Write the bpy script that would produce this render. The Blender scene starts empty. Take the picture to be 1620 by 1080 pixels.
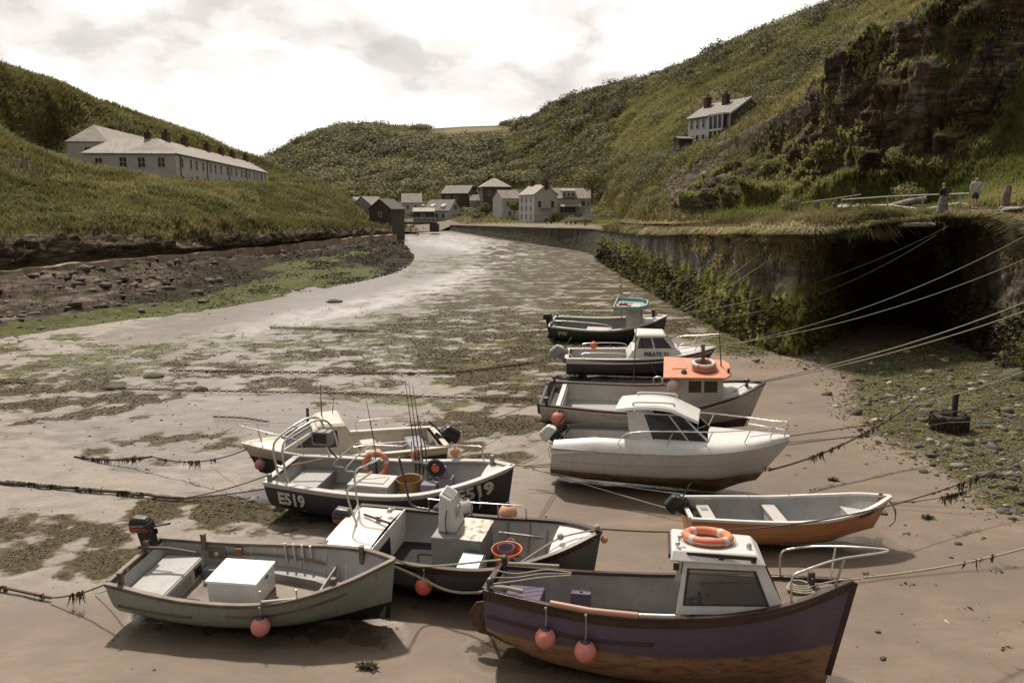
import bpy, bmesh, math, random
import numpy as np
from mathutils import Vector, Matrix
random.seed(7); RNG = np.random.RandomState(11)
SC = bpy.context.scene; COL = SC.collection
PI = math.pi; R = math.radians
# ---------------------------------------------------------------- camera
CH = 7.5; FPX = 1260.0; TH = R(9.5)
cam = bpy.data.cameras.new('camera'); camo = bpy.data.objects.new('camera', cam); COL.objects.link(camo)
cam.lens = 28; cam.sensor_width = 36; cam.clip_end = 6000; cam.clip_start = 0.1
camo.location = (0, 0, CH); camo.rotation_euler = (PI/2 - TH, 0, 0); SC.camera = camo
def ray(px, py):
    u = (px-810)/FPX; v = (540-py)/FPX
    return Vector((u, math.cos(TH)+v*math.sin(TH), v*math.cos(TH)-math.sin(TH)))
def P(px, py, z=0.0):                      # where the sight line meets height z
    d = ray(px, py); return Vector((0, 0, CH)) + d*((z-CH)/d.z)
def D(px, py, y):                          # where it meets distance y
    d = ray(px, py); return Vector((0, 0, CH)) + d*(y/d.y)
def project(p):
    p = np.asarray(p, float); q = p-np.array([0, 0, CH])
    dep = q[..., 1]*math.cos(TH)-q[..., 2]*math.sin(TH); up = q[..., 1]*math.sin(TH)+q[..., 2]*math.cos(TH)
    dep = np.where(dep > .5, dep, .5)
    return 810+FPX*q[..., 0]/dep, 540-FPX*up/dep
# ---------------------------------------------------------------- noise
_perm = np.random.RandomState(3).permutation(256); _perm = np.concatenate([_perm]*3)
_grad = np.random.RandomState(5).normal(size=(256, 3)); _grad /= np.linalg.norm(_grad, axis=1)[:, None]
def pnoise(p):
    p = np.asarray(p, float); i = np.floor(p).astype(int); f = p-i; i &= 255
    w = f*f*f*(f*(f*6-15)+10); out = 0
    for dx in (0, 1):
        for dy in (0, 1):
            for dz in (0, 1):
                h = _perm[_perm[_perm[i[:, 0]+dx]+i[:, 1]+dy]+i[:, 2]+dz]
                g = _grad[h]; d = (g*(f-np.array([dx, dy, dz]))).sum(1)
                out = out + d*(w[:, 0] if dx else 1-w[:, 0])*(w[:, 1] if dy else 1-w[:, 1])*(w[:, 2] if dz else 1-w[:, 2])
    return out*1.6
def fbm(p, s=1.0, o=4, ridged=False):
    p = np.asarray(p, float)*s; a = 1; t = 0; n = 0
    for k in range(o):
        v = pnoise(p+k*17.3)
        if ridged: v = 1-2*np.abs(v)
        t = t+a*v; n += a; a *= .5; p = p*2.03
    return t/n
def sstep(a, b, x):
    t = np.clip((x-a)/(b-a), 0, 1); return t*t*(3-2*t)
# ---------------------------------------------------------------- object helpers
def link(name, me, mats=(), parent=None):
    o = bpy.data.objects.new(name, me); COL.objects.link(o)
    for m in (mats if isinstance(mats, (list, tuple)) else [mats]): me.materials.append(m)
    if parent is not None: o.parent = parent
    return o
def tag(o, label=None, cat=None, group=None, kind=None):
    if label: o['label'] = label
    if cat: o['category'] = cat
    if group: o['group'] = group
    if kind: o['kind'] = kind
    return o
def thing(name, label, cat, loc=(0, 0, 0), rot=(0, 0, 0), group=None):
    o = bpy.data.objects.new(name, None); COL.objects.link(o); o.empty_display_size = .2
    o.location = loc; o.rotation_euler = rot
    return tag(o, label, cat, group)
def npmesh(name, V, F, smooth=False, attrs=None):
    me = bpy.data.meshes.new(name); V = np.asarray(V, np.float32); F = np.asarray(F, np.int32)
    k = F.shape[1]; n = len(F)
    me.vertices.add(len(V)); me.vertices.foreach_set('co', V.ravel())
    me.loops.add(n*k); me.loops.foreach_set('vertex_index', F.ravel())
    me.polygons.add(n); me.polygons.foreach_set('loop_start', np.arange(0, n*k, k, dtype=np.int32))
    me.polygons.foreach_set('loop_total', np.full(n, k, np.int32))
    if smooth: me.polygons.foreach_set('use_smooth', np.ones(n, bool))
    for a, (dom, v) in (attrs or {}).items():
        at = me.attributes.new(a, 'FLOAT', dom); at.data.foreach_set('value', np.asarray(v, np.float32).ravel())
    me.update(calc_edges=True); me.validate(); return me
class MB:
    """collects boxes, tubes, sweeps; build() links them as ONE mesh object"""
    def __init__(s): s.v = []; s.f = []; s.mi = []; s.m = 0
    def add(s, V, F):
        b = len(s.v); s.v += [tuple(v) for v in V]; s.f += [tuple(i+b for i in f) for f in F]; s.mi += [s.m]*len(F); return s
    def box(s, c, d, rot=None, taper=1.0, bev=0):
        x, y, z = d[0]/2, d[1]/2, d[2]/2; M = rot or Matrix.Identity(3); V = []
        for k, zz in ((1, -z), (taper, z)):
            for a, b in ((-1, -1), (1, -1), (1, 1), (-1, 1)): V.append(M @ Vector((a*x*k, b*y*k, zz))+Vector(c))
        return s.add(V, [(3, 2, 1, 0), (4, 5, 6, 7), (0, 1, 5, 4), (1, 2, 6, 5), (2, 3, 7, 6), (3, 0, 4, 7)])
    def hexa(s, b4, t4):
        return s.add(list(b4)+list(t4), [(3, 2, 1, 0), (4, 5, 6, 7), (0, 1, 5, 4), (1, 2, 6, 5), (2, 3, 7, 6), (3, 0, 4, 7)])
    def poly(s, pts, th=None):
        pts = [Vector(p) for p in pts]; n = len(pts)
        if th is None: return s.add(pts, [tuple(range(n))])
        th = Vector(th); V = pts+[p+th for p in pts]
        return s.add(V, [tuple(range(n))[::-1], tuple(range(n, 2*n))]+[(i, (i+1) % n, n+(i+1) % n, n+i) for i in range(n)])
    def tube(s, pts, r, n=7, caps=True, closed=False):
        pts = [Vector(p) for p in pts]; m = len(pts); V = []; F = []; up = None
        rr = r if isinstance(r, (list, tuple)) else [r]*m
        for i, p in enumerate(pts):
            a = pts[(i-1) % m] if (i > 0 or closed) else p; b = pts[(i+1) % m] if (i < m-1 or closed) else p
            t = (b-a).normalized() if (b-a).length > 1e-9 else Vector((0, 0, 1))
            if up is None: up = t.orthogonal().normalized()
            up = (up-t*up.dot(t)); up = up.normalized() if up.length > 1e-6 else t.orthogonal().normalized()
            w = t.cross(up)
            for k in range(n):
                A = 2*PI*k/n; V.append(p+(up*math.cos(A)+w*math.sin(A))*rr[i])
        for i in range(m if closed else m-1):
            j = (i+1) % m
            for k in range(n): F.append((i*n+k, i*n+(k+1) % n, j*n+(k+1) % n, j*n+k))
        if caps and not closed: F += [tuple(range(n))[::-1], tuple(range((m-1)*n, m*n))]
        return s.add(V, F)
    def sweep(s, pts, w, h, side=None, closed=False):
        """rectangular section w (sideways) x h (up) along pts; pts = centre line of the bottom"""
        pts = [Vector(p) for p in pts]; m = len(pts); V = []; F = []
        for i, p in enumerate(pts):
            a = pts[(i-1) % m] if (i > 0 or closed) else p; b = pts[(i+1) % m] if (i < m-1 or closed) else p
            t = (b-a); t.z = 0; t.normalize(); n = Vector((-t.y, t.x, 0))
            for sx, sz in ((-.5, 0), (.5, 0), (.5, 1), (-.5, 1)): V.append(p+n*(w*sx)+Vector((0, 0, h*sz)))
        for i in range(m if closed else m-1):
            j = (i+1) % m
            for k in range(4): F.append((i*4+k, j*4+k, j*4+(k+1) % 4, i*4+(k+1) % 4))
        if not closed: F += [(0, 1, 2, 3), (m*4-1, m*4-2, m*4-3, m*4-4)]
        return s.add(V, F)
    def lathe(s, prof, n=20, M=None):
        M = M or Matrix.Identity(4); V = []; F = []
        for r_, z in prof:
            for k in range(n): A = 2*PI*k/n; V.append(M @ Vector((r_*math.cos(A), r_*math.sin(A), z)))
        for i in range(len(prof)-1):
            for k in range(n): F.append((i*n+k, i*n+(k+1) % n, (i+1)*n+(k+1) % n, (i+1)*n+k))
        F += [tuple(range(n))[::-1], tuple(range((len(prof)-1)*n, len(prof)*n))]
        return s.add(V, F)
    def ball(s, c, r, n=16, sq=(1, 1, 1)):
        prof = [(max(math.sin(PI*i/18), .002)*r, -math.cos(PI*i/18)*r) for i in range(19)]
        M = Matrix.Translation(c) @ Matrix.Diagonal((*sq, 1)); return s.lathe(prof, n, M)
    def torus(s, c, R_, r, M=None, n=32, k=10):
        M = M or Matrix.Identity(3); V = []; F = []
        for i in range(n):
            A = 2*PI*i/n
            for j in range(k):
                B = 2*PI*j/k; q = R_+r*math.cos(B); V.append(M @ Vector((q*math.cos(A), q*math.sin(A), r*math.sin(B)))+Vector(c))
        for i in range(n):
            for j in range(k): F.append((i*k+j, ((i+1) % n)*k+j, ((i+1) % n)*k+(j+1) % k, i*k+(j+1) % k))
        return s.add(V, F)
    def build(s, name, mats, parent=None, smooth=False, bevel=0, seg=2, angle=40, fix=True, subsurf=0):
        me = bpy.data.meshes.new(name); me.from_pydata([tuple(v) for v in s.v], [], s.f)
        mats = mats if isinstance(mats, (list, tuple)) else [mats]
        o = link(name, me, mats, parent)
        if len(mats) > 1: me.polygons.foreach_set('material_index', s.mi)
        if fix:
            bm = bmesh.new(); bm.from_mesh(me); bmesh.ops.recalc_face_normals(bm, faces=bm.faces); bm.to_mesh(me); bm.free()
        if bevel:
            b = o.modifiers.new('bevel', 'BEVEL'); b.width = bevel; b.segments = seg; b.limit_method = 'ANGLE'; b.angle_limit = R(30)
        if subsurf:
            b = o.modifiers.new('sub', 'SUBSURF'); b.levels = subsurf; b.render_levels = subsurf
        if smooth or bevel or subsurf:
            for p in me.polygons: p.use_smooth = True
            try: me.set_sharp_from_angle(angle=R(angle))
            except Exception: pass
        me.update(); return o
# ---------------------------------------------------------------- materials
class NT:
    def __init__(s, name):
        s.m = bpy.data.materials.new(name); s.m.use_nodes = True; s.t = s.m.node_tree; s.n = s.t.nodes; s.l = s.t.links
        s.b = s.n['Principled BSDF']
    def new(s, typ, **k):
        n = s.n.new(typ)
        for a, v in k.items(): setattr(n, a, v)
        return n
    def lk(s, a, b): s.l.new(a, b)
    def val(s, sock, v):
        if hasattr(v, 'links') or hasattr(v, 'is_linked'): s.lk(v, sock)
        else:
            if isinstance(v, (tuple, list)) and len(v) == 3 and sock.type == 'RGBA': v = (*v, 1)
            sock.default_value = v
    def coord(s, kind='Object'): return s.new('ShaderNodeTexCoord').outputs[kind]
    def geo(s, k='Position'): return s.new('ShaderNodeNewGeometry').outputs[k]
    def mapping(s, vec, scale=(1, 1, 1), rot=(0, 0, 0)):
        n = s.new('ShaderNodeMapping'); s.lk(vec, n.inputs[0]); n.inputs['Scale'].default_value = scale; n.inputs['Rotation'].default_value = rot; return n.outputs[0]
    def noise(s, vec, scale, detail=6, rough=.55, dist=0):
        n = s.new('ShaderNodeTexNoise'); s.lk(vec, n.inputs['Vector']); n.inputs['Scale'].default_value = scale
        n.inputs['Detail'].default_value = detail; n.inputs['Roughness'].default_value = rough; n.inputs['Distortion'].default_value = dist
        return n.outputs['Fac']
    def voro(s, vec, scale, feat='F1', out='Distance'):
        n = s.new('ShaderNodeTexVoronoi', feature=feat); s.lk(vec, n.inputs['Vector']); n.inputs['Scale'].default_value = scale; return n.outputs[out]
    def ramp(s, fac, stops):
        n = s.new('ShaderNodeValToRGB'); s.lk(fac, n.inputs[0]); e = n.color_ramp.elements
        while len(e) < len(stops): e.new(.5)
        for el, (p, c) in zip(e, stops): el.position = p; el.color = (*c, 1) if not isinstance(c, (int, float)) else (c, c, c, 1)
        return n.outputs[0]
    def mix(s, fac, a, b, mode='MIX'):
        n = s.new('ShaderNodeMix', data_type='RGBA', blend_type=mode)
        s.val(n.inputs[0], fac); s.val(n.inputs[6], a); s.val(n.inputs[7], b); return n.outputs[2]
    def math(s, op, a, b=0, c=None, clamp=False):
        n = s.new('ShaderNodeMath', operation=op, use_clamp=clamp); s.val(n.inputs[0], a); s.val(n.inputs[1], b)
        if c is not None: s.val(n.inputs[2], c)
        return n.outputs[0]
    def mr(s, v, a, b, c=0, d=1):
        n = s.new('ShaderNodeMapRange'); s.lk(v, n.inputs[0])
        for i, q in enumerate((a, b, c, d)): s.val(n.inputs[i+1], q)
        return n.outputs[0]
    def attr(s, name): return s.new('ShaderNodeAttribute', attribute_name=name).outputs['Fac']
    def xyz(s, vec): n = s.new('ShaderNodeSeparateXYZ'); s.lk(vec, n.inputs[0]); return n.outputs
    def bump(s, h, strength=.3, dist=.1):
        n = s.new('ShaderNodeBump'); s.lk(h, n.inputs['Height']); n.inputs['Strength'].default_value = strength; n.inputs['Distance'].default_value = dist
        s.lk(n.outputs[0], s.b.inputs['Normal'])
    def set(s, **k):
        for a, v in k.items(): s.val(s.b.inputs[{'color': 'Base Color', 'rough': 'Roughness', 'metal': 'Metallic', 'spec': 'Specular IOR Level', 'coat': 'Coat Weight'}[a]], v)
        return s
def paint(name, c, rough=.35, dirt=.35, dirtc=(.12, .09, .06), scale=3.0, bump=.0):
    t = NT(name); co = t.coord(); n = t.noise(co, scale, 8, .65); n2 = t.noise(t.mapping(co, (6, 6, 1)), scale*1.7, 5, .6)
    f = t.math('MULTIPLY', t.mr(n, .45, .8), dirt); f2 = t.math('MULTIPLY', t.mr(n2, .52, .75), dirt*.8)
    col = t.mix(t.math('MAXIMUM', f, f2), c, dirtc)
    t.set(color=t.mix(.12, col, t.mix(t.noise(co, scale*9, 3), (0, 0, 0), (1, 1, 1)), 'SOFT_LIGHT'), rough=t.mr(n, .3, .8, rough*.8, min(1, rough*1.6)))
    if bump: t.bump(t.noise(co, 14, 4), bump, .01)
    return t.m
def metal(name, c=(.62, .6, .57), rough=.28, rust=0):
    t = NT(name); co = t.coord(); n = t.noise(co, 9, 5)
    t.set(color=t.mix(t.math('MULTIPLY', t.mr(n, .5, .7), rust), c, (.16, .07, .03)) if rust else c, metal=.95, rough=t.mr(n, .3, .7, rough*.7, rough*1.6)); return t.m
def wood(name, a, b, scale=1.0, rough=.6):
    t = NT(name); co = t.coord(); n = t.noise(t.mapping(co, (1.2*scale, 14*scale, 14*scale)), 2.2, 6, .6, .6); n2 = t.noise(co, 1.6*scale, 4)
    t.set(color=t.mix(t.mr(n2, .35, .7), t.ramp(n, [(.3, a), (.7, b)]), tuple(x*.55 for x in a)), rough=rough); t.bump(n, .25, .008); return t.m
def matte(name, c, rough=.85, var=.35, scale=4, bump=.15, c2=None):
    t = NT(name); co = t.coord(); n = t.noise(co, scale, 8, .65); d = c2 or tuple(x*(1-var) for x in c)
    t.set(color=t.mix(t.mr(n, .35, .68), c, d), rough=rough)
    if bump: t.bump(t.noise(co, scale*6, 5), bump, .02)
    return t.m
def glassy(name, tint=(.55, .55, .5), a=.55):
    t = NT(name); g = t.new('ShaderNodeBsdfGlossy'); g.inputs['Roughness'].default_value = .03; g.inputs['Color'].default_value = (.9, .9, .9, 1)
    tr = t.new('ShaderNodeBsdfTransparent'); tr.inputs['Color'].default_value = (*tint, 1); f = t.new('ShaderNodeFresnel'); f.inputs[0].default_value = 1.45
    fac = t.math('ADD', t.math('MULTIPLY', f.outputs[0], .9), .04, clamp=True)
    mx = t.new('ShaderNodeMixShader'); t.lk(fac, mx.inputs[0]); t.lk(tr.outputs[0], mx.inputs[1]); t.lk(g.outputs[0], mx.inputs[2])
    t.lk(mx.outputs[0], t.n['Material Output'].inputs[0]); return t.m
# ---------------------------------------------------------------- light
SUN_EL, SUN_AZ = R(56), R(-22)          # sun beyond the harbour, a little left of the view
sd = bpy.data.lights.new('sun', 'SUN'); sd.energy = 3.8; sd.angle = R(3.0); sd.color = (1, .90, .78)
so = bpy.data.objects.new('sun', sd); COL.objects.link(so)
sv = Vector((math.sin(SUN_AZ)*math.cos(SUN_EL), math.cos(SUN_AZ)*math.cos(SUN_EL), math.sin(SUN_EL)))
so.rotation_euler = sv.to_track_quat('Z', 'Y').to_euler()
W = bpy.data.worlds.new('World'); SC.world = W; W.use_nodes = True
wn = W.node_tree.nodes; wl = W.node_tree.links; bg = wn['Background']
def wnew(t, **k):
    n = wn.new(t)
    for a, v in k.items(): setattr(n, a, v)
    return n
sky = wnew('ShaderNodeTexSky', sky_type='NISHITA'); sky.sun_disc = False; sky.sun_elevation = SUN_EL; sky.sun_rotation = SUN_AZ
sky.air_density = 1.0; sky.dust_density = 2.0
gm = wnew('ShaderNodeTexCoord').outputs['Generated']
sep = wnew('ShaderNodeSeparateXYZ'); wl.new(gm, sep.inputs[0])
zc = wnew('ShaderNodeMath', operation='MAXIMUM'); wl.new(sep.outputs[2], zc.inputs[0]); zc.inputs[1].default_value = 0.0
za = wnew('ShaderNodeMath', operation='ADD'); wl.new(zc.outputs[0], za.inputs[0]); za.inputs[1].default_value = .22
div = wnew('ShaderNodeVectorMath', operation='DIVIDE'); wl.new(gm, div.inputs[0])
cmb = wnew('ShaderNodeCombineXYZ'); [wl.new(za.outputs[0], cmb.inputs[i]) for i in range(3)]; wl.new(cmb.outputs[0], div.inputs[1])
def wnoise(scale, detail, off, rough=.55, dist=.0):
    mp = wnew('ShaderNodeMapping'); wl.new(div.outputs[0], mp.inputs[0]); mp.inputs['Location'].default_value = off
    n = wnew('ShaderNodeTexNoise'); wl.new(mp.outputs[0], n.inputs['Vector']); n.inputs['Scale'].default_value = scale; n.inputs['Detail'].default_value = detail
    n.inputs['Roughness'].default_value = rough; n.inputs['Distortion'].default_value = dist; return n.outputs['Fac']
def wramp(f, st):
    n = wnew('ShaderNodeValToRGB'); wl.new(f, n.inputs[0]); e = n.color_ramp.elements
    while len(e) < len(st): e.new(.5)
    for el, (p, c) in zip(e, st): el.position = p; el.color = (*c, 1)
    n.color_ramp.interpolation = 'EASE'; return n.outputs[0]
def puff(scale, off, detail=9, rough=.5):
    mp = wnew('ShaderNodeMapping'); wl.new(gm, mp.inputs[0]); mp.inputs['Location'].default_value = off; mp.inputs['Scale'].default_value = (1, 1, 2.1)
    n = wnew('ShaderNodeTexNoise'); wl.new(mp.outputs[0], n.inputs['Vector']); n.inputs['Scale'].default_value = scale; n.inputs['Detail'].default_value = detail; n.inputs['Roughness'].default_value = rough; n.inputs['Distortion'].default_value = .15; return n.outputs['Fac']
sA = wramp(puff(3.4, (.3, .9, .35)), [(.40, (13.0, 12.5, 12.0)), (.51, (11.6, 11.15, 10.7)), (.56, (9.4, 9.0, 8.65)), (.66, (7.4, 7.1, 6.8))])
sB = wramp(puff(8.5, (2.3, .2, 1.1), 9, .55), [(.40, (.74, .74, .74)), (.50, (.96, .96, .96)), (.62, (1.12, 1.12, 1.12))])
smx = wnew('ShaderNodeMix', data_type='RGBA', blend_type='MULTIPLY'); smx.inputs[0].default_value = .8; wl.new(sA, smx.inputs[6]); wl.new(sB, smx.inputs[7]); shade = smx.outputs[2]
cover = wramp(wnoise(1.1, 7, (8.3, 2.2, 1), .5), [(.22, (.55, .55, .55)), (.36, (1, 1, 1))])
mxw = wnew('ShaderNodeMix', data_type='RGBA'); wl.new(cover, mxw.inputs[0]); wl.new(sky.outputs[0], mxw.inputs[6]); wl.new(shade, mxw.inputs[7])
dot = wnew('ShaderNodeVectorMath', operation='DOT_PRODUCT'); wl.new(gm, dot.inputs[0]); dot.inputs[1].default_value = (math.sin(SUN_AZ)*.94, math.cos(SUN_AZ)*.94, .34)
mrg = wnew('ShaderNodeMapRange'); wl.new(dot.outputs['Value'], mrg.inputs[0]); mrg.inputs[1].default_value = -.2; mrg.inputs[2].default_value = .85; mrg.inputs[3].default_value = .30; mrg.inputs[4].default_value = 1.0   # thin cloud is brightest towards the sun
thin = wnew('ShaderNodeVectorMath', operation='SCALE'); wl.new(mxw.outputs[2], thin.inputs[0]); wl.new(mrg.outputs[0], thin.inputs['Scale'])
wl.new(thin.outputs[0], bg.inputs['Color']); bg.inputs['Strength'].default_value = .085
SC.view_settings.view_transform = 'Standard'; SC.view_settings.look = 'None'; SC.view_settings.gamma = 1; SC.view_settings.exposure = .33
SC.render.engine = 'CYCLES'
# ================================================================ terrain
def cr(p, n):
    """Catmull-Rom along axis 0, n samples per segment"""
    p = np.asarray(p, float); m = len(p); pe = np.concatenate([2*p[:1]-p[1:2], p, 2*p[-1:]-p[-2:-1]])
    out = []
    for i in range(m-1):
        a, b, c, d = pe[i:i+4]
        for k in range(n):
            t = k/n; out.append(.5*((2*b)+(-a+c)*t+(2*a-5*b+4*c-d)*t*t+(-a+3*b-3*c+d)*t**3))
    out.append(p[-1]); return np.array(out)
def normals(G):
    du = np.gradient(G, axis=1); dv = np.gradient(G, axis=0); n = np.cross(du, dv); n /= np.linalg.norm(n, axis=2)[..., None]+1e-9
    return n
class Sheet:
    def __init__(s, ctrl, nr, nc, flip=False):
        s.ctrl = np.array([[tuple(q) for q in row] for row in ctrl], float)
        g = cr(s.ctrl, nr); g = cr(g.swapaxes(0, 1), nc).swapaxes(0, 1)
        s.G = g; s.flip = flip; a, b = g.shape[:2]
        s.r = np.repeat(np.arange(a)[:, None]/nr, b, 1); s.c = np.repeat(np.arange(b)[None]/nc, a, 0)
        s.at = {}
    def nrm(s):
        n = normals(s.G); return -n if s.flip else n
    def flat(s): return s.G.reshape(-1, 3)
    def disp(s, amt):            # amt: flat array of distances along the normal
        s.G = s.G+s.nrm()*np.asarray(amt).reshape(s.G.shape[0], s.G.shape[1], 1)
    def px(s): return project(s.flat())
    def build(s, name, mat, smooth=True):
        a, b = s.G.shape[:2]; i = np.arange(a*b).reshape(a, b)
        F = np.stack([i[:-1, :-1], i[:-1, 1:], i[1:, 1:], i[1:, :-1]], -1).reshape(-1, 4)
        if s.flip: F = F[:, ::-1]
        me = npmesh(name, s.flat(), F, smooth, {k: ('POINT', v) for k, v in s.at.items()})
        s.o = link(name, me, mat); return s.o
    def scatter(s, N, weight, rng):
        """random surface points; weight per grid vertex (flat), times area"""
        G = s.G; du = np.linalg.norm(np.gradient(G, axis=1), axis=2); dv = np.linalg.norm(np.gradient(G, axis=0), axis=2)
        w = (du*dv).ravel()*np.maximum(weight, 0); w[~np.isfinite(w)] = 0; w /= w.sum()
        k = rng.choice(len(w), N, p=w); a, b = G.shape[:2]; i = k//b; j = k % b
        u = rng.uniform(-.5, .5, N); v = rng.uniform(-.5, .5, N)
        gu = np.gradient(G, axis=1)[i, j]; gv = np.gradient(G, axis=0)[i, j]
        return G[i, j]+gu*u[:, None]+gv*v[:, None], s.nrm()[i, j], k
def blob(X, Y, cx, cy, rx, ry, rot=0, soft=.5):
    c, s_ = math.cos(R(rot)), math.sin(R(rot)); dx = X-cx; dy = Y-cy
    a = (dx*c+dy*s_)/rx; b = (-dx*s_+dy*c)/ry
    return sstep(1+soft, 1-soft, np.sqrt(a*a+b*b))
def tufts(name, pos, nrm, h, w, mat, blades=4, lean=.5, tint=None, parent=None, rng=RNG, up=.7, droop=0):
    """grass as many blades: each blade a bent pair of quads"""
    N = len(pos); h = np.broadcast_to(h, N); w = np.broadcast_to(w, N)
    n = nrm*(1-up)+np.array([0, 0, up]); n /= np.linalg.norm(n, axis=1)[:, None]
    n = np.repeat(n, blades, 0); p = np.repeat(pos, blades, 0); hh = np.repeat(h, blades)*rng.uniform(.5, 1.15, N*blades); ww = np.repeat(w, blades)*rng.uniform(.6, 1.3, N*blades)
    d = rng.normal(size=(N*blades, 3)); d -= n*(d*n).sum(1)[:, None]; d /= np.linalg.norm(d, axis=1)[:, None]
    side = np.cross(n, d); L = rng.uniform(.1, lean, N*blades)[:, None]
    p = p+d*(np.repeat(h, blades)*.25)[:, None]*rng.uniform(0, 1, N*blades)[:, None]-n*(hh*.06)[:, None]
    m = p+n*(hh*.6)[:, None]+d*(hh[:, None]*L*.4); t = p+n*(hh*(1-droop))[:, None]+d*(hh[:, None]*L*1.3)
    if droop: t = t-np.array([0, 0, 1])*(hh*droop*.6)[:, None]
    s1 = side*ww[:, None]*.5
    V = np.stack([p-s1, p+s1, m+s1*.8, m-s1*.8, t+s1*.12, t-s1*.12], 1).reshape(-1, 3)
    b = np.arange(N*blades)*6
    F = np.concatenate([np.stack([b, b+1, b+2, b+3], 1), np.stack([b+3, b+2, b+4, b+5], 1)])
    tn = np.repeat(rng.uniform(0, 1, N) if tint is None else tint, blades); tn = np.clip(tn+rng.normal(0, .1, N*blades), 0, 1)
    me = npmesh(name, V, F, False, {'tint': ('FACE', np.concatenate([tn, tn]))})
    return link(name, me, mat, parent)
def leafballs(cen, rad, nleaf, leaf, rng, squash=.8, tint=None, low=-.25):
    """foliage: leaf-sized quads through the outer volume of lumpy crowns; returns V, F, tint"""
    Vs = []; Ts = []
    for i, (c, r) in enumerate(zip(cen, rad)):
        n = int(nleaf[i] if hasattr(nleaf, '__len__') else nleaf); lf = leaf[i] if hasattr(leaf, '__len__') else leaf
        d = rng.normal(size=(n*2, 3)); d /= np.linalg.norm(d, axis=1)[:, None]; d = d[d[:, 2] > low][:n]; n = len(d)
        lump = 1+.28*pnoise(d*1.7+np.asarray(c)*.37+i)+.16*pnoise(d*4.1+i*3.3)
        rr = r*lump*rng.uniform(.68, 1.04, n)**.6
        q = np.asarray(c)+d*rr[:, None]*np.array([1, 1, squash])
        nn = d+rng.normal(0, .30, (n, 3)); nn /= np.linalg.norm(nn, axis=1)[:, None]
        a = np.cross(nn, rng.normal(size=(n, 3))); a /= np.linalg.norm(a, axis=1)[:, None]; b = np.cross(nn, a)
        sz = (lf*rng.uniform(.5, 1.2, n))[:, None]; a = a*sz; b = b*sz*rng.uniform(.5, .9, (n, 1))
        Vs.append(np.stack([q-a, q-b, q+a, q+b], 1).reshape(-1, 3))
        Ts.append(np.clip((tint[i] if tint is not None else rng.uniform(.2, .8))+rng.normal(0, .09, n), 0, 1))
    V = np.concatenate(Vs); T = np.concatenate(Ts); F = np.arange(len(V)).reshape(-1, 4); return V, F, T
def leafobj(name, cen, rad, nleaf, leaf, mat, rng=RNG, parent=None, squash=.8, tint=None, low=-.25):
    V, F, T = leafballs(cen, rad, nleaf, leaf, rng, squash, tint, low)
    return link(name, npmesh(name, V, F, False, {'tint': ('FACE', T)}), mat, parent)
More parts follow.
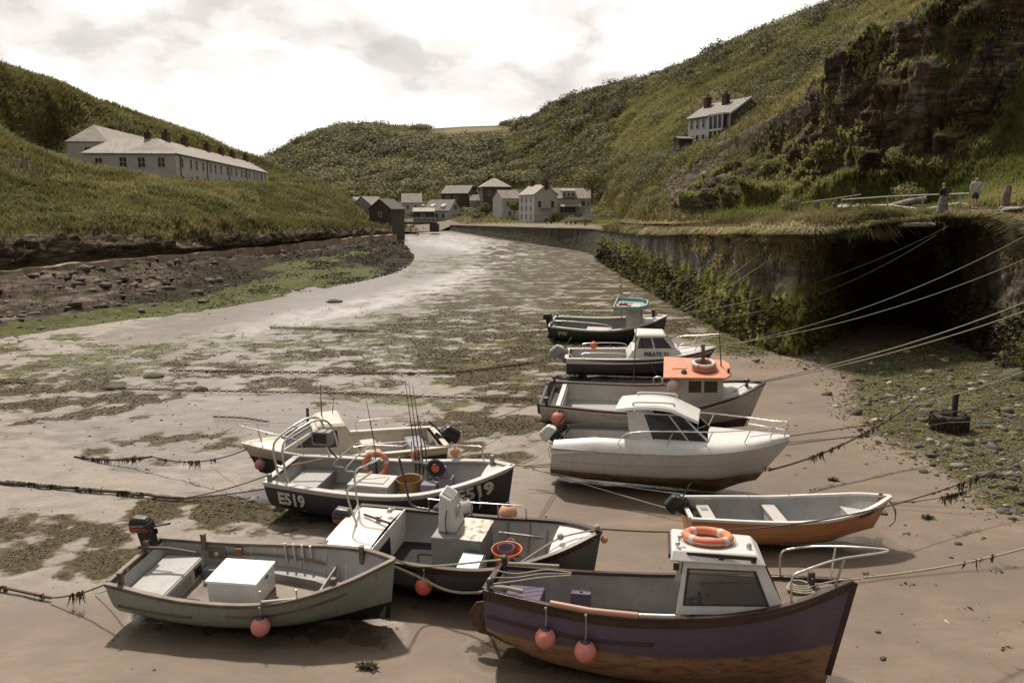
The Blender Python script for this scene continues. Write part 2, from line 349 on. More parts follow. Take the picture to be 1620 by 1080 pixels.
# ---------------------------------------------------------------- terrain materials
def hill_material():
    t = NT('hillside'); g = t.geo(); big = t.noise(g, .045, 6, .6); mid = t.noise(g, .3, 7, .65); fine = t.noise(g, 2.6, 8, .7)
    grass = t.mix(t.mr(big, .38, .62), t.ramp(mid, [(.3, (0.072, 0.061, 0.026)), (.5, (0.111, 0.104, 0.039)), (.72, (0.176, 0.156, 0.065))]),
                  t.ramp(mid, [(.3, (0.052, 0.049, 0.023)), (.55, (0.098, 0.075, 0.036)), (.75, (0.182, 0.143, 0.072))]))
    grass = t.mix(t.mr(fine, .35, .7, 0, .75), grass, (0.029, 0.029, 0.013))
    straw = t.attr('straw'); grass = t.mix(t.math('MULTIPLY', straw, t.mr(mid, .3, .6)), grass, (.21, .17, .085))
    z = t.xyz(g)[2]
    lay = t.noise(t.mapping(g, (.25, .25, 1.6), (0, .25, 0)), 1.1, 8, .7, .8); cr_ = t.voro(t.mapping(g, (.5, .5, 1.3)), .9, 'DISTANCE_TO_EDGE')
    rock = t.ramp(lay, [(.32, (.020, .015, .011)), (.46, (.090, .067, .049)), (.57, (.185, .142, .108)), (.71, (.42, .36, .30))])
    rock = t.mix(t.math('MULTIPLY', t.mr(t.noise(g, .22, 6, .6), .45, .58), t.attr('rust')), rock, t.ramp(fine, [(.35, (.022, .010, .006)), (.7, (.155, .068, .034))]))
    vn = t.noise(t.mapping(g, (.9, .9, .16)), .8, 8, .68, .7); rock = t.mix(t.math('MULTIPLY', t.mr(vn, .50, .60), t.attr('cleft_shade')), rock, (.016, .011, .008)); rock = t.mix(t.math('MULTIPLY', t.attr('pale'), t.mr(vn, .38, .5, 1, .25)), rock, t.ramp(lay, [(.3, (.16, .135, .115)), (.7, (.40, .35, .30))]))  # shade of the vertical clefts painted near black into the rock colour
    rock = t.mix(t.mr(cr_, 0, .06, .6, 0), rock, (.012, .009, .007)); cr2 = t.noise(t.mapping(g, (.18, .18, 1.5), (.2, .35, .3)), 1.6, 9, .74, .6); rock = t.mix(t.mr(cr2, .50, .60, 0, .8), rock, (.020, .016, .012))
    rock = t.mix(t.math('MULTIPLY', t.mr(t.noise(g, .32, 8, .68), .53, .60), .75), rock, t.ramp(fine, [(.35, (.035, .035, .014)), (.7, (.125, .118, .045))]))
    m = t.attr('rock'); m = t.math('ADD', m, t.math('MULTIPLY', t.math('SUBTRACT', t.noise(g, .7, 7, .65), .5), 1.3)); m = t.mr(m, .42, .56)
    weed = t.mr(t.math('ADD', t.attr('weed'), t.math('MULTIPLY', t.math('SUBTRACT', t.noise(g, .6, 8, .7), .5), 1.3)), .38, .52)
    wcol = t.ramp(t.noise(g, 1.7, 7, .7), [(.3, (.014, .011, .007)), (.55, (.045, .034, .019)), (.75, (.09, .07, .04))])
    alg = t.mr(t.math('ADD', t.attr('algae'), t.math('MULTIPLY', t.math('SUBTRACT', t.noise(g, .5, 8, .68), .5), 1.3)), .42, .56)
    acol = t.ramp(fine, [(.3, (.055, .062, .022)), (.6, (.130, .140, .052)), (.8, (.20, .195, .09))])
    c = t.mix(m, grass, rock); c = t.mix(weed, c, wcol); c = t.mix(alg, c, acol)
    pth = t.attr('path'); pm = t.mr(t.math('ADD', pth, t.math('MULTIPLY', t.math('SUBTRACT', mid, .5), .8)), .45, .6)
    c = t.mix(pm, c, t.ramp(fine, [(.3, (.13, .105, .08)), (.7, (.30, .26, .215))]))
    t.set(color=c, rough=t.mr(fine, .3, .7, .7, .98), spec=.10)
    t.bump(t.math('ADD', t.noise(g, 1.4, 8, .7), t.math('MULTIPLY', t.math('ADD', lay, cr_), m)), 1.0, .45); return t.m
HILL = hill_material()
def leafmat(name, stops, rough=.7, trans=.0):
    t = NT(name); a = t.attr('tint'); t.set(color=t.ramp(a, stops), rough=rough, spec=.2)
    if trans:
        tr = t.new('ShaderNodeBsdfTranslucent'); t.lk(t.ramp(a, stops), tr.inputs[0]); mx = t.new('ShaderNodeMixShader'); mx.inputs[0].default_value = trans
        t.lk(t.b.outputs[0], mx.inputs[1]); t.lk(tr.outputs[0], mx.inputs[2]); t.lk(mx.outputs[0], t.n['Material Output'].inputs[0])
    return t.m
M_GRASS = leafmat('grass_blades', [(0, (0.083, 0.073, 0.028)), (.4, (0.159, 0.146, 0.053)), (.7, (0.218, 0.194, 0.078)), (1, (0.354, 0.294, 0.147))], trans=.35)
M_GREENGRASS = leafmat('green_blades', [(0, (0.105, 0.118, 0.034)), (.5, (0.237, 0.256, 0.080)), (.8, (0.333, 0.323, 0.124)), (1, (0.474, 0.399, 0.190))], trans=.35)
M_STRAW = leafmat('straw_blades', [(0, (.090, .078, .034)), (.5, (.205, .172, .080)), (1, (.40, .33, .18))], trans=.35)
M_BUSH = leafmat('bush_leaves', [(0, (0.059, 0.058, 0.025)), (.5, (0.142, 0.137, 0.054)), (1, (0.286, 0.255, 0.104))], trans=.25)
M_FERN = leafmat('bracken_leaves', [(0, (0.101, 0.101, 0.040)), (.5, (0.199, 0.195, 0.078)), (1, (0.326, 0.294, 0.126))], trans=.3)
M_WEED = leafmat('seaweed_fronds', [(0, (0.016, 0.013, 0.008)), (.5, (0.052, 0.039, 0.021)), (.8, (0.098, 0.075, 0.036)), (1, (0.111, 0.111, 0.039))], .45)
M_ALGAE = leafmat('algae_fronds', [(0, (.060, .058, .016)), (.35, (.160, .160, .038)), (.7, (.270, .285, .060)), (1, (.40, .41, .12))], .5, .2)
# ---------------------------------------------------------------- left hill
LC = [-260, -120, 0, 140, 290, 430, 520, 566, 605]
V3 = Vector
left = [
 [P(-300, 700, -.4), P(-130, 600, -.4), P(0, 553, -.3), P(175, 524, -.3), P(385, 495, -.3), P(545, 463, -.3), P(648, 434, -.3), P(662, 408, -.2), P(640, 381, .5)],
 [D(-300, 490, 44), D(-120, 464, 54), D(0, 446, 62), D(140, 430, 68), D(290, 414, 80), D(430, 399, 97), D(520, 387, 112), D(580, 380, 128), D(622, 376, 142)],
 [D(-300, 466, 45), D(-120, 442, 55), D(0, 428, 63), D(140, 413, 69), D(290, 402, 81), D(430, 389, 98), D(520, 380, 113), D(580, 375, 129), D(622, 373, 143)],
 [D(-290, 400, 49), D(-120, 394, 58), D(0, 382, 66), D(140, 372, 73), D(290, 370, 84), D(430, 364, 102), D(520, 362, 118), D(571, 366, 135), D(612, 371, 150)],
 [D(-280, 290, 58), D(-120, 300, 68), D(0, 300, 80), D(140, 318, 90), D(290, 322, 98), D(430, 326, 128), D(520, 336, 146), D(565, 352, 160), D(600, 366, 168)],
 [D(-270, 190, 75), D(-120, 210, 84), D(0, 225, 98), D(130, 264, 118), D(285, 293, 110), D(430, 299, 160), D(510, 308, 184), D(556, 330, 192), D(590, 356, 190)],
 [D(-265, 150, 92), D(-130, 170, 105), D(-20, 190, 122), V3((-83, 142, 14.2)), V3((-64, 134, 12.6)), V3((-67, 196, 13.4)), D(508, 301, 204), D(555, 326, 206), D(588, 352, 204)],
 [D(-260, 20, 120), D(-120, 70, 132), D(0, 106, 145), D(150, 160, 190), D(290, 211, 215), D(425, 264, 236), D(505, 299, 220), D(554, 325, 220), D(588, 352, 215)],
 [D(-260, 60, 160), D(-120, 110, 175), D(0, 160, 190), D(150, 210, 240), D(290, 260, 270), D(425, 310, 280), D(500, 340, 250), D(550, 345, 240), D(585, 356, 230)],
]
left = [[V3(row[0])+(V3(row[0])-V3(row[1]))*3.0]+row for row in left]
LH = Sheet(left, 26, 34)
q = LH.flat(); r = LH.r.ravel(); dist = q[:, 1]
reef = sstep(1.15, .9, r)*sstep(-.02, .12, r)
XL, _yl = LH.px(); amt = reef*(1-.75*sstep(300, 470, XL))*sstep(1.12, .86, r)*(fbm(q*np.array([1, 1, 2]), .13, 6, True)*1.15+np.floor(2.5*fbm(q+40, .22, 3)+.5)*.22+fbm(q, .5, 5)*.3)*(sstep(.15, .85, r)*.85+.17)
bank = sstep(1.9, 2.2, r)*sstep(3.6, 2.9, r); amt += bank*(fbm(q*np.array([1, 1, 1.6]), .2, 6, True)*1.2+np.floor(3*fbm(q*np.array([1, 1, 2.2]), .3, 3)+.5)*.28+fbm(q, .7, 5)*.45)
up = sstep(2.7, 3.6, r)*sstep(8, 7.6, r); flatten = 1-.8*blob(q[:, 0], q[:, 1], -60, 150, 14, 46)
amt += up*flatten*(fbm(q, .07, 5)*1.5+fbm(q, .35, 4)*.45)
LH.disp(amt)
qz = LH.flat().copy(); zs_ = qz[:, 2]+.30*fbm(qz, .18, 4)+.12*fbm(qz, .7, 3); fr_ = zs_/.42-np.floor(zs_/.42); zq_ = (np.floor(zs_/.42)+sstep(.72, .96, fr_))*.42   # the shore breaks into low ledges
LH.G[..., 2] += ((zq_-zs_)*reef*.95*sstep(.06, .2, r)*sstep(1.0, .93, r)).reshape(LH.G.shape[:2])
q = LH.flat(); X, Y = LH.px()
rockm = reef*.9+bank*(.75+.25*sstep(500, 100, X))*sstep(3.1, 2.5, r+.9*fbm(q, .12, 4))+.75*blob(X, Y, 30, 268, 55, 22, 20)*(r > 3)
LH.at['rock'] = np.clip(rockm, 0, 1)
LH.at['rust'] = .25*np.ones(len(q)); LH.at['straw'] = .55*sstep(3, 4, r)*sstep(6, 5, r)*(fbm(q, .05, 3) > 0)+.2
LH.at['weed'] = np.clip(reef*(sstep(.95, .75, r)*(.25+.6*sstep(200, 420, X))+.9*blob(X, Y, 590, 418, 110, 24, -6)+.8*blob(X, Y, 300, 470, 160, 14, -10)), 0, 1)
LH.at['algae'] = np.clip(reef*(sstep(.36, .16, r)*sstep(640, 430, X)*1.0+.9*blob(X, Y, 480, 445, 120, 18, -8)+.9*blob(X, Y, 700, 425, 60, 16, 0)+.85*blob(X, Y, 300, 500, 130, 16, -10)+.9*blob(X, Y, 440, 462, 110, 12, -8)+.8*blob(X, Y, 470, 418, 60, 7, -8)+.8*blob(X, Y, 560, 402, 50, 6, -10)+.6*blob(X, Y, 180, 500, 120, 10, -8)), 0, 1)
LH.at['path'] = np.zeros(len(q))
tag(LH.build('left_hillside_terrain', HILL), kind='structure')
# ---------------------------------------------------------------- right hill and cliff
right = [
 [D(700, 338, 268), D(812, 336, 258), D(948, 344, 205), D(985, 352, 130), D(1050, 354, 95), D(1130, 352, 76), D(1280, 347, 62), D(1400, 344, 55), D(1490, 338, 50), D(1580, 332, 46), D(1720, 325, 42), D(1900, 325, 38)],
 [D(724, 320, 278), D(824, 314, 266), D(952, 310, 214), D(990, 318, 140), D(1062, 330, 101), D(1165, 322, 81), D(1310, 306, 67), D(1430, 296, 60), D(1520, 285, 55), D(1600, 270, 51), D(1740, 270, 47), D(1920, 270, 43)],
 [D(750, 299, 292), D(846, 284, 284), D(958, 275, 228), D(1010, 275, 150), D(1105, 243, 107), D(1200, 200, 87), D(1335, 122, 72), D(1475, 35, 64), D(1590, -30, 60), D(1660, 120, 58), D(1790, 120, 54), D(1960, 120, 50)],
 [D(772, 270, 318), D(868, 240, 312), D(964, 225, 258), D(1030, 215, 190), D(1128, 218, 119), D(1222, 180, 100), D(1362, 90, 84), D(1505, 5, 76), D(1630, -70, 72), D(1700, 30, 68), D(1830, 30, 64), D(2000, 30, 60)],
 [D(795, 240, 340), D(885, 198, 340), D(980, 170, 290), D(1055, 155, 240), D(1150, 130, 185), D(1255, 100, 150), D(1420, 20, 125), D(1540, -50, 110), D(1680, -130, 100), D(1760, -100, 95), D(1880, -100, 90), D(2050, -100, 85)],
 [D(835, 194, 420), D(905, 158, 390), D(1000, 134, 340), D(1085, 108, 300), D(1165, 72, 265), D(1345, -2, 235), D(1500, -90, 210), D(1620, -160, 190), D(1780, -240, 170), D(1850, -240, 160), D(1950, -240, 150), D(2100, -240, 140)],
 [D(855, 215, 500), D(920, 185, 460), D(1010, 165, 420), D(1095, 145, 380), D(1175, 110, 340), D(1350, 50, 300), D(1500, -30, 280), D(1620, -90, 260), D(1780, -150, 240), D(1850, -150, 220), D(1950, -150, 200), D(2100, -150, 190)],
]
RH = Sheet(right, 44, 40)
q = RH.flat(); r = RH.r.ravel(); c = RH.c.ravel()
face = sstep(.85, 1.1, r)*sstep(2.22, 1.95, r)*sstep(3.6, 4.6, c)*sstep(8.75, 8.3, c); calm = 1-.9*sstep(1.35, 1.9, r)*sstep(6.3, 5.3, c)
cl = sstep(.85, 1.1, r)*sstep(2.22, 1.95, r)*sstep(3.6, 4.6, c)*sstep(8.75, 8.3, c)        # cliff face
strata = fbm(q @ np.array([[1, 0, .25], [0, 1, 0], [-.25, 0, 1]])*np.array([.35, .35, 1.5]), .38, 6, True)
vert = fbm(q*np.array([1.2, 1.2, .22]), .3, 5, True)
amt = -cl*sstep(6.8, 5.8, c)*sstep(1.0, 1.3, r)*sstep(2.0, 1.6, r)*2.2+calm*cl*(strata*1.3+vert*2.3+fbm(q, .12, 3)*2.4)
up = (1-cl)*sstep(.1, .7, r); amt += up*(fbm(q, .06, 4)*2.0*sstep(1.8, 3, r)+fbm(q, .3, 5)*.55)
RH.disp(amt); q = RH.flat(); X, Y = RH.px(); n = RH.nrm().reshape(-1, 3)
steep = sstep(.75, .45, n[:, 2])
rockm = cl*(.30+.6*steep)*(.55+.45*sstep(1200, 1340, X))
rockm += .75*blob(X, Y, 1100, 290, 60, 40)*(r < 2)*(r > .8)
rockm *= 1-.9*blob(X, Y, 1580, 270, 70, 70); rockm *= 1-.75*blob(X, Y, 1290, 310, 70, 20)
RH.at['rock'] = np.clip(rockm, 0, 1); RH.at['rust'] = sstep(1120, 1260, X)*.75
RH.at['straw'] = np.clip(sstep(2.2, 2.6, r)*sstep(4.2, 3.0, r)*sstep(4, 5, c)*.9+.8*sstep(1.1, .6, r)*sstep(6, 4, c)+.15, 0, 1)
RH.at['cleft_shade'] = sstep(5.5, 6.5, c)*.9; RH.at['pale'] = np.clip(.95*blob(X, Y, 1450, 150, 16, 62, 8, .6)+.8*blob(X, Y, 1330, 275, 7, 45, 5, .6)+.6*blob(X, Y, 1180, 222, 55, 6, -32, .5), 0, 1)
RH.at['weed'] = RH.at['algae'] = np.zeros(len(q)); RH.at['path'] = np.zeros(len(q))
tag(RH.build('right_hillside_terrain', HILL), kind='structure')
# ---------------------------------------------------------------- far hill
far = [
 [D(300, 350, 300), D(420, 345, 290), D(520, 338, 275), D(575, 328, 262), D(640, 325, 255), D(700, 322, 250), D(790, 312, 255), D(880, 300, 270)],
 [D(330, 300, 380), D(425, 300, 370), D(512, 290, 360), D(570, 280, 345), D(640, 275, 340), D(700, 270, 335), D(790, 262, 340), D(890, 250, 360)],
 [D(350, 275, 460), D(428, 275, 460), D(500, 250, 460), D(563, 235, 450), D(640, 235, 440), D(705, 240, 420), D(800, 225, 440), D(900, 210, 470)],
 [D(360, 268, 560), D(430, 257, 560), D(488, 223, 570), D(560, 207, 580), D(630, 214, 590), D(690, 222, 580), D(800, 214, 600), D(910, 195, 620)],
 [D(360, 275, 660), D(432, 272, 650), D(485, 236, 660), D(555, 214, 700), D(640, 207, 740), D(725, 201, 740), D(810, 198, 740), D(915, 190, 740)],
 [D(360, 300, 800), D(432, 300, 800), D(485, 260, 800), D(555, 240, 850), D(640, 225, 900), D(725, 220, 900), D(810, 218, 900), D(915, 210, 900)],
]
FH = Sheet(far, 24, 30); q = FH.flat(); r = FH.r.ravel()
FH.disp(fbm(q, .022, 4)*3.5*sstep(0, .5, r)*(1-.9*sstep(3.2, 3.6, r))+np.abs(fbm(q, .09, 3))*3*sstep(3.7, 3.2, r)*sstep(0, .4, r))
X, Y = FH.px(); z0 = np.zeros(len(q)); FH.at = {'rock': z0, 'rust': z0, 'weed': z0, 'algae': z0, 'path': z0}
field = np.clip(blob(X, Y, 750, 209, 60, 7, -2, .15), 0, 1)*(r > 3.3); FH.at['straw'] = np.clip(field*1.6, 0, 1)
tag(FH.build('far_hillside_terrain', HILL), kind='structure')
# ---------------------------------------------------------------- quay wall, cave and the ledge above
ST = [(-16, 205, 3.25, 1.9), (-4.2, 176, 3.57, 1.0), (6, 151, 3.85, .3), (12.7, 134, 4.1, -.1), (13, 110, 4.4, 0), (13, 86, 4.8, 0), (13.05, 70, 5.2, 0), (13.1, 59, 5.6, 0), (13.2, 49.6, 5.9, 0),
      (13.7, 42.5, 6.1, 0), (14.9, 39.6, 6.2, 0), (17.2, 40.6, 6.35, 0), (20.4, 42.8, 6.6, 0), (23.6, 43.6, 6.9, 0), (24.6, 41, 6.95, 0), (23.6, 37.4, 6.6, 0), (22.7, 34.2, 6.25, 0), (22.9, 30, 6.1, 0), (24.5, 25, 6, 0), (27, 17, 6, 0), (30, 4, 6, 0)]
IN = [(-6, 226, 4), (12, 198, 4.3), (22, 165, 4.6), (28, 146, 5), (26, 114, 5.6), (25, 91, 6.2), (25, 78, 6.6), (26.5, 70, 6.9), (28, 65, 7.2), (30, 61, 7.4), (31, 59, 7.5), (32.5, 58, 7.6), (34, 57, 7.7), (36, 55, 7.8), (38, 51, 8), (38.5, 45, 8), (39, 38, 8), (39, 31, 8), (40, 25, 8), (42, 17, 8), (44, 4, 8)]
def wallrow(f, out=0.0, cave=0.0):
    row = []
    for i, (x, y, zt, zb) in enumerate(ST):
        z = zb-.5+(zt-zb+.5)*f; k = {11: .8, 12: 1.0, 13: .7, 10: .1}.get(i, 0)
        a = Vector(ST[max(i-1, 0)][:2]); b = Vector(ST[min(i+1, len(ST)-1)][:2]); t = (b-a).normalized(); nn = Vector((t.y, -t.x))  # towards the harbour
        nn = -nn if nn.dot(Vector((-x-8, 30-y)).normalized()) < -.2 else nn
        row.append((x+nn.x*out+k*cave*.4, y+nn.y*out+k*cave, z))
    return row
WS = Sheet([wallrow(0, .7, 8), wallrow(.3, .35, 10), wallrow(.6, .12, 9.5), wallrow(.86, -.02, 6.0), wallrow(1.0, -.12, 0)], 26, 44)
q = WS.flat(); r = WS.r.ravel(); c = WS.c.ravel()
rib = fbm(np.stack([q[:, 0]*1.2+q[:, 1]*.0, q[:, 1]*1.0, q[:, 2]*.12], 1), .8, 4, True)
nat = sstep(6.6, 8.6, c)
amt = (1-nat)*(rib*.16+fbm(q, .9, 4)*.1)+nat*(rib*.25+fbm(q*np.array([1, 1, .8]), .4, 6, True)*.55+fbm(q, 1.6, 4)*.14)
WS.disp(-amt*sstep(4, 3.6, r)); q = WS.flat(); X, Y = WS.px()
def wall_material():
    t = NT('quay_wall_stone'); g = t.geo(); z = t.attr('hgt'); nat = t.attr('nat')
    st = t.noise(t.mapping(g, (1.6, 1.6, .18)), .9, 7, .65); fine = t.noise(g, 3.2, 8, .7)
    lay = t.noise(t.mapping(g, (.4, .4, 2.2), (0, .12, 0)), 1.2, 8, .7, .5)
    stone = t.ramp(t.mix(.5, st, lay), [(.34, (.030, .023, .016)), (.50, (.095, .075, .056)), (.62, (.20, .165, .13)), (.78, (.38, .33, .28))])
    stone = t.mix(t.mr(t.noise(g, .35, 6, .6), .45, .62), stone, (.045, .036, .025))
    cell = t.voro(t.mapping(g, (.8, .8, 1.8)), 1.6, 'DISTANCE_TO_EDGE'); stone = t.mix(t.mr(cell, 0, .06, .7, 0), stone, (.018, .014, .01))
    wn_ = t.noise(t.mapping(g, (1, 1, .35)), .55, 6, .6)
    wv = t.math('ADD', t.math('MULTIPLY', t.math('SUBTRACT', wn_, .5), .95), z)
    weed = t.mr(wv, .42, .62, 1, 0)
    gc = t.ramp(t.noise(t.mapping(g, (2, 2, .3)), .6, 7, .65), [(.30, (.030, .024, .012)), (.40, (.085, .075, .022)), (.48, (.24, .24, .05)), (.62, (.42, .43, .11))])
    gc = t.mix(t.math('MULTIPLY', t.mr(fine, .4, .7), .7), gc, (.02, .018, .009))
    c = t.mix(t.math('MULTIPLY', weed, t.attr('green')), stone, gc)
    c = t.mix(t.math('MULTIPLY', weed, t.math('SUBTRACT', 1, t.attr('green'), clamp=True)), c, t.ramp(fine, [(.3, (.012, .010, .007)), (.7, (.05, .04, .022))]))
    t.set(color=c, rough=t.mr(fine, .3, .7, .5, .95), spec=.3); t.bump(t.math('ADD', fine, t.math('ADD', st, lay)), .8, .15); return t.m
WS.at['hgt'] = np.clip((q[:, 2])/5.5, 0, 1.2)*(1-.6*sstep(3.3, 2.8, c)); WS.at['nat'] = nat
WS.at['green'] = np.clip(sstep(3.2, 4.2, c)*sstep(11.5, 10.3, c)+.35*sstep(14, 15, c)+.15, 0, 1)
wo = WS.build('quay_wall', wall_material()); tag(wo, 'long weathered stone quay wall hung with green weed, running into the dark rock niche', 'quay wall')
QT = Sheet([[tuple(np.array(a[:3])*(1-f)+np.array(b)*f+np.array([0, 0, -.02 if f == 0 else 0])) for a, b in zip(ST, IN)] for f in (0, .12, .35, .65, 1.0)], 20, 44, flip=False)
q = QT.flat(); r = QT.r.ravel(); c = QT.c.ravel()
QT.disp(-(fbm(q, .35, 4)*.18*sstep(0, .3, r)+sstep(0, .25, r)*sstep(1.6, .8, r)*(.25+fbm(q, .5, 4)*.5)*sstep(7, 9, c))*np.where(c < 3, .3, 1)); QT.G[..., 2] += (sstep(.15, .9, r)*sstep(2.0, 1.2, r)*sstep(7.6, 8.8, c)*sstep(12.6, 11.4, c)*(.85+.6*fbm(q, .5, 3))).reshape(QT.G.shape[:2]); q = QT.flat(); X, Y = QT.px()
z0 = np.zeros(len(q)); QT.at = {'rock': .2*sstep(9, 11, c), 'rust': z0, 'weed': z0, 'algae': z0, 'straw': .8*np.ones(len(q))}
QT.at['path'] = np.clip(sstep(1.1, 1.45, r)*sstep(2.5, 2.15, r)*(.9*sstep(2.5, 3.2, c)*sstep(9.5, 8, c)+.8*sstep(12, 12.6, c)*sstep(15.5, 14.6, c)+.35)+.5*sstep(3, 2, c)*(r > .2)
                        +.95*blob(q[:, 0], q[:, 1], 27.5, 44.5, 4.5, 1.6, 12, .3), 0, 1)
tag(QT.build('quay_top_path', HILL), kind='structure')
# ---------------------------------------------------------------- harbour bed
def bedz(x, y):
    x = np.asarray(x, float); y = np.asarray(y, float)
    z = 1.0*sstep(120, 176, y)+.9*np.clip((y-172)/34, 0, 3)
    return z
ys = np.concatenate([np.linspace(-30, 6, 10)[:-1], 6*(330/6)**np.linspace(0, 1, 520)])
us = np.linspace(-1.05, .95, 440); yy, uu = np.meshgrid(ys, us, indexing='ij'); xx = uu*(np.maximum(yy, 0)+13)
x = xx.ravel(); y = yy.ravel(); z = bedz(x, y); b3 = np.stack([x, y, z], 1); X, Y = project(b3)
sandy = np.clip(sstep(900, 1150, X+ (Y-560)*.9)*sstep(470, 560, Y+(X-1150)*.25)+sstep(905, 960, Y+ (X-300)*.06), 0, 1)
n1 = fbm(np.stack([x, y, 0*x], 1), .35, 4); n2 = fbm(np.stack([x, y*.6, 0*x+9], 1), 1.3, 4)
ripple = fbm(np.stack([x*.7, y*1.6, 0*x+3], 1), 1.1, 4, True)
shing = np.clip((1+.5*fbm(np.stack([x, y, 0*x+2], 1), .5, 4))*(blob(X, Y, 1530, 640, 185, 98, 8, .35)+blob(X, Y, 1650, 735, 140, 80, 0, .4)+.85*blob(X, Y, 1170, 520, 60, 40, 35)+.7*blob(X, Y, 1430, 575, 160, 22, 3)), 0, 1)
weed = np.clip(.95*blob(X, Y, 100, 870, 150, 55, 8, .35)+1.0*blob(X, Y, 330, 815, 150, 34, 6, .3)+.9*blob(X, Y, 760, 690, 190, 50, -8, .5)+.6*blob(X, Y, 250, 710, 150, 30, -4)+.55*blob(X, Y, 100, 640, 130, 40)
    +.95*blob(X, Y, 890, 440, 130, 42, 22, .5)+.8*blob(X, Y, 560, 415, 60, 16, -8)+.9*blob(X, Y, 960, 550, 270, 120, 15, .5)+.7*blob(X, Y, 640, 560, 330, 70, -6, .6)+.45*blob(X, Y, 150, 600, 200, 70, 0, .5)+.5*blob(X, Y, 1050, 465, 100, 50, 30), 0, 1)*(1-.97*sandy)+.10*(1-sandy)
algae = np.clip(.9*blob(X, Y, 80, 590, 170, 35, -6)+.8*blob(X, Y, 350, 560, 260, 40, -8)+.95*blob(X, Y, 760, 540, 260, 85, -10, .5)+.95*blob(X, Y, 920, 450, 160, 55, 18)+.9*blob(X, Y, 690, 420, 70, 18, -8)+.8*blob(X, Y, 60, 545, 110, 18, -4)+.5*blob(X, Y, 600, 640, 120, 30)+.9*shing+.5*blob(X, Y, 1100, 500, 100, 60, 25), 0, 1)
SEG = [(-6.6, 13.9, -2.4, 13.2), (-.2, 12.7, 5.0, 11.6), (4.3, 17.3, 8.2, 17.3), (-3.3, 15.4, 1.2, 14.1), (-5.4, 18.8, 0, 17.7), (-6.9, 20.3, -2.5, 21.8), (1.4, 21.8, 6.0, 20.6), (1.5, 27.0, 8.2, 26.3), (2.6, 35.5, 9, 35.7), (2.4, 44, 8.8, 43.8)]
scour = np.zeros(len(x))
for x0, y0, x1, y1 in SEG:
    tt = np.clip(((x-x0)*(x1-x0)+(y-y0)*(y1-y0))/((x1-x0)**2+(y1-y0)**2), 0, 1); dd_ = np.hypot(x-x0-tt*(x1-x0), y-y0-tt*(y1-y0)); scour = np.maximum(scour, np.exp(-(dd_/.85)**2*(1+.5*fbm(np.stack([x, y, 0*x], 1), .9, 3))))
wet = np.clip(1.0*blob(X, Y, 700, 400, 200, 45, -4, .6)+.8*blob(X, Y, 560, 500, 330, 70, -10, .6)+.55*blob(X, Y, 350, 640, 350, 110, 0, .7)+.5*blob(X, Y, 840, 400, 60, 25)+.25, 0, 1)*(1-.85*sandy)+.85*scour
brk = np.clip(1.3*fbm(np.stack([x*.7, y*1.0, 0*x], 1), .5, 6)+1.1*fbm(np.stack([x, y, 0*x+7], 1), 1.5, 4)+.42, 0, 1.2); brk2 = np.clip(1.6*fbm(np.stack([x*.5, y*1.1, 0*x+5], 1), .7, 6)+1.1*fbm(np.stack([x, y, 0*x+3], 1), 1.7, 4)+.24, 0, 1.2)
weed = np.clip(1.0*weed*(.14+1.0*brk), 0, 1); algae = np.clip(1.05*algae*(.15+1.1*brk2)*(1-shing)+shing*algae, 0, 1)
z = z+n1*.05*sstep(110, 50, y)+n2*.028*(1-.6*sandy)*sstep(80, 40, y)+(1-sandy)*ripple*.022*sstep(70, 35, y)+sandy*fbm(np.stack([x, y*2, 0*x], 1), 2.2, 3)*.010+shing*(n2*.05+.06)+weed*(n2 > .05)*.03
z -= scour*.05*sstep(60, 40, y)-.03*np.clip(scour*(1-scour)*4, 0, 1)*np.clip(.5+1.5*n2, 0, 1.5)*sstep(60, 40, y); b3[:, 2] = z
a, b = yy.shape; i = np.arange(a*b).reshape(a, b); F = np.stack([i[:-1, :-1], i[:-1, 1:], i[1:, 1:], i[1:, :-1]], -1).reshape(-1, 4)
BED = npmesh('harbour_bed', b3, F, True, {'sandy': ('POINT', sandy), 'weed': ('POINT', weed), 'algae': ('POINT', algae), 'wet': ('POINT', wet), 'shingle': ('POINT', shing), 'scour': ('POINT', scour), 'stream_glare': ('POINT', np.clip(1.1*blob(X, Y, 740, 385, 120, 13, 6, .5)+.9*blob(X, Y, 800, 405, 70, 11, 14, .5)+.9*blob(X, Y, 745, 428, 60, 10, -25, .6)+.8*blob(X, Y, 640, 465, 130, 13, -14, .6)+.7*blob(X, Y, 470, 505, 150, 13, -11, .6)+.3*blob(X, Y, 420, 590, 330, 50, -8, .7), 0, 1))})
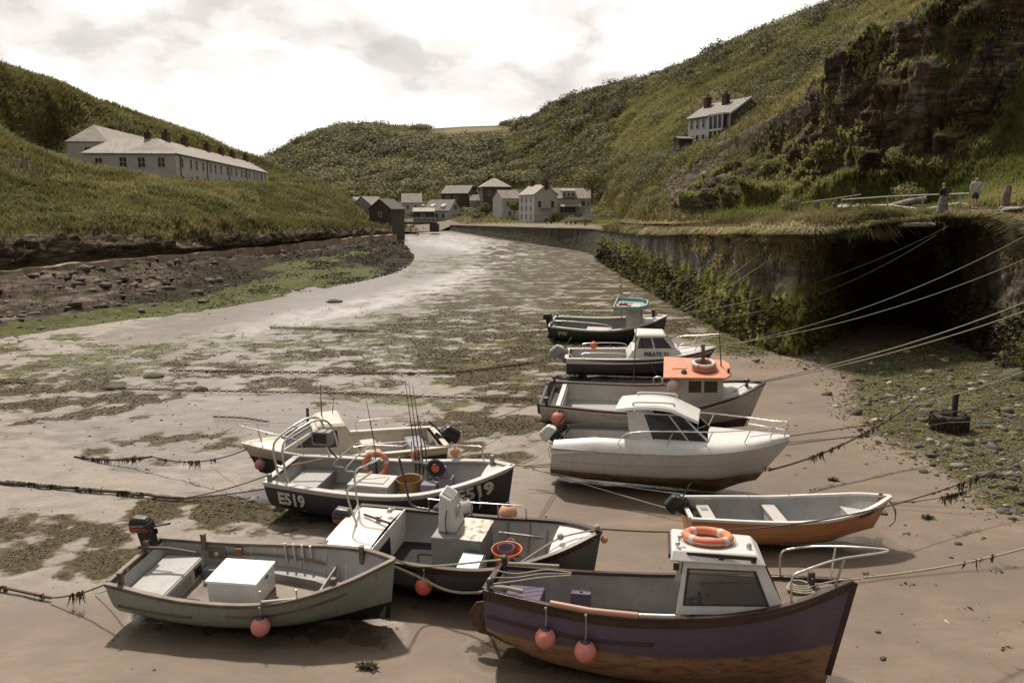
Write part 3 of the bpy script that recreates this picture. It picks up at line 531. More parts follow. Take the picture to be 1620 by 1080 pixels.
def bed_material():
    t = NT('harbour_mud_and_sand'); g = t.geo(); st = t.mapping(g, (.75, 1.25, 1)); big = t.noise(st, .25, 6, .6); mid = t.noise(st, 1.3, 8, .66, .4); fine = t.noise(g, 9, 8, .7)
    gr = t.noise(g, 60, 3, .6)
    sand = t.mix(t.mr(big, .4, .62), (.140, .098, .064), (.212, .150, .102)); damp = t.noise(t.mapping(g, (.5, .9, 1), (0, 0, .4)), .55, 7, .62, .5); sand = t.mix(t.mr(damp, .44, .58, .5, 0), sand, (.088, .063, .043)); sand = t.mix(t.mr(mid, .42, .7, 0, .6), sand, (0.100, 0.071, 0.048)); sand = t.mix(t.mr(t.noise(t.mapping(g, (.35, 2.2, 1), (0, 0, .25)), 1.2, 8, .7, .6), .52, .68, 0, .55), sand, (.095, .07, .048)); sand = t.mix(t.mr(t.noise(g, 3.4, 6, .7), .60, .70, 0, .5), sand, (.085, .062, .043)); sand = t.mix(.25, sand, t.mix(gr, (.05, .04, .03), (.33, .27, .21)))
    pud = t.mr(t.math('ADD', t.attr('scour'), t.math('MULTIPLY', t.math('SUBTRACT', t.noise(g, 1.6, 5, .6), .5), 1.5)), .84, .90)
    mud = t.mix(t.mr(mid, .4, .62), (.160, .126, .099), (.230, .186, .150)); mud = t.mix(t.mr(fine, .5, .72, 0, .5), mud, (.065, .052, .04))
    c = t.mix(t.attr('sandy'), mud, sand)
    # drainage wet patches
    wv = t.math('ADD', t.attr('wet'), t.math('MULTIPLY', t.math('SUBTRACT', t.noise(st, .7, 6, .6), .5), 1.6)); wm = t.mr(wv, .4, .62)
    c = t.mix(t.math('MULTIPLY', wm, .30), c, (.095, .078, .062))
    sv_ = t.noise(t.mapping(g, (.5, .35, 1), (0, 0, .5)), 1.1, 8, .72, .5); c = t.mix(t.math('MULTIPLY', t.math('MULTIPLY', t.attr('stream_glare'), .85), t.mr(sv_, .38, .58)), c, (.46, .435, .405))  # sky glare and ripples on the wet stream, painted pale into the bed colour
    sp = t.noise(st, 1.9, 9, .72, .3); sp2 = t.noise(t.mapping(g, (.5, 1.1, 1)), .55, 6, .6)
    am = t.mr(t.math('ADD', t.attr('algae'), t.math('MULTIPLY', t.math('SUBTRACT', sp, .5), 1.1)), .32, .52)
    am = t.math('MULTIPLY', t.math('MULTIPLY', am, t.mr(t.attr('algae'), .02, .25)), .9)
    c = t.mix(am, c, t.ramp(fine, [(.32, (.040, .040, .017)), (.5, (.090, .092, .038)), (.72, (.150, .148, .068))]))
    wdm = t.mr(t.math('ADD', t.attr('weed'), t.math('MULTIPLY', t.math('SUBTRACT', t.noise(t.mapping(st, (1, 1, 1), (0, 0, .5)), 2.1, 9, .74, .4), .5), 1.2)), .34, .55)
    wdm = t.math('MULTIPLY', wdm, t.mr(t.attr('weed'), .02, .25))
    c = t.mix(wdm, c, t.ramp(fine, [(.3, (.022, .018, .011)), (.5, (.075, .062, .036)), (.72, (.14, .115, .070))]))
    cell = t.voro(t.mapping(g, (1, 1.3, 1)), 5.5, 'F1', 'Color'); ce = t.voro(t.mapping(g, (1, 1.3, 1)), 5.5, 'DISTANCE_TO_EDGE')
    stn = t.mix(t.mr(ce, 0, .04, 1, 0), t.mix(.75, (.11, .092, .074), cell, 'MULTIPLY'), (.02, .016, .01)); sm = t.math('ADD', t.attr('shingle'), t.math('MULTIPLY', t.math('SUBTRACT', mid, .5), 1.2)); sm = t.mr(sm, .42, .55)
    c = t.mix(t.math('MULTIPLY', sm, t.mr(sp, .38, .52, .85, 0)), c, stn)
    c = t.mix(t.math('MULTIPLY', pud, .6), c, (.05, .038, .028)); cov = t.math('MAXIMUM', t.math('MAXIMUM', am, wdm), sm)
    ro = t.math('SUBTRACT', t.math('SUBTRACT', .74, t.math('MULTIPLY', wm, .36)), t.math('MULTIPLY', t.math('SUBTRACT', 1, t.attr('sandy')), .08))
    ro = t.math('SUBTRACT', t.math('ADD', ro, t.math('MULTIPLY', cov, .3), clamp=True), t.math('MULTIPLY', pud, .55), clamp=True)
    t.set(color=c, rough=ro, spec=t.math('SUBTRACT', .5, t.math('MULTIPLY', cov, .46)))
    h = t.math('ADD', t.math('MULTIPLY', mid, .6), t.math('ADD', t.math('MULTIPLY', fine, .22), t.math('MULTIPLY', cov, .35)))
    h = t.math('ADD', h, t.math('MULTIPLY', t.math('MULTIPLY', sm, ce), 2.0))
    bn = t.new('ShaderNodeBump'); t.lk(h, bn.inputs['Height']); t.lk(t.math('SUBTRACT', .55, t.math('MULTIPLY', wm, .10)), bn.inputs['Strength']); bn.inputs['Distance'].default_value = .06; t.lk(bn.outputs[0], t.b.inputs['Normal']); return t.m
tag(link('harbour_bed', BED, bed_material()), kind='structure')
bp = b3.copy(); BX, BY = X, Y; BWX, BWY = x.copy(), y.copy()
def bed_points(N, w, rng):
    d = np.hypot(bp[:, 0], bp[:, 1]); ww = np.maximum(w, 0)*(bp[:, 1] > 7)*(np.abs(BX-810) < 900)  # grid is already dense near the camera
    k = rng.choice(len(ww), N, p=ww/ww.sum()); p = bp[k].copy(); s = p[:, 1:2]*.006; p[:, :2] += rng.uniform(-1, 1, (N, 2))*s; return p, k
# ================================================================ boats: shared materials
PT = {}
def mat(key, fn, *a, **k):
    if key not in PT: PT[key] = fn(key, *a, **k)
    return PT[key]
WHITE = paint('white_gelcoat', (.62, .60, .57), .28, .30); OFFW = paint('off_white_paint', (.46, .44, .41), .4, .4); CREAM = paint('cream_gelcoat', (.60, .54, .44), .3, .3)
GREYP = paint('grey_paint', (.215, .21, .205), .5, .5); LGREY = paint('pale_grey_paint', (.33, .325, .315), .45, .45); DGREY = paint('dark_grey_paint', (.07, .07, .075), .45, .4)
BLACKP = paint('black_plastic', (.016, .016, .017), .35, .2); RUBBER = matte('black_rubber', (.02, .019, .018), .8); RUST = matte('rusty_iron', (.15, .078, .045), .85, c2=(.03, .018, .012), scale=9)
STEEL = metal('stainless_rail'); GALV = metal('galvanised_steel', (.42, .41, .39), .45, .35); DARKI = metal('dark_iron', (.12, .11, .10), .5, .6)
WOODG = wood('weathered_wood', (.115, .085, .062), (.24, .19, .145)); WOODD = wood('dark_varnished_wood', (.030, .014, .010), (.075, .033, .022), rough=.32); WOODO = wood('oar_wood', (.20, .10, .045), (.36, .20, .10), rough=.45); DECKW = wood('floor_boards', (.14, .10, .072), (.27, .205, .15))
ROPE = matte('pale_rope', (.42, .37, .29), .9, .4, 30); ROPED = matte('old_brown_rope', (.13, .10, .072), .95, .5, 20); ROPEG = matte('green_rope', (.16, .22, .17), .9, .4, 30); NETG = matte('green_net', (.05, .065, .045), .95, .5, 20)
ORANGE = paint('orange_plastic', (.58, .165, .085), .55, .6, (.50, .27, .17), scale=7); ORROOF = paint('faded_orange_paint', (.56, .225, .125), .55, .35); PINK = paint('faded_pink_vinyl', (.60, .19, .15), .6, .55, (.62, .40, .34), scale=7); PALEO = paint('pale_orange_vinyl', (.62, .33, .19), .5, .35, scale=6); VIOLET = paint('dark_violet_vinyl', (.045, .035, .06), .5, .3); WHITEV = paint('white_vinyl', (.55, .52, .48), .45, .4, scale=6); REDP = paint('red_plastic', (.50, .075, .04), .45, .35)
TURQ = paint('turquoise_paint', (.27, .43, .43), .4, .35); AQUA = paint('aqua_lid', (.26, .46, .42), .35, .3); GLASS = glassy('tinted_window', (.42, .40, .37)); CLEARG = glassy('clear_window', (.72, .70, .66)); PURPB = paint('purple_paint', (.085, .06, .11), .5, .3)
def hullmat(key, top, bot, zw, slope=0.0, bow=0, band=None, rough=.4, dirt=.55, soft=.012, botn=None, L=5.0):
    t = NT(key); co = t.coord(); x, y, z = t.xyz(co); n = t.noise(co, 2.2, 8, .65); st = t.noise(t.mapping(co, (7, 7, .7)), 2.2, 7, .65)
    f = t.math('MAXIMUM', t.math('MULTIPLY', t.mr(n, .46, .72), dirt*1.25), t.math('MULTIPLY', t.mr(st, .50, .70), dirt*1.25))
    tc = t.mix(f, top, tuple(c*.45+o_ for c, o_ in zip(top, (.035, .022, .012)))); scr = t.noise(t.mapping(co, (1.5, 1.5, 22)), 2.4, 5, .7); tc = t.mix(t.mr(scr, .66, .72, 0, dirt*.9), tc, tuple(min(.6, c*1.5+.05) for c in top)); tc = t.mix(t.math('MULTIPLY', t.mr(t.noise(co, 1.1, 4), .55, .75), .25), tc, tuple(min(1, c*1.35) for c in top))
    rs = t.noise(t.mapping(co, (5, 5, .45)), 3.1, 6, .6); tc = t.mix(t.mr(rs, .60, .72, 0, dirt*1.1), tc, (.13, .062, .030)); chp = t.noise(co, 13, 5, .6); tc = t.mix(t.mr(chp, .665, .685, 0, dirt*1.3), tc, (.20, .17, .14))
    if band: # a second colour between two heights
        zb, cb = band; m2 = t.mr(z, zb-.004, zb+.004, 1, 0); tc = t.mix(m2, tc, t.mix(f, cb, tuple(c*.5 for c in cb)))
    bn = t.noise(t.mapping(co, (1.2, 1.2, 4)), 2.6, 8, .68)
    bc = t.ramp(bn, [(.32, tuple(c*.35 for c in bot)), (.5, bot), (.72, botn or tuple(min(1, c*1.5) for c in bot))])
    w = t.math('SUBTRACT', z, t.math('ADD', zw, t.math('ADD', t.math('MULTIPLY', x, slope), t.math('MULTIPLY', t.math('POWER', t.math('DIVIDE', x, L), 3), bow))))
    w = t.math('ADD', w, t.math('MULTIPLY', t.math('SUBTRACT', n, .5), soft*2)); m = t.mr(w, -soft, soft)
    grime = t.mr(w, 0, .16, .45, 0); tc = t.mix(t.math('MULTIPLY', grime, t.mr(st, .3, .7)), tc, (.09, .07, .045))
    t.set(color=t.mix(m, bc, tc), rough=t.mr(t.math('ADD', n, t.math('MULTIPLY', m, -.15)), .2, .8, rough*.9, rough*1.7)); t.bump(t.noise(co, 5, 6), .06, .02); return t.m
def pch(tab):
    xs = np.array([a for a, _ in tab], float); y = np.array([b for _, b in tab], float); h = np.diff(xs); dlt = np.diff(y)/h; m = np.zeros_like(y)
    m[0] = dlt[0]; m[-1] = dlt[-1]
    for i in range(1, len(y)-1): m[i] = 0 if dlt[i-1]*dlt[i] < 0 else (dlt[i-1]*h[i]+dlt[i]*h[i-1])/(h[i-1]+h[i])
    def f(x):
        x = min(max(x, xs[0]), xs[-1]); i = min(int(np.searchsorted(xs, x, 'right')-1), len(xs)-2); s = (x-xs[i])/h[i]; s2 = s*s; s3 = s2*s
        return float((2*s3-3*s2+1)*y[i]+(s3-2*s2+s)*h[i]*m[i]+(-2*s3+3*s2)*y[i+1]+(s3-s2)*h[i]*m[i+1])
    return f
ROUND_ = ([1, 1.0, .985, .95, .86, .70, .46, .2, .0], [1, .82, .64, .47, .31, .18, .085, .03, 0])
RBOW = ([1, .88, .74, .60, .46, .33, .21, .1, .0], [1, .86, .72, .57, .43, .30, .17, .07, 0])
VEE = ([1, .985, .965, .94, .90, .885, .62, .3, .0], [1, .86, .70, .54, .37, .34, .2, .09, 0])
VBOW = ([1, .86, .73, .60, .47, .40, .26, .12, .0], [1, .88, .74, .60, .46, .42, .27, .12, 0])
class Boat:
    def __init__(s, name, label, cat, stern, bow, L, B, sheer, beam, keel=((0, 0), (.8, 0), (1, .25)), sec=ROUND_, bsec=RBOW, rake=.5, trake=.1, heel=0, pitch=0, ground=0.0, head=None, dz=0, group='boats lying aground in the harbour', blend=2.2):
        s.L, s.Bm = L, B; s.sh, s.bf, s.kf = pch(sheer), pch(beam), pch(keel); s.sec, s.bsec, s.rake, s.trake, s.bl = sec, bsec, rake, trake, blend
        z0, z1 = s.sh(0), s.sh(1)
        hd = head
        for _ in range(6):
            if head is None and _ == 0: a = P(*stern, ground+z0); b = P(*bow, ground+z1); hd = math.atan2(b.y-a.y, b.x-a.x)
            M = Matrix.Rotation(hd, 3, 'Z') @ Matrix.Rotation(heel, 3, 'X') @ Matrix.Rotation(-pitch, 3, 'Y')
            oa = M @ Vector((0, 0, z0)); ob = M @ Vector((L, 0, z1)); a = P(*stern, ground+dz+oa.z); root = a-oa
            if head is None: b = P(*bow, ground+dz+ob.z); t = b-root; v = ob; hd += math.atan2(t.y, t.x)-math.atan2(v.y, v.x)
        root.z = ground+dz; s.M = Matrix.Translation(root) @ M.to_4x4(); s.hd = hd
        s.root = thing(name, label, cat, root, (M @ Matrix.Identity(3)).to_euler(), group)
        s.fit = (P(*bow, ground+dz+ob.z)-(root+ob)).length
    def w(s, p): return s.M @ Vector(p)
    def secat(s, t):
        k = max(0, t)**s.bl; a = np.array(s.sec); b = np.array(s.bsec); return a*(1-k)+b*k
    def pt(s, t, j, side=1):
        f = s.secat(t); z0 = s.kf(t); zz = z0+(s.sh(t)-z0)*f[1][j]; return Vector((s.xat(t, zz), side*s.Bm*s.bf(t)*f[0][j], zz))
    def xat(s, t, z):
        zf = z/s.sh(1); q = max(0, (t-.62)/.38); return t*s.L-s.rake*max(0, 1-zf)*q*q*(3-2*q)-s.trake*(z/s.sh(0))*max(0, 1-t*4)
    def half(s, t, z):
        f = s.secat(t); z0 = s.kf(t); zz = z0+(s.sh(t)-z0)*f[1]; return s.Bm*s.bf(t)*float(np.interp(z, zz[::-1], f[0][::-1]))
    def surf(s, x, z, side=1, off=0.0):
        lo, hi = 0, 1
        for _ in range(24):
            m = (lo+hi)/2
            if s.xat(m, z) < x: lo = m
            else: hi = m
        return Vector((x, side*(s.half(lo, z)+off), z))
    def sheerpt(s, t, side, off=0.0, dz=0.0):
        return Vector((s.xat(t, s.sh(t)), side*max(0, s.Bm*s.bf(t)+off), s.sh(t)+dz))
    def hull(s, m, n=30, name='hull'):
        V = []; F = []; J = len(s.sec[0]); cols = 2*J-1
        for i in range(n+1):
            t = i/n
            V += [s.pt(t, j) for j in range(J)]+[s.pt(t, j, -1) for j in range(J-2, -1, -1)]
        for i in range(n):
            for j in range(cols-1): a = i*cols+j; F.append((a, a+1, a+cols+1, a+cols))
        F.append(tuple(range(cols)))
        mb = MB(); mb.add(V, F); s.ho = mb.build(name, m, s.root, smooth=True, angle=48); return s.ho
    def liner(s, m, zf, t0=.03, t1=.97, th=.05, n=24, fm=None, top=0.0, name='inner_liner', fname='floor'):
        V = []; F = []; K = 5; ts = [t0+(t1-t0)*i/n for i in range(n+1)]
        fl = []
        for t in ts:
            zs = s.sh(t)-top; zb = min(max(zf, s.kf(t)+.05), zs-.02)
            for k in range(K+1):
                z = zs+(zb-zs)*k/K; V.append(Vector((s.xat(t, z), max(.004, s.half(t, z)-th), z)))
            for k in range(K, -1, -1):
                z = zs+(zb-zs)*k/K; V.append(Vector((s.xat(t, z), -max(.004, s.half(t, z)-th), z)))
            fl.append((Vector((s.xat(t, zb), max(.004, s.half(t, zb)-th), zb+.004)), Vector((s.xat(t, zb), -max(.004, s.half(t, zb)-th), zb+.004))))
        C = 2*K+2
        for i in range(n):
            for k in list(range(K))+list(range(K+1, C-1)): a = i*C+k; F.append((a, a+1, a+C+1, a+C))
        F.append(tuple(range(C)))
        mb = MB(); mb.add(V, F); mb.build(name, m, s.root, smooth=True, angle=50)
        mb = MB(); V = [p for q in fl for p in q]; mb.add(V, [(2*i, 2*i+1, 2*i+3, 2*i+2) for i in range(n)]); mb.build(fname, fm or m, s.root)
    def gunwale(s, m, w=.09, h=.05, off=-.02, dz=-.01, t0=0, transom=True, name='gunwale', n=30, t1=.995):
        mb = MB(); ts = [t0+(t1-t0)*i/n for i in range(n+1)]
        mb.sweep([s.sheerpt(t, 1, off, dz) for t in ts]+[s.sheerpt(t, -1, off, dz) for t in ts[::-1]], w, h)
        if transom: mb.box((s.xat(0, s.sh(0))+.01, 0, s.sh(0)+dz+h*.5), (w, 2*s.Bm*s.bf(0)-w*1.1+2*off, h*.96))
        return mb.build(name, m, s.root, bevel=min(.012, h*.25), seg=2)
    def strake(s, m, t0, t1, below=None, z=None, w=.04, h=.05, name='rubbing_strake', sides=(1, -1), n=22):
        mb = MB()
        for sd in sides:
            pts = []
            for i in range(n+1):
                t = t0+(t1-t0)*i/n; zz = z if z is not None else s.sh(t)-below
                pts.append(Vector((s.xat(t, zz), sd*(s.half(t, zz)+.004), zz)))
            mb.sweep(pts, w, h)
        return mb.build(name, m, s.root, bevel=.008)
    def deck(s, m, t0, t1=.992, drop=.02, inset=.03, camber=.05, name='foredeck', n=14, aftface=None):
        mb = MB(); V = []; F = []; K = 6
        for i in range(n+1):
            t = t0+(t1-t0)*i/n; hw = max(.004, s.Bm*s.bf(t)-inset)
            for k in range(K+1):
                u = -1+2*k/K; z = s.sh(t)-drop+camber*(1-u*u)*min(1, hw/.4); V.append(Vector((s.xat(t, s.sh(t)), u*hw, z)))
        for i in range(n):
            for k in range(K): a = i*(K+1)+k; F.append((a, a+1, a+K+2, a+K+1))
        if aftface is not None:
            b = len(V); V += [Vector((V[k].x, V[k].y*.96, min(aftface, V[k].z-.01))) for k in range(K+1)]
            for k in range(K): F.append((k, k+1, b+k+1, b+k))
        mb.add(V, F); return mb.build(name, m, s.root, smooth=True)
    def text(s, txt, m, x0, zc, size, side=-1, name='painted_lettering', slope=0.0, squash=1.0):
        cu = bpy.data.curves.new('lettering', 'FONT'); cu.body = txt; cu.size = size; cu.resolution_u = 3; cu.offset = size*.045
        o = bpy.data.objects.new('lettering', cu); COL.objects.link(o); dg = bpy.context.evaluated_depsgraph_get()
        me = bpy.data.meshes.new_from_object(o.evaluated_get(dg)); bpy.data.objects.remove(o); bpy.data.curves.remove(cu)
        bm = bmesh.new(); bm.from_mesh(me); bmesh.ops.triangulate(bm, faces=bm.faces); bmesh.ops.subdivide_edges(bm, edges=[e for e in bm.edges if e.calc_length() > size*.25], cuts=1)
        for v in bm.verts:
            x = v.co.x*squash; z = zc+v.co.y+slope*x; X_ = x0+x if side < 0 else x0-x
            v.co = s.surf(X_, z, side, .022)
        bm.to_mesh(me); bm.free(); return link(name, me, m, s.root)
    def part(s, mb, name, m, parent=None, **k): return mb.build(name, m, parent or s.root, **k)
def curvepts(pts, n=6):
    return [Vector(p) for p in cr(np.array([tuple(p) for p in pts]), n)]
def rail(b, name, runs, r=.014, m=None, smoothn=0):
    mb = MB()
    for run in runs: mb.tube(curvepts(run, smoothn) if smoothn else run, r, 6)
    return mb.build(name, m or STEEL, b.root, smooth=True, angle=60)
def lerp4(q, u, v): return q[0]*(1-u)*(1-v)+q[1]*u*(1-v)+q[2]*u*v+q[3]*(1-u)*v
def panel(mf, mg, q, wins=(), th=.03, frame=None, fw=.02):
    """a flat wall q = bottom-left, bottom-right, top-right, top-left (seen from outside) with one row of window holes"""
    q = [Vector(p) for p in q]; nn = (q[1]-q[0]).cross(q[3]-q[0]).normalized(); T = -nn*th
    def rect(mb, u0, u1, v0, v1, t=T, o=0): mb.poly([lerp4(q, u0, v0)+nn*o, lerp4(q, u1, v0)+nn*o, lerp4(q, u1, v1)+nn*o, lerp4(q, u0, v1)+nn*o], t)
    if not wins: rect(mf, 0, 1, 0, 1); return
    v0 = min(w[2] for w in wins); v1 = max(w[3] for w in wins)
    rect(mf, 0, 1, 0, v0)
    if v1 < 1: rect(mf, 0, 1, v1, 1)
    e = 0
    for (u0, u1, a, b_) in sorted(wins):
        if u0 > e: rect(mf, e, u0, v0, v1)
        rect(mg, u0, u1, v0, v1, -nn*.006, -th*.5); e = u1
        if frame is not None:
            p = [lerp4(q, u0, v0), lerp4(q, u1, v0), lerp4(q, u1, v1), lerp4(q, u0, v1)]
            c = sum(p, Vector())/4; pin = [x+(c-x).normalized()*fw for x in p]
            for i in range(4): j = (i+1) % 4; frame.poly([p[i]+nn*.008, p[j]+nn*.008, pin[j]+nn*.008, pin[i]+nn*.008], -nn*.02)
    if e < 1: rect(mf, e, 1, v0, v1)
# ---- reusable things
def outboard(b, loc, tilt, cowl=None, accent=None, sc=1.0, leg=None, side_text=None, yaw=0):
    """loc = clamp on the transom in boat space; built pointing down, then tilted up aft"""
    cowl = cowl or BLACKP; leg = leg or BLACKP
    M = Matrix.Translation(loc) @ Matrix.Rotation(yaw, 4, 'Z') @ Matrix.Rotation(-tilt, 4, 'Y') @ Matrix.Scale(sc, 4)
    T = lambda mb: [mb.v.__setitem__(i, tuple(M @ Vector(v))) for i, v in enumerate(mb.v)]
    m = MB(); m.hexa([(-.16, -.06, -.62), (-.02, -.045, -.62), (-.02, .045, -.62), (-.16, .06, -.62)], [(-.22, -.085, .16), (.0, -.085, .16), (.0, .085, .16), (-.22, .085, .16)])
    m.box((-.09, 0, -.60), (.34, .16, .018)); m.lathe([(.012, -.28), (.05, -.2), (.062, -.05), (.058, .1), (.03, .2)], 12, Matrix.Translation((-.08, 0, -.76)) @ Matrix.Rotation(PI/2, 4, 'Y') @ Matrix.Scale(-1, 4, (0, 0, 1)))
    m.hexa([(-.14, -.01, -.98), (-.05, -.01, -.98), (-.05, .01, -.98), (-.14, .01, -.98)], [(-.17, -.03, -.6), (.02, -.03, -.6), (.02, .03, -.6), (-.17, .03, -.6)])
    m.box((.05, 0, -.05), (.10, .22, .30)); m.box((.09, .09, .06), (.12, .04, .12)); m.box((.09, -.09, .06), (.12, .04, .12))
    T(m); o = m.build('outboard_motor', leg, b.root, bevel=.012*sc)
    c = MB(); c.hexa([(-.34, -.14, .15), (.13, -.13, .15), (.13, .13, .15), (-.34, .14, .15)], [(-.33, -.15, .36), (.10, -.13, .33), (.10, .13, .33), (-.33, .15, .36)])
    c.hexa([(-.33, -.15, .36), (.10, -.13, .33), (.10, .13, .33), (-.33, .15, .36)], [(-.26, -.10, .47), (.04, -.09, .43), (.04, .09, .43), (-.26, .10, .47)])
    T(c); co = c.build('cowl', cowl, o, bevel=.035*sc, seg=3)
    if accent:
        a = MB()
        for sd in (-1, 1): a.hexa([(-.30, sd*.147, .20), (.08, sd*.135, .20), (.08, sd*.142, .20), (-.30, sd*.155, .20)], [(-.31, sd*.150, .245), (.04, sd*.136, .225), (.04, sd*.143, .225), (-.31, sd*.158, .245)])
        a.box((-.10, 0, .158), (.40, .25, .03)); T(a); a.build('cowl_stripe', accent, co)
    p = MB(); p.lathe([(.03, -.06), (.035, .05), (.01, .09)], 10, Matrix.Translation((-.20, 0, -.76)) @ Matrix.Rotation(-PI/2, 4, 'Y'))
    for k in range(3):
        A = 2*PI*k/3; dy, dz = math.cos(A), math.sin(A); p.poly([(-.20, dy*.03, -.76+dz*.03), (-.185, dy*.07-dz*.07, -.76+dz*.07+dy*.07), (-.205, dy*.16-dz*.03, -.76+dz*.16+dy*.03), (-.225, dy*.12+dz*.05, -.76+dz*.12-dy*.05)], (.008, 0, 0))
    T(p); p.build('propeller', DARKI, o, smooth=True)
    h = MB(); h.tube([(.05, .0, .18), (.32, .02, .22), (.52, .04, .24)], [.02, .018, .024], 8); T(h); h.build('tiller', BLACKP, o, smooth=True)
    if side_text:
        cu = bpy.data.curves.new('t', 'FONT'); cu.body = side_text; cu.size = .075; cu.shear = .2; o2 = bpy.data.objects.new('t', cu); COL.objects.link(o2)
        me = bpy.data.meshes.new_from_object(o2.evaluated_get(bpy.context.evaluated_depsgraph_get())); bpy.data.objects.remove(o2)
        me.transform(M @ Matrix.Translation((-.30, -.157, .27)) @ Matrix.Rotation(PI/2, 4, 'X')); link('maker_lettering', me, WHITEV, co)
    return o
def buoy(b, at, r, drop, m, label, capm=None, squash=1.02, group='round fender buoys hung on the boats', out=None):
    """a round fender hanging on its lanyard from point `at` (boat space), plumb in the world"""
    w = b.w(at) if b else Vector(at); c = w+Vector((0, 0, -drop-r*squash)); o = thing('fender_buoy', label, 'buoy', c, group=group)
    mb = MB(); mb.ball((0, 0, 0), r, 20, (1, 1, squash)); mb.build('float', m, o, smooth=True, angle=80)
    mb = MB(); mb.lathe([(r*.55, r*squash*.80), (r*.44, r*squash*.93), (r*.2, r*squash*1.03), (r*.13, r*squash*1.2), (r*.05, r*squash*1.24)], 14); mb.build('neck_cap', capm or VIOLET, o, smooth=True)
    if drop > .03: mb = MB(); mb.tube([(0, 0, r*squash*1.15), (.01, .005, r*squash+drop*.5), (0, 0, r*squash+drop)], .009, 6); mb.ball((0, 0, r*squash+drop), .025, 8); mb.build('lanyard', ROPE, o, smooth=True)
    return o
def lifering(M, label, R_=.30, r=.065, m=None, group='orange lifebuoys', bands=None):
    o = thing('life_ring', label, 'life ring', M.to_translation(), M.to_euler(), group)
    mb = MB(); mb.torus((0, 0, 0), R_, r, None, 36, 12); mb.build('ring', m or ORANGE, o, smooth=True, angle=80)
    for k in range(4):
        A = PI/2*k+.3; mb = MB(); pts = [((R_)*math.cos(A+d), R_*math.sin(A+d), 0) for d in (-.13, 0, .13)]; mb.tube(pts, r*1.03, 12); mb.build('band', bands or WHITEV, o, smooth=True)
    mb = MB(); mb.tube([((R_+r*(1.02+.35*abs(math.sin(2*A-.6))))*math.cos(A), (R_+r*(1.02+.35*abs(math.sin(2*A-.6))))*math.sin(A), -.01) for A in [2*PI*i/40 for i in range(40)]], .008, 5, closed=True); mb.build('grab_line', ROPE, o, smooth=True)
    return o
def ropeline(name, label, a, b, sag=.2, r=.014, m=None, weed=0, n=26, cat='rope', group=None, extra=None, wob=0.0):
    a, b = Vector(a), Vector(b); mb = MB(); pts = []; rg = random.Random(len(label)*7+int(a.x*10))
    for i in range(n+1):
        t = i/n; p = a.lerp(b, t); p.z -= sag*4*t*(1-t); p += Vector((rg.uniform(-1, 1), rg.uniform(-1, 1), 0))*wob*(0 < i < n); pts.append(p)
    mb.tube(pts, r, 6); o = mb.build(name, m or ROPED, smooth=True, angle=70); tag(o, label, cat, group)
    if weed:
        ps = []; rn = np.random.RandomState(len(label)); w0, w1 = extra or (.3, .6); cl_c = rn.uniform(w0, w1, max(3, weed//6))
        for _ in range(weed):
            t = float(np.clip(rn.choice(cl_c)+rn.normal(0, .022), w0, w1)); p = a.lerp(b, t); p.z -= sag*4*t*(1-t); ps.append(tuple(p+Vector((0, 0, r))))
        ps = np.array(ps); q = tufts('hanging_weed', ps, np.tile([0, 0, -1.], (len(ps), 1)), rn.uniform(.08, .28, len(ps)), .03, M_WEED, 3, .5, parent=o, rng=rn, up=-.4); q['kind'] = 'stuff'
    return o
GRP = 'boats lying aground in the harbour'
# ================================================================ the boats
# ---- sage green open boat, front left
gb = Boat('green_dayboat', 'open sage green boat with weathered wooden gunwale and a white box amidships, front left', 'boat', (224, 888), (616, 886), 4.95, 1.08,
  ((0, .92), (.3, .80), (.6, .86), (.85, 1.08), (1, 1.27)), ((0, .80), (.2, .93), (.45, 1), (.7, .86), (.88, .47), (1, .015)), keel=((0, .10), (.3, .02), (.85, 0), (1, .10)), rake=.16, trake=.16, heel=R(5), blend=2.4)
b = gb; b.hull(hullmat('sage_green_hull', (.25, .285, .24), (.010, .010, .010), .14, .01, .28, L=5, dirt=.35)); b.liner(LGREY, .30, .02, .955, fm=DECKW)
b.gunwale(WOODG, .10, .065); mb = MB(); mb.box((4.72, 0, .62), (.1, .06, 1.1), Matrix.Rotation(.12, 3, 'Y')); b.part(mb, 'stem_post', WOODG)
b.strake(WOODG, .02, .31, z=.50, w=.05, h=.045); b.strake(WOODG, .44, .86, below=.24, w=.045, h=.05)
mb = MB(); mb.box((.40, 0, .63), (.74, 1.50, .045)); b.part(mb, 'stern_bench', LGREY, bevel=.01)
mb = MB(); mb.box((.775, 0, .465), (.03, 1.60, .33)); lk = b.part(mb, 'locker_front', OFFW)
mb = MB(); mb.box((.80, -.12, .47), (.02, .78, .22)); b.part(mb, 'locker_door', GREYP, lk, bevel=.03); mb = MB(); mb.box((.805, .52, .49), (.02, .22, .20)); mb.box((.83, .52, .49), (.03, .05, .05)); b.part(mb, 'switch_panel', BLACKP, lk)
for sd in (-1, 1):
    mb = MB(); pts = [b.surf(x, .46, sd, -.06) for x in (.85, 1.6, 2.4, 3.2, 3.7)]; inn = [p+Vector((0, -sd*.30, 0)) for p in pts]
    mb.add(pts+inn+[p-Vector((0, 0, .16)) for p in inn], [(i, i+1, 6+i, 5+i) for i in range(4)]+[(5+i, 6+i, 11+i, 10+i) for i in range(4)]); b.part(mb, 'side_bench', GREYP)
mb = MB(); mb.poly([b.surf(3.55, .68, 1, -.09), b.surf(3.55, .68, -1, -.09), b.surf(3.55, .36, -1, -.09), b.surf(3.55, .36, 1, -.09)], (.03, 0, 0)); b.part(mb, 'forward_bulkhead', GREYP)
mb = MB(); mb.tube([b.surf(x, .64, 1, -.075) for x in (1.0, 1.8, 2.6, 3.3)], .022, 6); b.part(mb, 'inwale', WOODG)
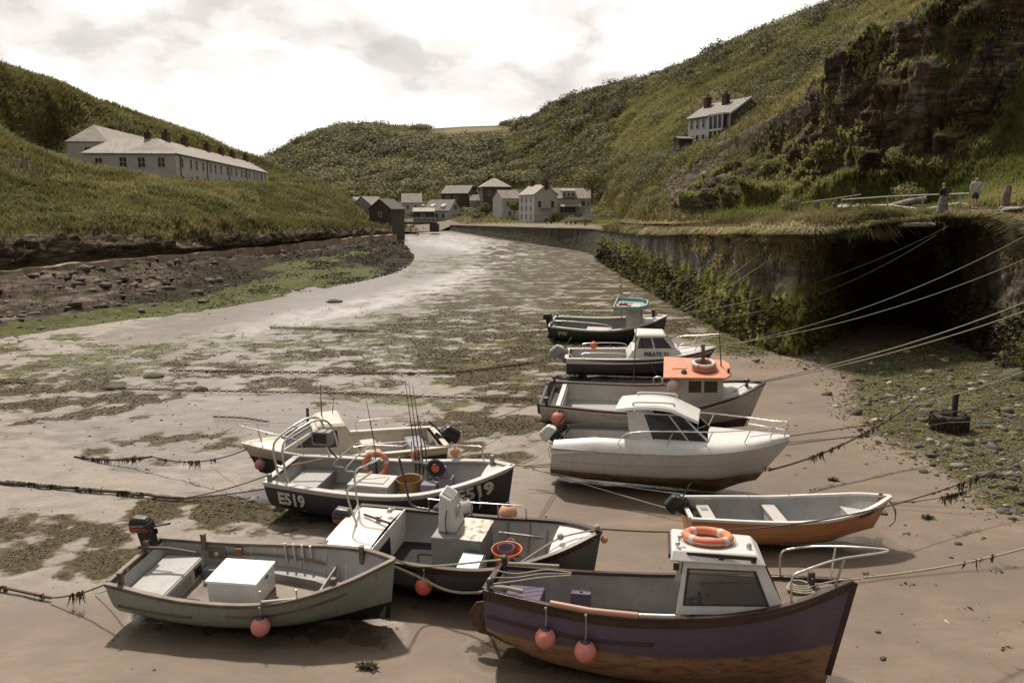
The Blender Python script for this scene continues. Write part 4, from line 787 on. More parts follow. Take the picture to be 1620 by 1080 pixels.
for x in (1.2, 1.7, 2.2, 2.75, 3.3, 3.8):
    for sd in (1, -1): mb = MB(); mb.tube([b.surf(x, z, sd, -.055) for z in (.80, .6, .42)], .02, 5); b.part(mb, 'rib', OFFW)
for x in (2.42, 2.6, 2.78, 2.96): mb = MB(); p = b.surf(x, .86, 1, -.11); mb.tube([p+Vector((0, 0, .07)), p-Vector((-.03, .02, .36))], .024, 8); b.part(mb, 'rod_holder', STEEL, smooth=True)
mb = MB(); mb.box(b.surf(1.02, .66, 1, -.10), (.36, .05, .20)); ob_ = b.part(mb, 'instrument_board', WOODG, bevel=.01); mb = MB(); mb.ball(b.surf(1.02, .66, 1, -.13), .05); b.part(mb, 'gauge', OFFW, ob_, smooth=True)
mb = MB(); mb.box(b.surf(1.45, .70, 1, -.10), (.16, .08, .16)); b.part(mb, 'wooden_block', WOODO, bevel=.01)
for p in (b.surf(.10, .95, -1, -.12), b.surf(.78, .88, 1, -.12), b.surf(4.15, 1.02, 1, -.10), b.surf(4.0, .98, -1, -.12), Vector((-.1, .35, .95))): mb = MB(); mb.box(p+Vector((0, 0, .02)), (.085, .085, .34)); mb.box(p+Vector((0, 0, .2)), (.10, .10, .03)); b.part(mb, 'mooring_post', WOODG, bevel=.012)
mb = MB(); mb.tube([(-.22, .28, 1.05), (.35, .34, 1.03), (.95, .30, 1.00)], [.03, .035, .028], 8); b.part(mb, 'tiller', wood('tiller_wood', (.09, .045, .028), (.17, .09, .055)), smooth=True)
for x in (2.85, 3.45): mb = MB(); p = b.surf(x, .93, -1, -.04); mb.tube([p-Vector((0, 0, .1)), p+Vector((0, 0, .20))], .014, 6); b.part(mb, 'rowlock', STEEL)
mb = MB(); mb.tube([b.surf(2.85, .93, -1, -.02), b.surf(3.45, .96, -1, -.02)], .028, 8); b.part(mb, 'roller', OFFW)
outboard(b, (-.20, .62, 1.12), R(6), accent=REDP, sc=.92, side_text='MERCURY')
bxr = thing('storage_box', 'bright white lidded box standing on the floorboards of the green boat', 'box', b.w((1.95, .05, .31)), b.root.rotation_euler)
mb = MB(); mb.box((0, 0, .25), (.95, .78, .48)); o = mb.build('box_body', WHITE, bxr, bevel=.015); mb = MB(); mb.box((0, 0, .50), (1.0, .83, .05)); mb.build('lid', mat('bright_white', paint, (.82, .82, .81), .35, .06), bxr, bevel=.012); mb = MB(); mb.box((.48, .05, .40), (.012, .10, .035)); mb.build('handle', BLACKP, bxr)
buoy(b, b.surf(2.86, .86, -1, .05), .165, .17, PINK, 'faded pink round buoy hanging against the sage green hull')
# ---- purple boat with white cabin, front right
pb = Boat('purple_fishing_boat', 'purple wooden boat with brown bottom and a white wheelhouse, front right', 'boat', (783, 916), (1347, 920), 5.74, 1.03,
  ((0, 1.20), (.3, 1.12), (.6, 1.22), (.85, 1.44), (1, 1.66)), ((0, .62), (.15, .80), (.42, 1), (.68, .9), (.87, .52), (1, .015)), keel=((0, .34), (.12, .02), (.3, -.15), (.9, -.2), (1, -.12)), rake=.34, trake=.06, heel=R(-7), pitch=R(0), blend=2.3, dz=.06)
b = pb; b.hull(hullmat('purple_hull', (.098, .066, .112), (.25, .13, .068), .54, .0, .12, L=5.9, dirt=.5, botn=(.30, .20, .11), soft=.02)); b.liner(LGREY, .55, .02, .9, fm=matte('worn_grey_floor', (.17, .15, .13), .9))
b.gunwale(WOODD, .11, .06); b.strake(WOODD, .0, 1, below=.13, w=.03, h=.12, name='sheer_plank'); b.strake(WOODD, .01, .47, below=.42, w=.05, h=.05)
mb = MB(); mb.box((2.9, 0, -.17), (4.3, .09, .14)); b.part(mb, 'keel', mat('rotten_keel', matte, (.16, .09, .05), .95, .7, 6))
mb = MB(); mb.box((5.60, 0, .9), (.09, .06, 1.55), Matrix.Rotation(.225, 3, 'Y')); b.part(mb, 'stem_post', WOODD, bevel=.01)
rd = MB(); rd.poly([(-.05, -.02, .74), (-.14, -.02, .82), (-.32, -.02, .78), (-.43, -.02, .60), (-.40, -.02, .40), (-.25, -.02, .25), (-.02, -.02, .22)], (0, .04, 0)); b.part(rd, 'rudder', RUST, bevel=.008)
mb = MB(); mb.tube([(-.03, 0, .24), (.25, 0, .13), (.6, 0, .05)], .03, 6); b.part(mb, 'skeg_bar', RUST)
mb = MB(); mb.tube([(.22, 0, .40), (.7, 0, .42)], .025, 8)
for k in range(3): A = 2*PI*k/3+.5; mb.poly([(.24, 0, .40), (.26, math.cos(A)*.15-math.sin(A)*.06, .40+math.sin(A)*.15+math.cos(A)*.06), (.24, math.cos(A)*.17, .40+math.sin(A)*.17), (.22, math.cos(A)*.13+math.sin(A)*.06, .40+math.sin(A)*.13-math.cos(A)*.06)], (.012, 0, 0))
b.part(mb, 'propeller', DARKI)
b.deck(mat('brown_deck', paint, (.12, .085, .065), .6, .5), .60, drop=.03, inset=.05)
# wheelhouse: bottom corners on the side decks, sloping in and forward
zb = 1.19; x0, x1 = 3.02, 4.72; A = [Vector((x0, -.80, zb)), Vector((x1-.05, -.66, zb+.10)), Vector((x1-.05, .66, zb+.10)), Vector((x0, .80, zb))]
Tp = [Vector((x0+.10, -.64, zb+.80)), Vector((x1-.40, -.55, zb+.80)), Vector((x1-.40, .55, zb+.80)), Vector((x0+.10, .64, zb+.80))]
mf, mg, fr = MB(), MB(), MB()
panel(mf, mg, [A[0], A[1], Tp[1], Tp[0]], [(.05, .87, .16, .86)], .035, fr, .045); panel(mf, mg, [A[2], A[3], Tp[3], Tp[2]], [(.13, .95, .16, .86)], .035, fr, .045); panel(mf, mg, [A[1], A[2], Tp[2], Tp[1]], [(.08, .47, .22, .88), (.53, .92, .22, .88)], .035, fr, .04)
wh = b.part(mf, 'wheelhouse', WHITE); b.part(mg, 'window', CLEARG, wh); b.part(fr, 'window_frame', WOODD, wh)
mb = MB(); mb.hexa([(x0-.12, -.72, zb+.79), (x1-.36, -.62, zb+.79), (x1-.36, .62, zb+.79), (x0-.12, .72, zb+.79)], [(x0-.09, -.60, zb+.95), (x1-.50, -.52, zb+.95), (x1-.50, .52, zb+.95), (x0-.09, .60, zb+.95)]); rf = b.part(mb, 'roof', WHITE, wh, bevel=.03, seg=3)
mb = MB()
for y in (-.66,): mb.box((3.68, y+.045, zb+.90), (1.05, .03, .06)); [mb.box((x, y+.05, zb+.865), (.08, .05, .05)) for x in (3.2, 3.68, 4.16)]
mb.box((x0-.13, .0, zb+.85), (.03, 1.30, .07)); b.part(mb, 'roof_rail', WOODD, wh, bevel=.01)
mb = MB(); mb.box((x0-.02, -.735, zb+.72), (.09, .02, .11)); b.part(mb, 'side_lamp', BLACKP, wh)
mb = MB(); mb.lathe([(.04, 0), (.04, .07), (.02, .10)], 10, Matrix.Translation((4.12, -.3, zb+.95))); mb.tube([(3.0, -.5, zb+.97), (3.05, -.4, zb+1.08)], .02, 6); mb.ball((3.06, -.4, zb+1.10), .045, 10); mb.ball((3.02, -.52, zb+1.02), .04, 10); b.part(mb, 'roof_fitting', STEEL, wh, smooth=True)
lifering(b.M @ Matrix.Translation((3.50, -.02, zb+1.025)) @ Matrix.Rotation(.5, 4, 'Z'), 'orange life ring with pale bands lying on the white wheelhouse roof of the purple boat', .34, .075)
# pulpit rail, samson post, deck rope
sp = lambda t, sd, dz: b.sheerpt(t, sd, -.06, dz)
rail(b, 'bow_rail', [curvepts([sp(.83, -1, .04), sp(.83, -1, .42), b.sheerpt(.86, -1, .0, .50), b.sheerpt(.95, -1, .12, .52), Vector((6.25, 0, 2.20)), b.sheerpt(.95, 1, .12, .52), b.sheerpt(.86, 1, 0, .50), sp(.83, 1, .42), sp(.83, 1, .04)], 6), [sp(.95, -1, .02), b.sheerpt(.965, -1, .16, .50)], [sp(.95, 1, .02), b.sheerpt(.965, 1, .16, .50)]], .018)
mb = MB(); mb.box((5.12, 0, 1.62), (.10, .10, .30)); mb.tube([(5.12, -.12, 1.68), (5.12, .12, 1.68)], .02, 8); b.part(mb, 'samson_post', DARKI, bevel=.01)
mb = MB(); [mb.torus((4.95, -.06+.02*k, 1.50+.022*k), .20-.02*k, .016, None, 24, 6) for k in range(4)]; mb.tube(curvepts([(4.9, -.25, 1.5), (5.1, -.1, 1.56), (5.5, 0, 1.66), (5.86, 0, 1.72)], 5), .014, 6); ro = mb.build('rope_coil', ROPE, smooth=True, angle=70); ro.matrix_world = b.M; tag(ro, 'pale rope coiled on the foredeck of the purple boat', 'rope')
mb = MB(); mb.tube([b.surf(x, b.sh(x/5.9)+.075, -1, .02) for x in (1.08, 1.7, 2.45)], .05, 10); b.part(mb, 'pipe_guard', mat('faded_copper_pipe', paint, (.42, .22, .16), .35, .4), smooth=True, angle=70); mb = MB(); mb.tube([b.surf(x, b.sh(x/5.9)+.075, -1, .02) for x in (2.46, 2.8, 3.0)], .042, 10); b.part(mb, 'pipe_guard', GALV, smooth=True, angle=70)
mb = MB(); mb.box((.52, -.08, .80), (.62, .80, .45)); b.part(mb, 'engine_box', PURPB, bevel=.02); mb = MB(); mb.box((1.45, .28, .78), (.34, .16, .46)); mb.tube([(1.45, .28, 1.0), (1.45, .28, 1.04)], .03, 8); fc = mb.build('fuel_can', PURPB, bevel=.02); fc.matrix_world = b.M; tag(fc, 'dark purple fuel can standing in the stern of the purple boat', 'can')
for k, (y0, y1) in enumerate(((.34, .30), (.24, .42))):
    mb = MB(); mb.tube([(1.55, y0, .64+.03*k), (3.3, y1, .67+.03*k)], .028, 8); mb.hexa([(1.3, y0-.08, .62+.03*k), (1.6, y0-.03, .63+.03*k), (1.6, y0+.03, .63+.03*k), (1.3, y0+.08, .62+.03*k)], [(1.3, y0-.08, .64+.03*k), (1.6, y0-.03, .66+.03*k), (1.6, y0+.03, .66+.03*k), (1.3, y0+.08, .64+.03*k)]); o = mb.build('oar', WOODO, smooth=True); o.matrix_world = b.M; tag(o, ('wooden oar lying nearest the far side inside the purple boat', 'wooden oar lying across the other oar inside the purple boat')[k], 'oar')
mb = MB(); [mb.tube([(3.12+.11*k, .52*math.cos(a)*.9, .62+.52*max(0, math.sin(a))) for a in [PI*i/10 for i in range(11)]], .016, 5) for k in range(8)]; [mb.tube([(3.1, .47*math.cos(a), .62+.52*math.sin(a)), (3.92, .47*math.cos(a), .62+.52*math.sin(a))], .012, 5) for a in (.2, .6, 1.0, 1.4, 1.8, 2.2, 2.6, 3.0)]; lp = mb.build('lobster_pot', NETG); lp.matrix_world = b.M; tag(lp, 'round topped netted lobster pot inside the white wheelhouse of the purple boat', 'lobster pot')
rn = np.random.RandomState(4); V, F, T = leafballs([(3.5, .0, .95)], [.36], 700, .05, rn, .8); me = npmesh('netting', V, F, False, {'tint': ('FACE', T)}); nt_ = link('netting', me, M_WEED, lp)
mb = MB()
for k in range(3): mb.tube(curvepts([(.0, -.55+.35*k, 1.30), (.35, -.2+.2*k, 1.26), (.8, .1+.2*k, 1.27), (1.25, .4+.08*k, 1.24)], 4), .014, 6)
mb.tube(curvepts([(.05, -.62, 1.29), (.3, -.62, 1.30), (.6, -.66, 1.28)], 4), .035, 7); mb.tube(curvepts([(.1, .60, 1.29), (.5, .68, 1.28), (1.0, .78, 1.26)], 4), .035, 7); o = mb.build('stern_rope', ROPE, smooth=True, angle=70); o.matrix_world = b.M; tag(o, 'pale ropes wound over the stern rails of the purple boat', 'rope')
for y in (-.6, .6): mb = MB(); mb.tube([(.04, y, 1.1), (.04, y, 1.38)], .05, 8); mb.ball((.04, y, 1.38), .065, 10); b.part(mb, 'stern_bollard', DARKI, smooth=True)
buoy(b, b.surf(1.02, 1.16, -1, .12), .165, .33, PINK, 'pink buoy nearer the rudder on the side of the purple boat'); buoy(b, b.surf(1.66, 1.16, -1, .14), .17, .42, PINK, 'pink buoy hanging lower, below the end of the wooden strake on the purple boat')
# ---- orange dinghy
db = Boat('orange_dinghy', 'small orange rowing dinghy with white gunwale and tilted outboard', 'dinghy', (1090, 804), (1398, 786), 4.5, .83,
  ((0, .76), (.4, .74), (.75, .86), (1, 1.08)), ((0, .86), (.3, .98), (.5, 1), (.75, .82), (.9, .48), (1, .02)), keel=((0, .06), (.4, 0), (.75, .05), (1, .35)), rake=.5, trake=.08, heel=R(-1), blend=2)
b = db; b.hull(hullmat('orange_hull', (.46, .20, .085), (.02, .017, .015), .10, 0, .16, L=4.5, dirt=.35)); b.liner(LGREY, .20, .03, .96, .05)
b.gunwale(WHITE, .10, .06, off=.0); [b.strake(mat('orange_lap', paint, (.46, .20, .07), .4, .3), .02, .93, below=d, w=.018, h=.02, name='planking_lap') for d in (.24, .34)]
for x, wd, m_ in ((.42, .30, OFFW), (1.98, .30, OFFW)): mb = MB(); hw = b.half(x/4.5, .60)-.05; mb.box((x, 0, .60), (wd, 2*hw, .05)); mb.box((x-.1, 0, .40), (.03, 2*hw*.85, .36)); b.part(mb, 'thwart', m_, bevel=.012)
mb = MB(); mb.box((.42, .35, .63), (.16, .2, .012)); b.part(mb, 'hatch', GREYP)
mb = MB(); mb.poly([b.surf(3.55, .68, 1, -.06), b.surf(3.55, .68, -1, -.06), b.surf(4.0, .70, -1, -.06), b.surf(4.0, .70, 1, -.06)], (0, 0, .02)); mb.poly([b.surf(3.56, .68, 1, -.06), b.surf(3.56, .68, -1, -.06), b.surf(3.56, .25, -1, -.06), b.surf(3.56, .25, 1, -.06)], (.02, 0, 0)); b.part(mb, 'bow_seat', OFFW)
outboard(b, (-.06, .05, .80), R(55), sc=.95)
cr_ = MB(); [cr_.box((1.22, 0, .17+.07*k), (.62, .42, .018)) for k in range(4)]; [cr_.box((.94+.11*k, y, .27), (.02, .02, .24)) for k in range(6) for y in (-.21, .21)]; [cr_.box((.92+.61*k, y, .27), (.02, .02, .24)) for k in (0, 1) for y in (-.1, 0, .1)]; o = cr_.build('crate', BLACKP); o.matrix_world = b.M; tag(o, 'black plastic crate on the floor of the orange dinghy', 'crate')
for k in range(2): mb = MB(); mb.tube([(1.7, -.1-.12*k, .20), (3.1, -.02-.16*k, .22)], .02, 7); mb.tube([(2.6, -.05-.145*k, .215), (2.8, -.04-.15*k, .22)], .035, 8); o = mb.build('oar', GALV, smooth=True); o.matrix_world = b.M; tag(o, ('pale oar on the dinghy floor, nearer the middle', 'pale oar on the dinghy floor, nearer the camera')[k], 'oar')
b.text('ROMA 1', mat('dark_letters', matte, (.05, .03, .02)), 3.62, .76, .15, slope=.10)
mb = MB(); mb.tube(curvepts([(4.35, -.08, 1.12), (4.55, -.05, .9), (4.6, -.1, .6), (4.45, -.16, .45)], 5), .012, 6); mb.tube(curvepts([(4.35, .1, 1.13), (4.5, .12, .98), (4.66, .05, .75), (4.62, -.02, .5)], 5), .012, 6); mb.ball((4.3, .06, 1.13), .04, 8); o = mb.build('bow_rope', ROPEG, smooth=True); o.matrix_world = b.M; tag(o, 'loose greenish rope looped over the dinghy bow', 'rope')
for x in (1.55, 2.5):
    mb = MB(); p = b.surf(x, .74, 1, .0); mb.tube([p, p+Vector((0, 0, .16))], .012, 6); b.part(mb, 'rowlock', GALV)
# ---- grey work boat with white console
wb = Boat('grey_workboat', 'dark grey workboat with white stern deck, white console and aqua lidded engine box', 'boat', (548, 832), (930, 840), 5.3, 1.12,
  ((0, 1.0), (.35, .92), (.65, .98), (.85, 1.2), (1, 1.42)), ((0, .84), (.25, .97), (.5, 1), (.75, .82), (.9, .45), (1, .015)), keel=((0, .1), (.4, .02), (.85, 0), (1, .12)), rake=.22, trake=.1, heel=R(5))
b = wb; b.hull(hullmat('grey_hull', (.085, .088, .095), (.012, .011, .011), .22, 0, .1, band=(.46, (.030, .050, .045)), L=5.3)); b.liner(LGREY, .32, .165, .93, fm=mat('black_mat', matte, (.022, .021, .020), .9)); b.gunwale(WOODD, .12, .06); b.strake(WOODD, .02, .98, below=.10, w=.03, h=.08)
b.deck(WHITE, .0, .17, drop=-.03, inset=.10, camber=.07, name='stern_deck', aftface=.35)
mb = MB(); hw = b.half(.175, .7)-.06; mb.poly([(.92, -hw, .33), (.92, hw, .33), (.92, hw+.02, 1.0), (.92, -hw-.02, 1.0)], (-.03, 0, 0)); bk = b.part(mb, 'stern_bulkhead', WHITE); mb = MB(); mb.box((.93, -.25, .62), (.02, .62, .42)); b.part(mb, 'hatch', BLACKP, bk, bevel=.06)
b.deck(WHITE, .83, .99, drop=.03, inset=.05, name='foredeck', aftface=.5)
mb = MB(); mb.box((2.42, .30, .68), (1.02, .95, .74)); eb = b.part(mb, 'engine_housing', GREYP, bevel=.02); mb = MB(); mb.box((2.66, .30, 1.056), (.62, .93, .014)); b.part(mb, 'chequer_plate', mat('chequer_plate', metal, (.30, .27, .24), .5, .5), eb)
mb = MB(); mb.hexa([(1.98, .05, 1.05), (2.36, .05, 1.05), (2.36, .70, 1.05), (1.98, .70, 1.05)], [(2.02, .12, 1.85), (2.26, .12, 1.72), (2.26, .62, 1.72), (2.02, .62, 1.85)]); cs = b.part(mb, 'console', WHITE, bevel=.03); mb = MB(); mb.poly([(2.06, .20, 1.836), (2.23, .20, 1.745), (2.23, .54, 1.745), (2.06, .54, 1.836)], (.004, 0, .008)); b.part(mb, 'grille', GREYP, cs)
mb = MB(); mb.torus((2.335, .36, 1.42), .10, .014, Matrix.Rotation(PI/2, 3, 'Y')); mb.ball((2.335, .36, 1.42), .04); b.part(mb, 'gauge', OFFW, cs, smooth=True); mb = MB(); mb.tube([(2.19, .06, 1.55), (2.17, .0, 1.3), (2.19, .02, .95), (2.14, 0, .7)], .012, 6); b.part(mb, 'cable', BLACKP, cs)
mb = MB(); mb.hexa([(2.52, -.86, .33), (3.12, -.86, .33), (3.12, -.24, .33), (2.52, -.24, .33)], [(2.60, -.84, .72), (3.06, -.84, .72), (3.06, -.22, .82), (2.60, -.22, .82)]); eb2 = b.part(mb, 'engine_box', GREYP, bevel=.02); mb = MB(); mb.poly([(2.62, -.80, .735), (3.04, -.80, .735), (3.04, -.26, .825), (2.62, -.26, .825)], (0, -.01, .03)); b.part(mb, 'lid', AQUA, eb2); mb = MB(); mb.tube([(3.1, -.62, .52), (3.26, -.66, .50)], .06, 10); b.part(mb, 'exhaust', GREYP, eb2)
for k, (y, h_) in enumerate(((-.55, 1.95), (-.2, 1.95))): pass
rail(b, 'stern_ladder', [curvepts([(.05, .55, .9), (.0, .55, 1.9), (.25, .62, 2.12), (.55, .75, 2.25)], 6), curvepts([(.3, -.05, .95), (.1, -.05, 1.75), (.28, -.02, 1.98), (.6, .15, 2.2)], 6), [(.03, .55, 1.25), (.2, -.05, 1.25)], [(.02, .55, 1.0), (.24, -.05, 1.0)]], .022)
mb = MB(); mb.tube(curvepts([(.9, .85, 2.25), (.98, .88, 1.75), (1.05, .92, 1.25), (1.18, .9, 1.12), (1.5, .88, 1.10)], 5), .026, 8); b.part(mb, 'gantry_pipe', DARKI, smooth=True)
rail(b, 'side_rail', [[b.sheerpt(.27, 1, -.03, .05), b.sheerpt(.27, 1, -.03, .32), b.sheerpt(.40, 1, -.03, .33), b.sheerpt(.40, 1, -.03, .05)], [b.sheerpt(.45, 1, -.03, .33), b.sheerpt(.66, 1, -.03, .33), b.sheerpt(.68, 1, -.03, .26), b.sheerpt(.68, 1, -.03, .03)], [b.sheerpt(.45, 1, -.03, .33), b.sheerpt(.45, 1, -.03, .03)], [b.sheerpt(.56, 1, -.03, .33), b.sheerpt(.56, 1, -.03, .03)]], .016)
mb = MB(); mb.tube([(3.05, .85, .75), (4.15, .72, .80)], .022, 7); b.part(mb, 'inner_pipe', GALV); [b.part(MB().tube([b.surf(x, z, 1, -.06) for z in (.98, .7, .42)], .02, 5), 'rib', GREYP) for x in (3.2, 3.7, 4.1)]
mb = MB(); mb.tube([(.25, .35, 1.12), (.95, .05, 1.14)], .025, 7); b.part(mb, 'tiller', WOODD); mb = MB(); mb.ball((.75, .55, 1.16), .06, 10); mb.tube([(.7, .5, 1.14), (.85, .6, 1.2)], .03, 6); mb.box((.6, .3, 1.12), (.1, .12, .08)); b.part(mb, 'deck_fitting', STEEL, smooth=True)
outboard(b, (-.10, .35, .80), R(4), accent=REDP, sc=.95, cowl=mat('silver_black_cowl', paint, (.05, .05, .05), .3))
# bucket with a tub inside, small engine and buoys in the workboat
def bucket(b, loc, r0, r1, h, m, label, name='bucket', handles=True, tilt=0):
    Mx = b.M @ Matrix.Translation(loc) @ Matrix.Rotation(tilt, 4, 'Y'); o = thing(name, label, name, Mx.to_translation(), Mx.to_euler())
    mb = MB(); mb.lathe([(r0*.97, .0), (r0, .01), (r1, h), (r1*1.06, h+.005), (r1*1.06, h-.03), (r1*1.0, h-.03)], 26); V0 = len(mb.v); mb.f = [f for f in mb.f if len(f) == 4 or min(f) == 0]; mb.lathe([(r1*.965, h), (r0*.95, .02)], 26); mb.f = [f for f in mb.f if not (len(f) > 4 and min(f) == V0)]; mb.build('tub', m, o, smooth=True, angle=45)
    if handles:
        for sd in (-1, 1): mb = MB(); mb.tube(curvepts([(-.08, sd*r1, h-.02), (-.05, sd*(r1+.05), h+.03), (.05, sd*(r1+.05), h+.03), (.08, sd*r1, h-.02)], 4), .012, 6); mb.build('handle', ROPE, o, smooth=True)
    return o
bucket(b, (3.42, .04, .33), .20, .29, .52, ORANGE, 'orange trug bucket beside the engine housing in the grey workboat'); bucket(b, (3.40, .05, .66), .13, .16, .22, mat('mauve_plastic', paint, (.19, .15, .18), .5), 'small mauve tub standing inside the orange bucket', 'tub', False)
mb = MB(); mb.box((0, 0, 0), (.46, .24, .22)); mb.box((.1, 0, .12), (.2, .2, .06)); o = mb.build('spare_cowl', BLACKP, bevel=.05, seg=3); o.matrix_world = b.M @ Matrix.Translation((3.78, -.22, .62)) @ Matrix.Rotation(.5, 4, 'Y') @ Matrix.Rotation(-.4, 4, 'Z'); tag(o, 'black engine cowl leaning between the orange bucket and buoy', 'engine cover')
buoy(b, (3.98, -.1, .76), .19, 0, ORANGE, 'orange buoy lying on the black floor of the grey workboat')
buoy(b, b.sheerpt(.40, -1, .05, 0), .165, .16, mat('coral_vinyl', paint, (.62, .12, .07), .5, .4, scale=6), 'coral red buoy hanging on the near side of the grey workboat', GREYP)
buoy(b, b.sheerpt(.40, 1, .20, .30), .22, .0, WHITEV, 'white buoy with dark violet end beside the white console'); buoy(b, b.sheerpt(.59, 1, .22, .25), .20, .02, PALEO, 'pale orange buoy with dark cap behind the console rail'); buoy(b, b.sheerpt(.76, 1, .12, .05), .16, .06, mat('yellow_vinyl', paint, (.62, .36, .10), .5, .4), 'small yellow buoy at the far bow side of the grey workboat', PALEO)
buoy(b, (5.36, .0, 1.36), .07, 0, PALEO, 'little cream float at the bow tip of the grey workboat', PALEO); buoy(b, b.sheerpt(.30, 1, .12, .14), .13, 0, VIOLET, 'small dark violet float left of the white buoy')
mb = MB(); mb.tube(curvepts([(3.75, -1.0, 1.02), (4.2, -.55, 1.22), (4.55, -.2, 1.34), (5.0, -.02, 1.42), (5.3, 0, 1.50)], 5), .018, 6); mb.ball((4.55, -.2, 1.36), .07, 8); mb.ball((5.22, 0, 1.52), .06, 8); o = mb.build('bow_rope', ROPE, smooth=True); o.matrix_world = b.M; tag(o, 'pale knotted rope over the white foredeck of the grey workboat', 'rope')
a_ = b.sheerpt(.05, -1, .1, .02); mb = MB(); mb.tube(curvepts([gb.w((4.9, 0, 1.3)), b.w(b.sheerpt(.40, -1, .03, .06)), pb.w((.04, .6, 1.36))], 8), .02, 6); o = mb.build('mooring_line', ROPE, smooth=True); tag(o, 'pale rope stretched tight from the green bow to the purple stern', 'rope')
mb = MB(); mb.tube(curvepts([b.w(b.sheerpt(.22, -1, .03, .06)), b.w(b.sheerpt(.36, -1, .08, -.1)), b.w(b.sheerpt(.50, -1, .2, -.28)), b.w(b.sheerpt(.62, -1, .25, -.25)), pb.w((.05, -.6, 1.36))], 7), .026, 6); o = mb.build('mooring_line', ROPE, smooth=True); tag(o, 'thick slack rope drooping along the workboat side to the purple stern', 'rope')
LET = mat('white_letters', matte, (.60, .58, .55), .7)
# ---- navy boat E519
eb_ = Boat('navy_fishing_boat', 'navy fishing boat lettered E519 with white rails, gantry and net hauler', 'boat', (455, 742), (820, 738), 5.85, 1.15,
  ((0, 1.0), (.35, .95), (.65, 1.05), (.85, 1.28), (1, 1.50)), ((0, .80), (.25, .95), (.5, 1), (.75, .84), (.9, .47), (1, .015)), keel=((0, .1), (.4, .02), (.85, 0), (1, .12)), rake=.22, trake=.16, heel=R(4))
b = eb_; b.hull(hullmat('navy_hull', (.024, .026, .036), (.014, .014, .016), .24, 0, .1, L=5.85, dirt=.35)); b.liner(LGREY, .34, .02, .94, fm=GREYP); b.gunwale(OFFW, .17, .06, off=-.05); b.strake(OFFW, .0, .985, below=.07, w=.03, h=.055); b.strake(mat('navy_strake', paint, (.03, .032, .04), .4), .02, .9, below=.66, w=.035, h=.045)
b.text('E519', LET, .22, .53, .44, slope=-.03, squash=.84); b.text('E519', LET, 4.66, .82, .46, slope=.15, squash=.84)
b.deck(OFFW, .88, .99, drop=.02, inset=.05, aftface=.6)
mb = MB(); mb.box((.45, 0, .66), (.85, 1.75, .05)); b.part(mb, 'stern_bench', LGREY, bevel=.01); mb = MB(); mb.box((.87, 0, .5), (.03, 1.8, .32)); b.part(mb, 'locker_front', GREYP)
rail(b, 'stern_gantry', [curvepts([(.10, -.62, 1.0), (.0, -.60, 1.75), (.12, -.45, 2.05), (.45, .1, 2.28), (.62, .5, 2.24), (.70, .72, 1.95), (.75, .85, 1.05)], 7), curvepts([(.42, -.78, 1.0), (.30, -.72, 1.75), (.40, -.55, 2.08), (.70, -.02, 2.28), (.85, .4, 2.22), (.95, .72, 1.9), (1.05, .90, 1.05)], 7), [(.06, -.61, 1.35), (.36, -.75, 1.35)], [(.33, -.1, 2.2), (.60, -.2, 2.2)]], .03)
mb = MB(); mb.box((.85, .35, 1.78), (.50, .26, .36)); dsp = b.part(mb, 'display_box', GREYP, bevel=.02); mb = MB(); mb.box((.83, .215, 1.79), (.36, .012, .24)); b.part(mb, 'screen', BLACKP, dsp); mb = MB(); mb.tube([(.9, .4, 1.6), (.93, .6, 1.3), (1.0, .8, 1.05)], .02, 6); b.part(mb, 'cable', BLACKP, dsp)
mb = MB(); mb.tube([(.0, .2, 1.02), (.75, .45, 1.14)], .03, 7); b.part(mb, 'tiller', WOODO)
rail(b, 'side_rail', [[b.sheerpt(.32, 1, -.04, .04), b.sheerpt(.32, 1, -.04, .42), b.sheerpt(.46, 1, -.04, .42), b.sheerpt(.50, 1, -.04, .55), b.sheerpt(.50, 1, -.04, .05)], curvepts([b.sheerpt(.54, 1, -.03, .42), b.sheerpt(.66, 1, -.03, .42), b.sheerpt(.82, 1, -.03, .40), b.sheerpt(.84, 1, -.03, .30), b.sheerpt(.845, 1, -.03, .04)], 5), [b.sheerpt(.54, 1, -.03, .42), b.sheerpt(.54, 1, -.03, .04)], [b.sheerpt(.70, 1, -.03, .42), b.sheerpt(.70, 1, -.03, .04)]], .018)
rail(b, 'hand_rail', [curvepts([(1.35, .35, 1.0), (1.2, .15, 1.18), (1.6, .5, 1.55), (1.75, .55, 1.60)], 5), curvepts([(1.75, .15, 1.0), (1.6, -.05, 1.15), (2.0, .35, 1.55), (2.3, .6, 1.66)], 5)], .02, OFFW)
for i, (x, zt) in enumerate(((1.95, 2.55), (3.02, 3.1), (3.12, 3.05), (3.22, 3.0), (3.32, 2.2))):
    mb = MB(); p = b.sheerpt(x/5.85, 1, -.08, .1); mb.tube([p-Vector((-.02, .05, .45)), p+Vector((0, 0, .25)), Vector((p.x-.25, p.y+.2, zt))], [.022, .018, .006], 6); o = mb.build('fishing_rod', DARKI, smooth=True); o.matrix_world = b.M; tag(o, ('thin rod standing alone left of the life ring in the navy boat', 'tallest rod of the cluster on the navy boat', 'second tallest rod in the cluster on the navy boat', 'third rod in the cluster on the navy boat', 'shortest rod, at the bow end of the cluster on the navy boat')[i], 'fishing rod', 'rods on the navy boat')
for x in (3.4, 3.52, 3.64): mb = MB(); p = b.surf(x, 1.0, 1, -.12); mb.tube([p+Vector((0, 0, .08)), p-Vector((0, 0, .34))], .024, 7); b.part(mb, 'rod_holder', STEEL, smooth=True)
Mx = b.M @ Matrix.Translation((2.02, .86, .92)) @ Matrix.Rotation(R(74), 4, 'X'); lifering(Mx, 'orange life ring standing against the far side inside the navy boat', .30, .065)
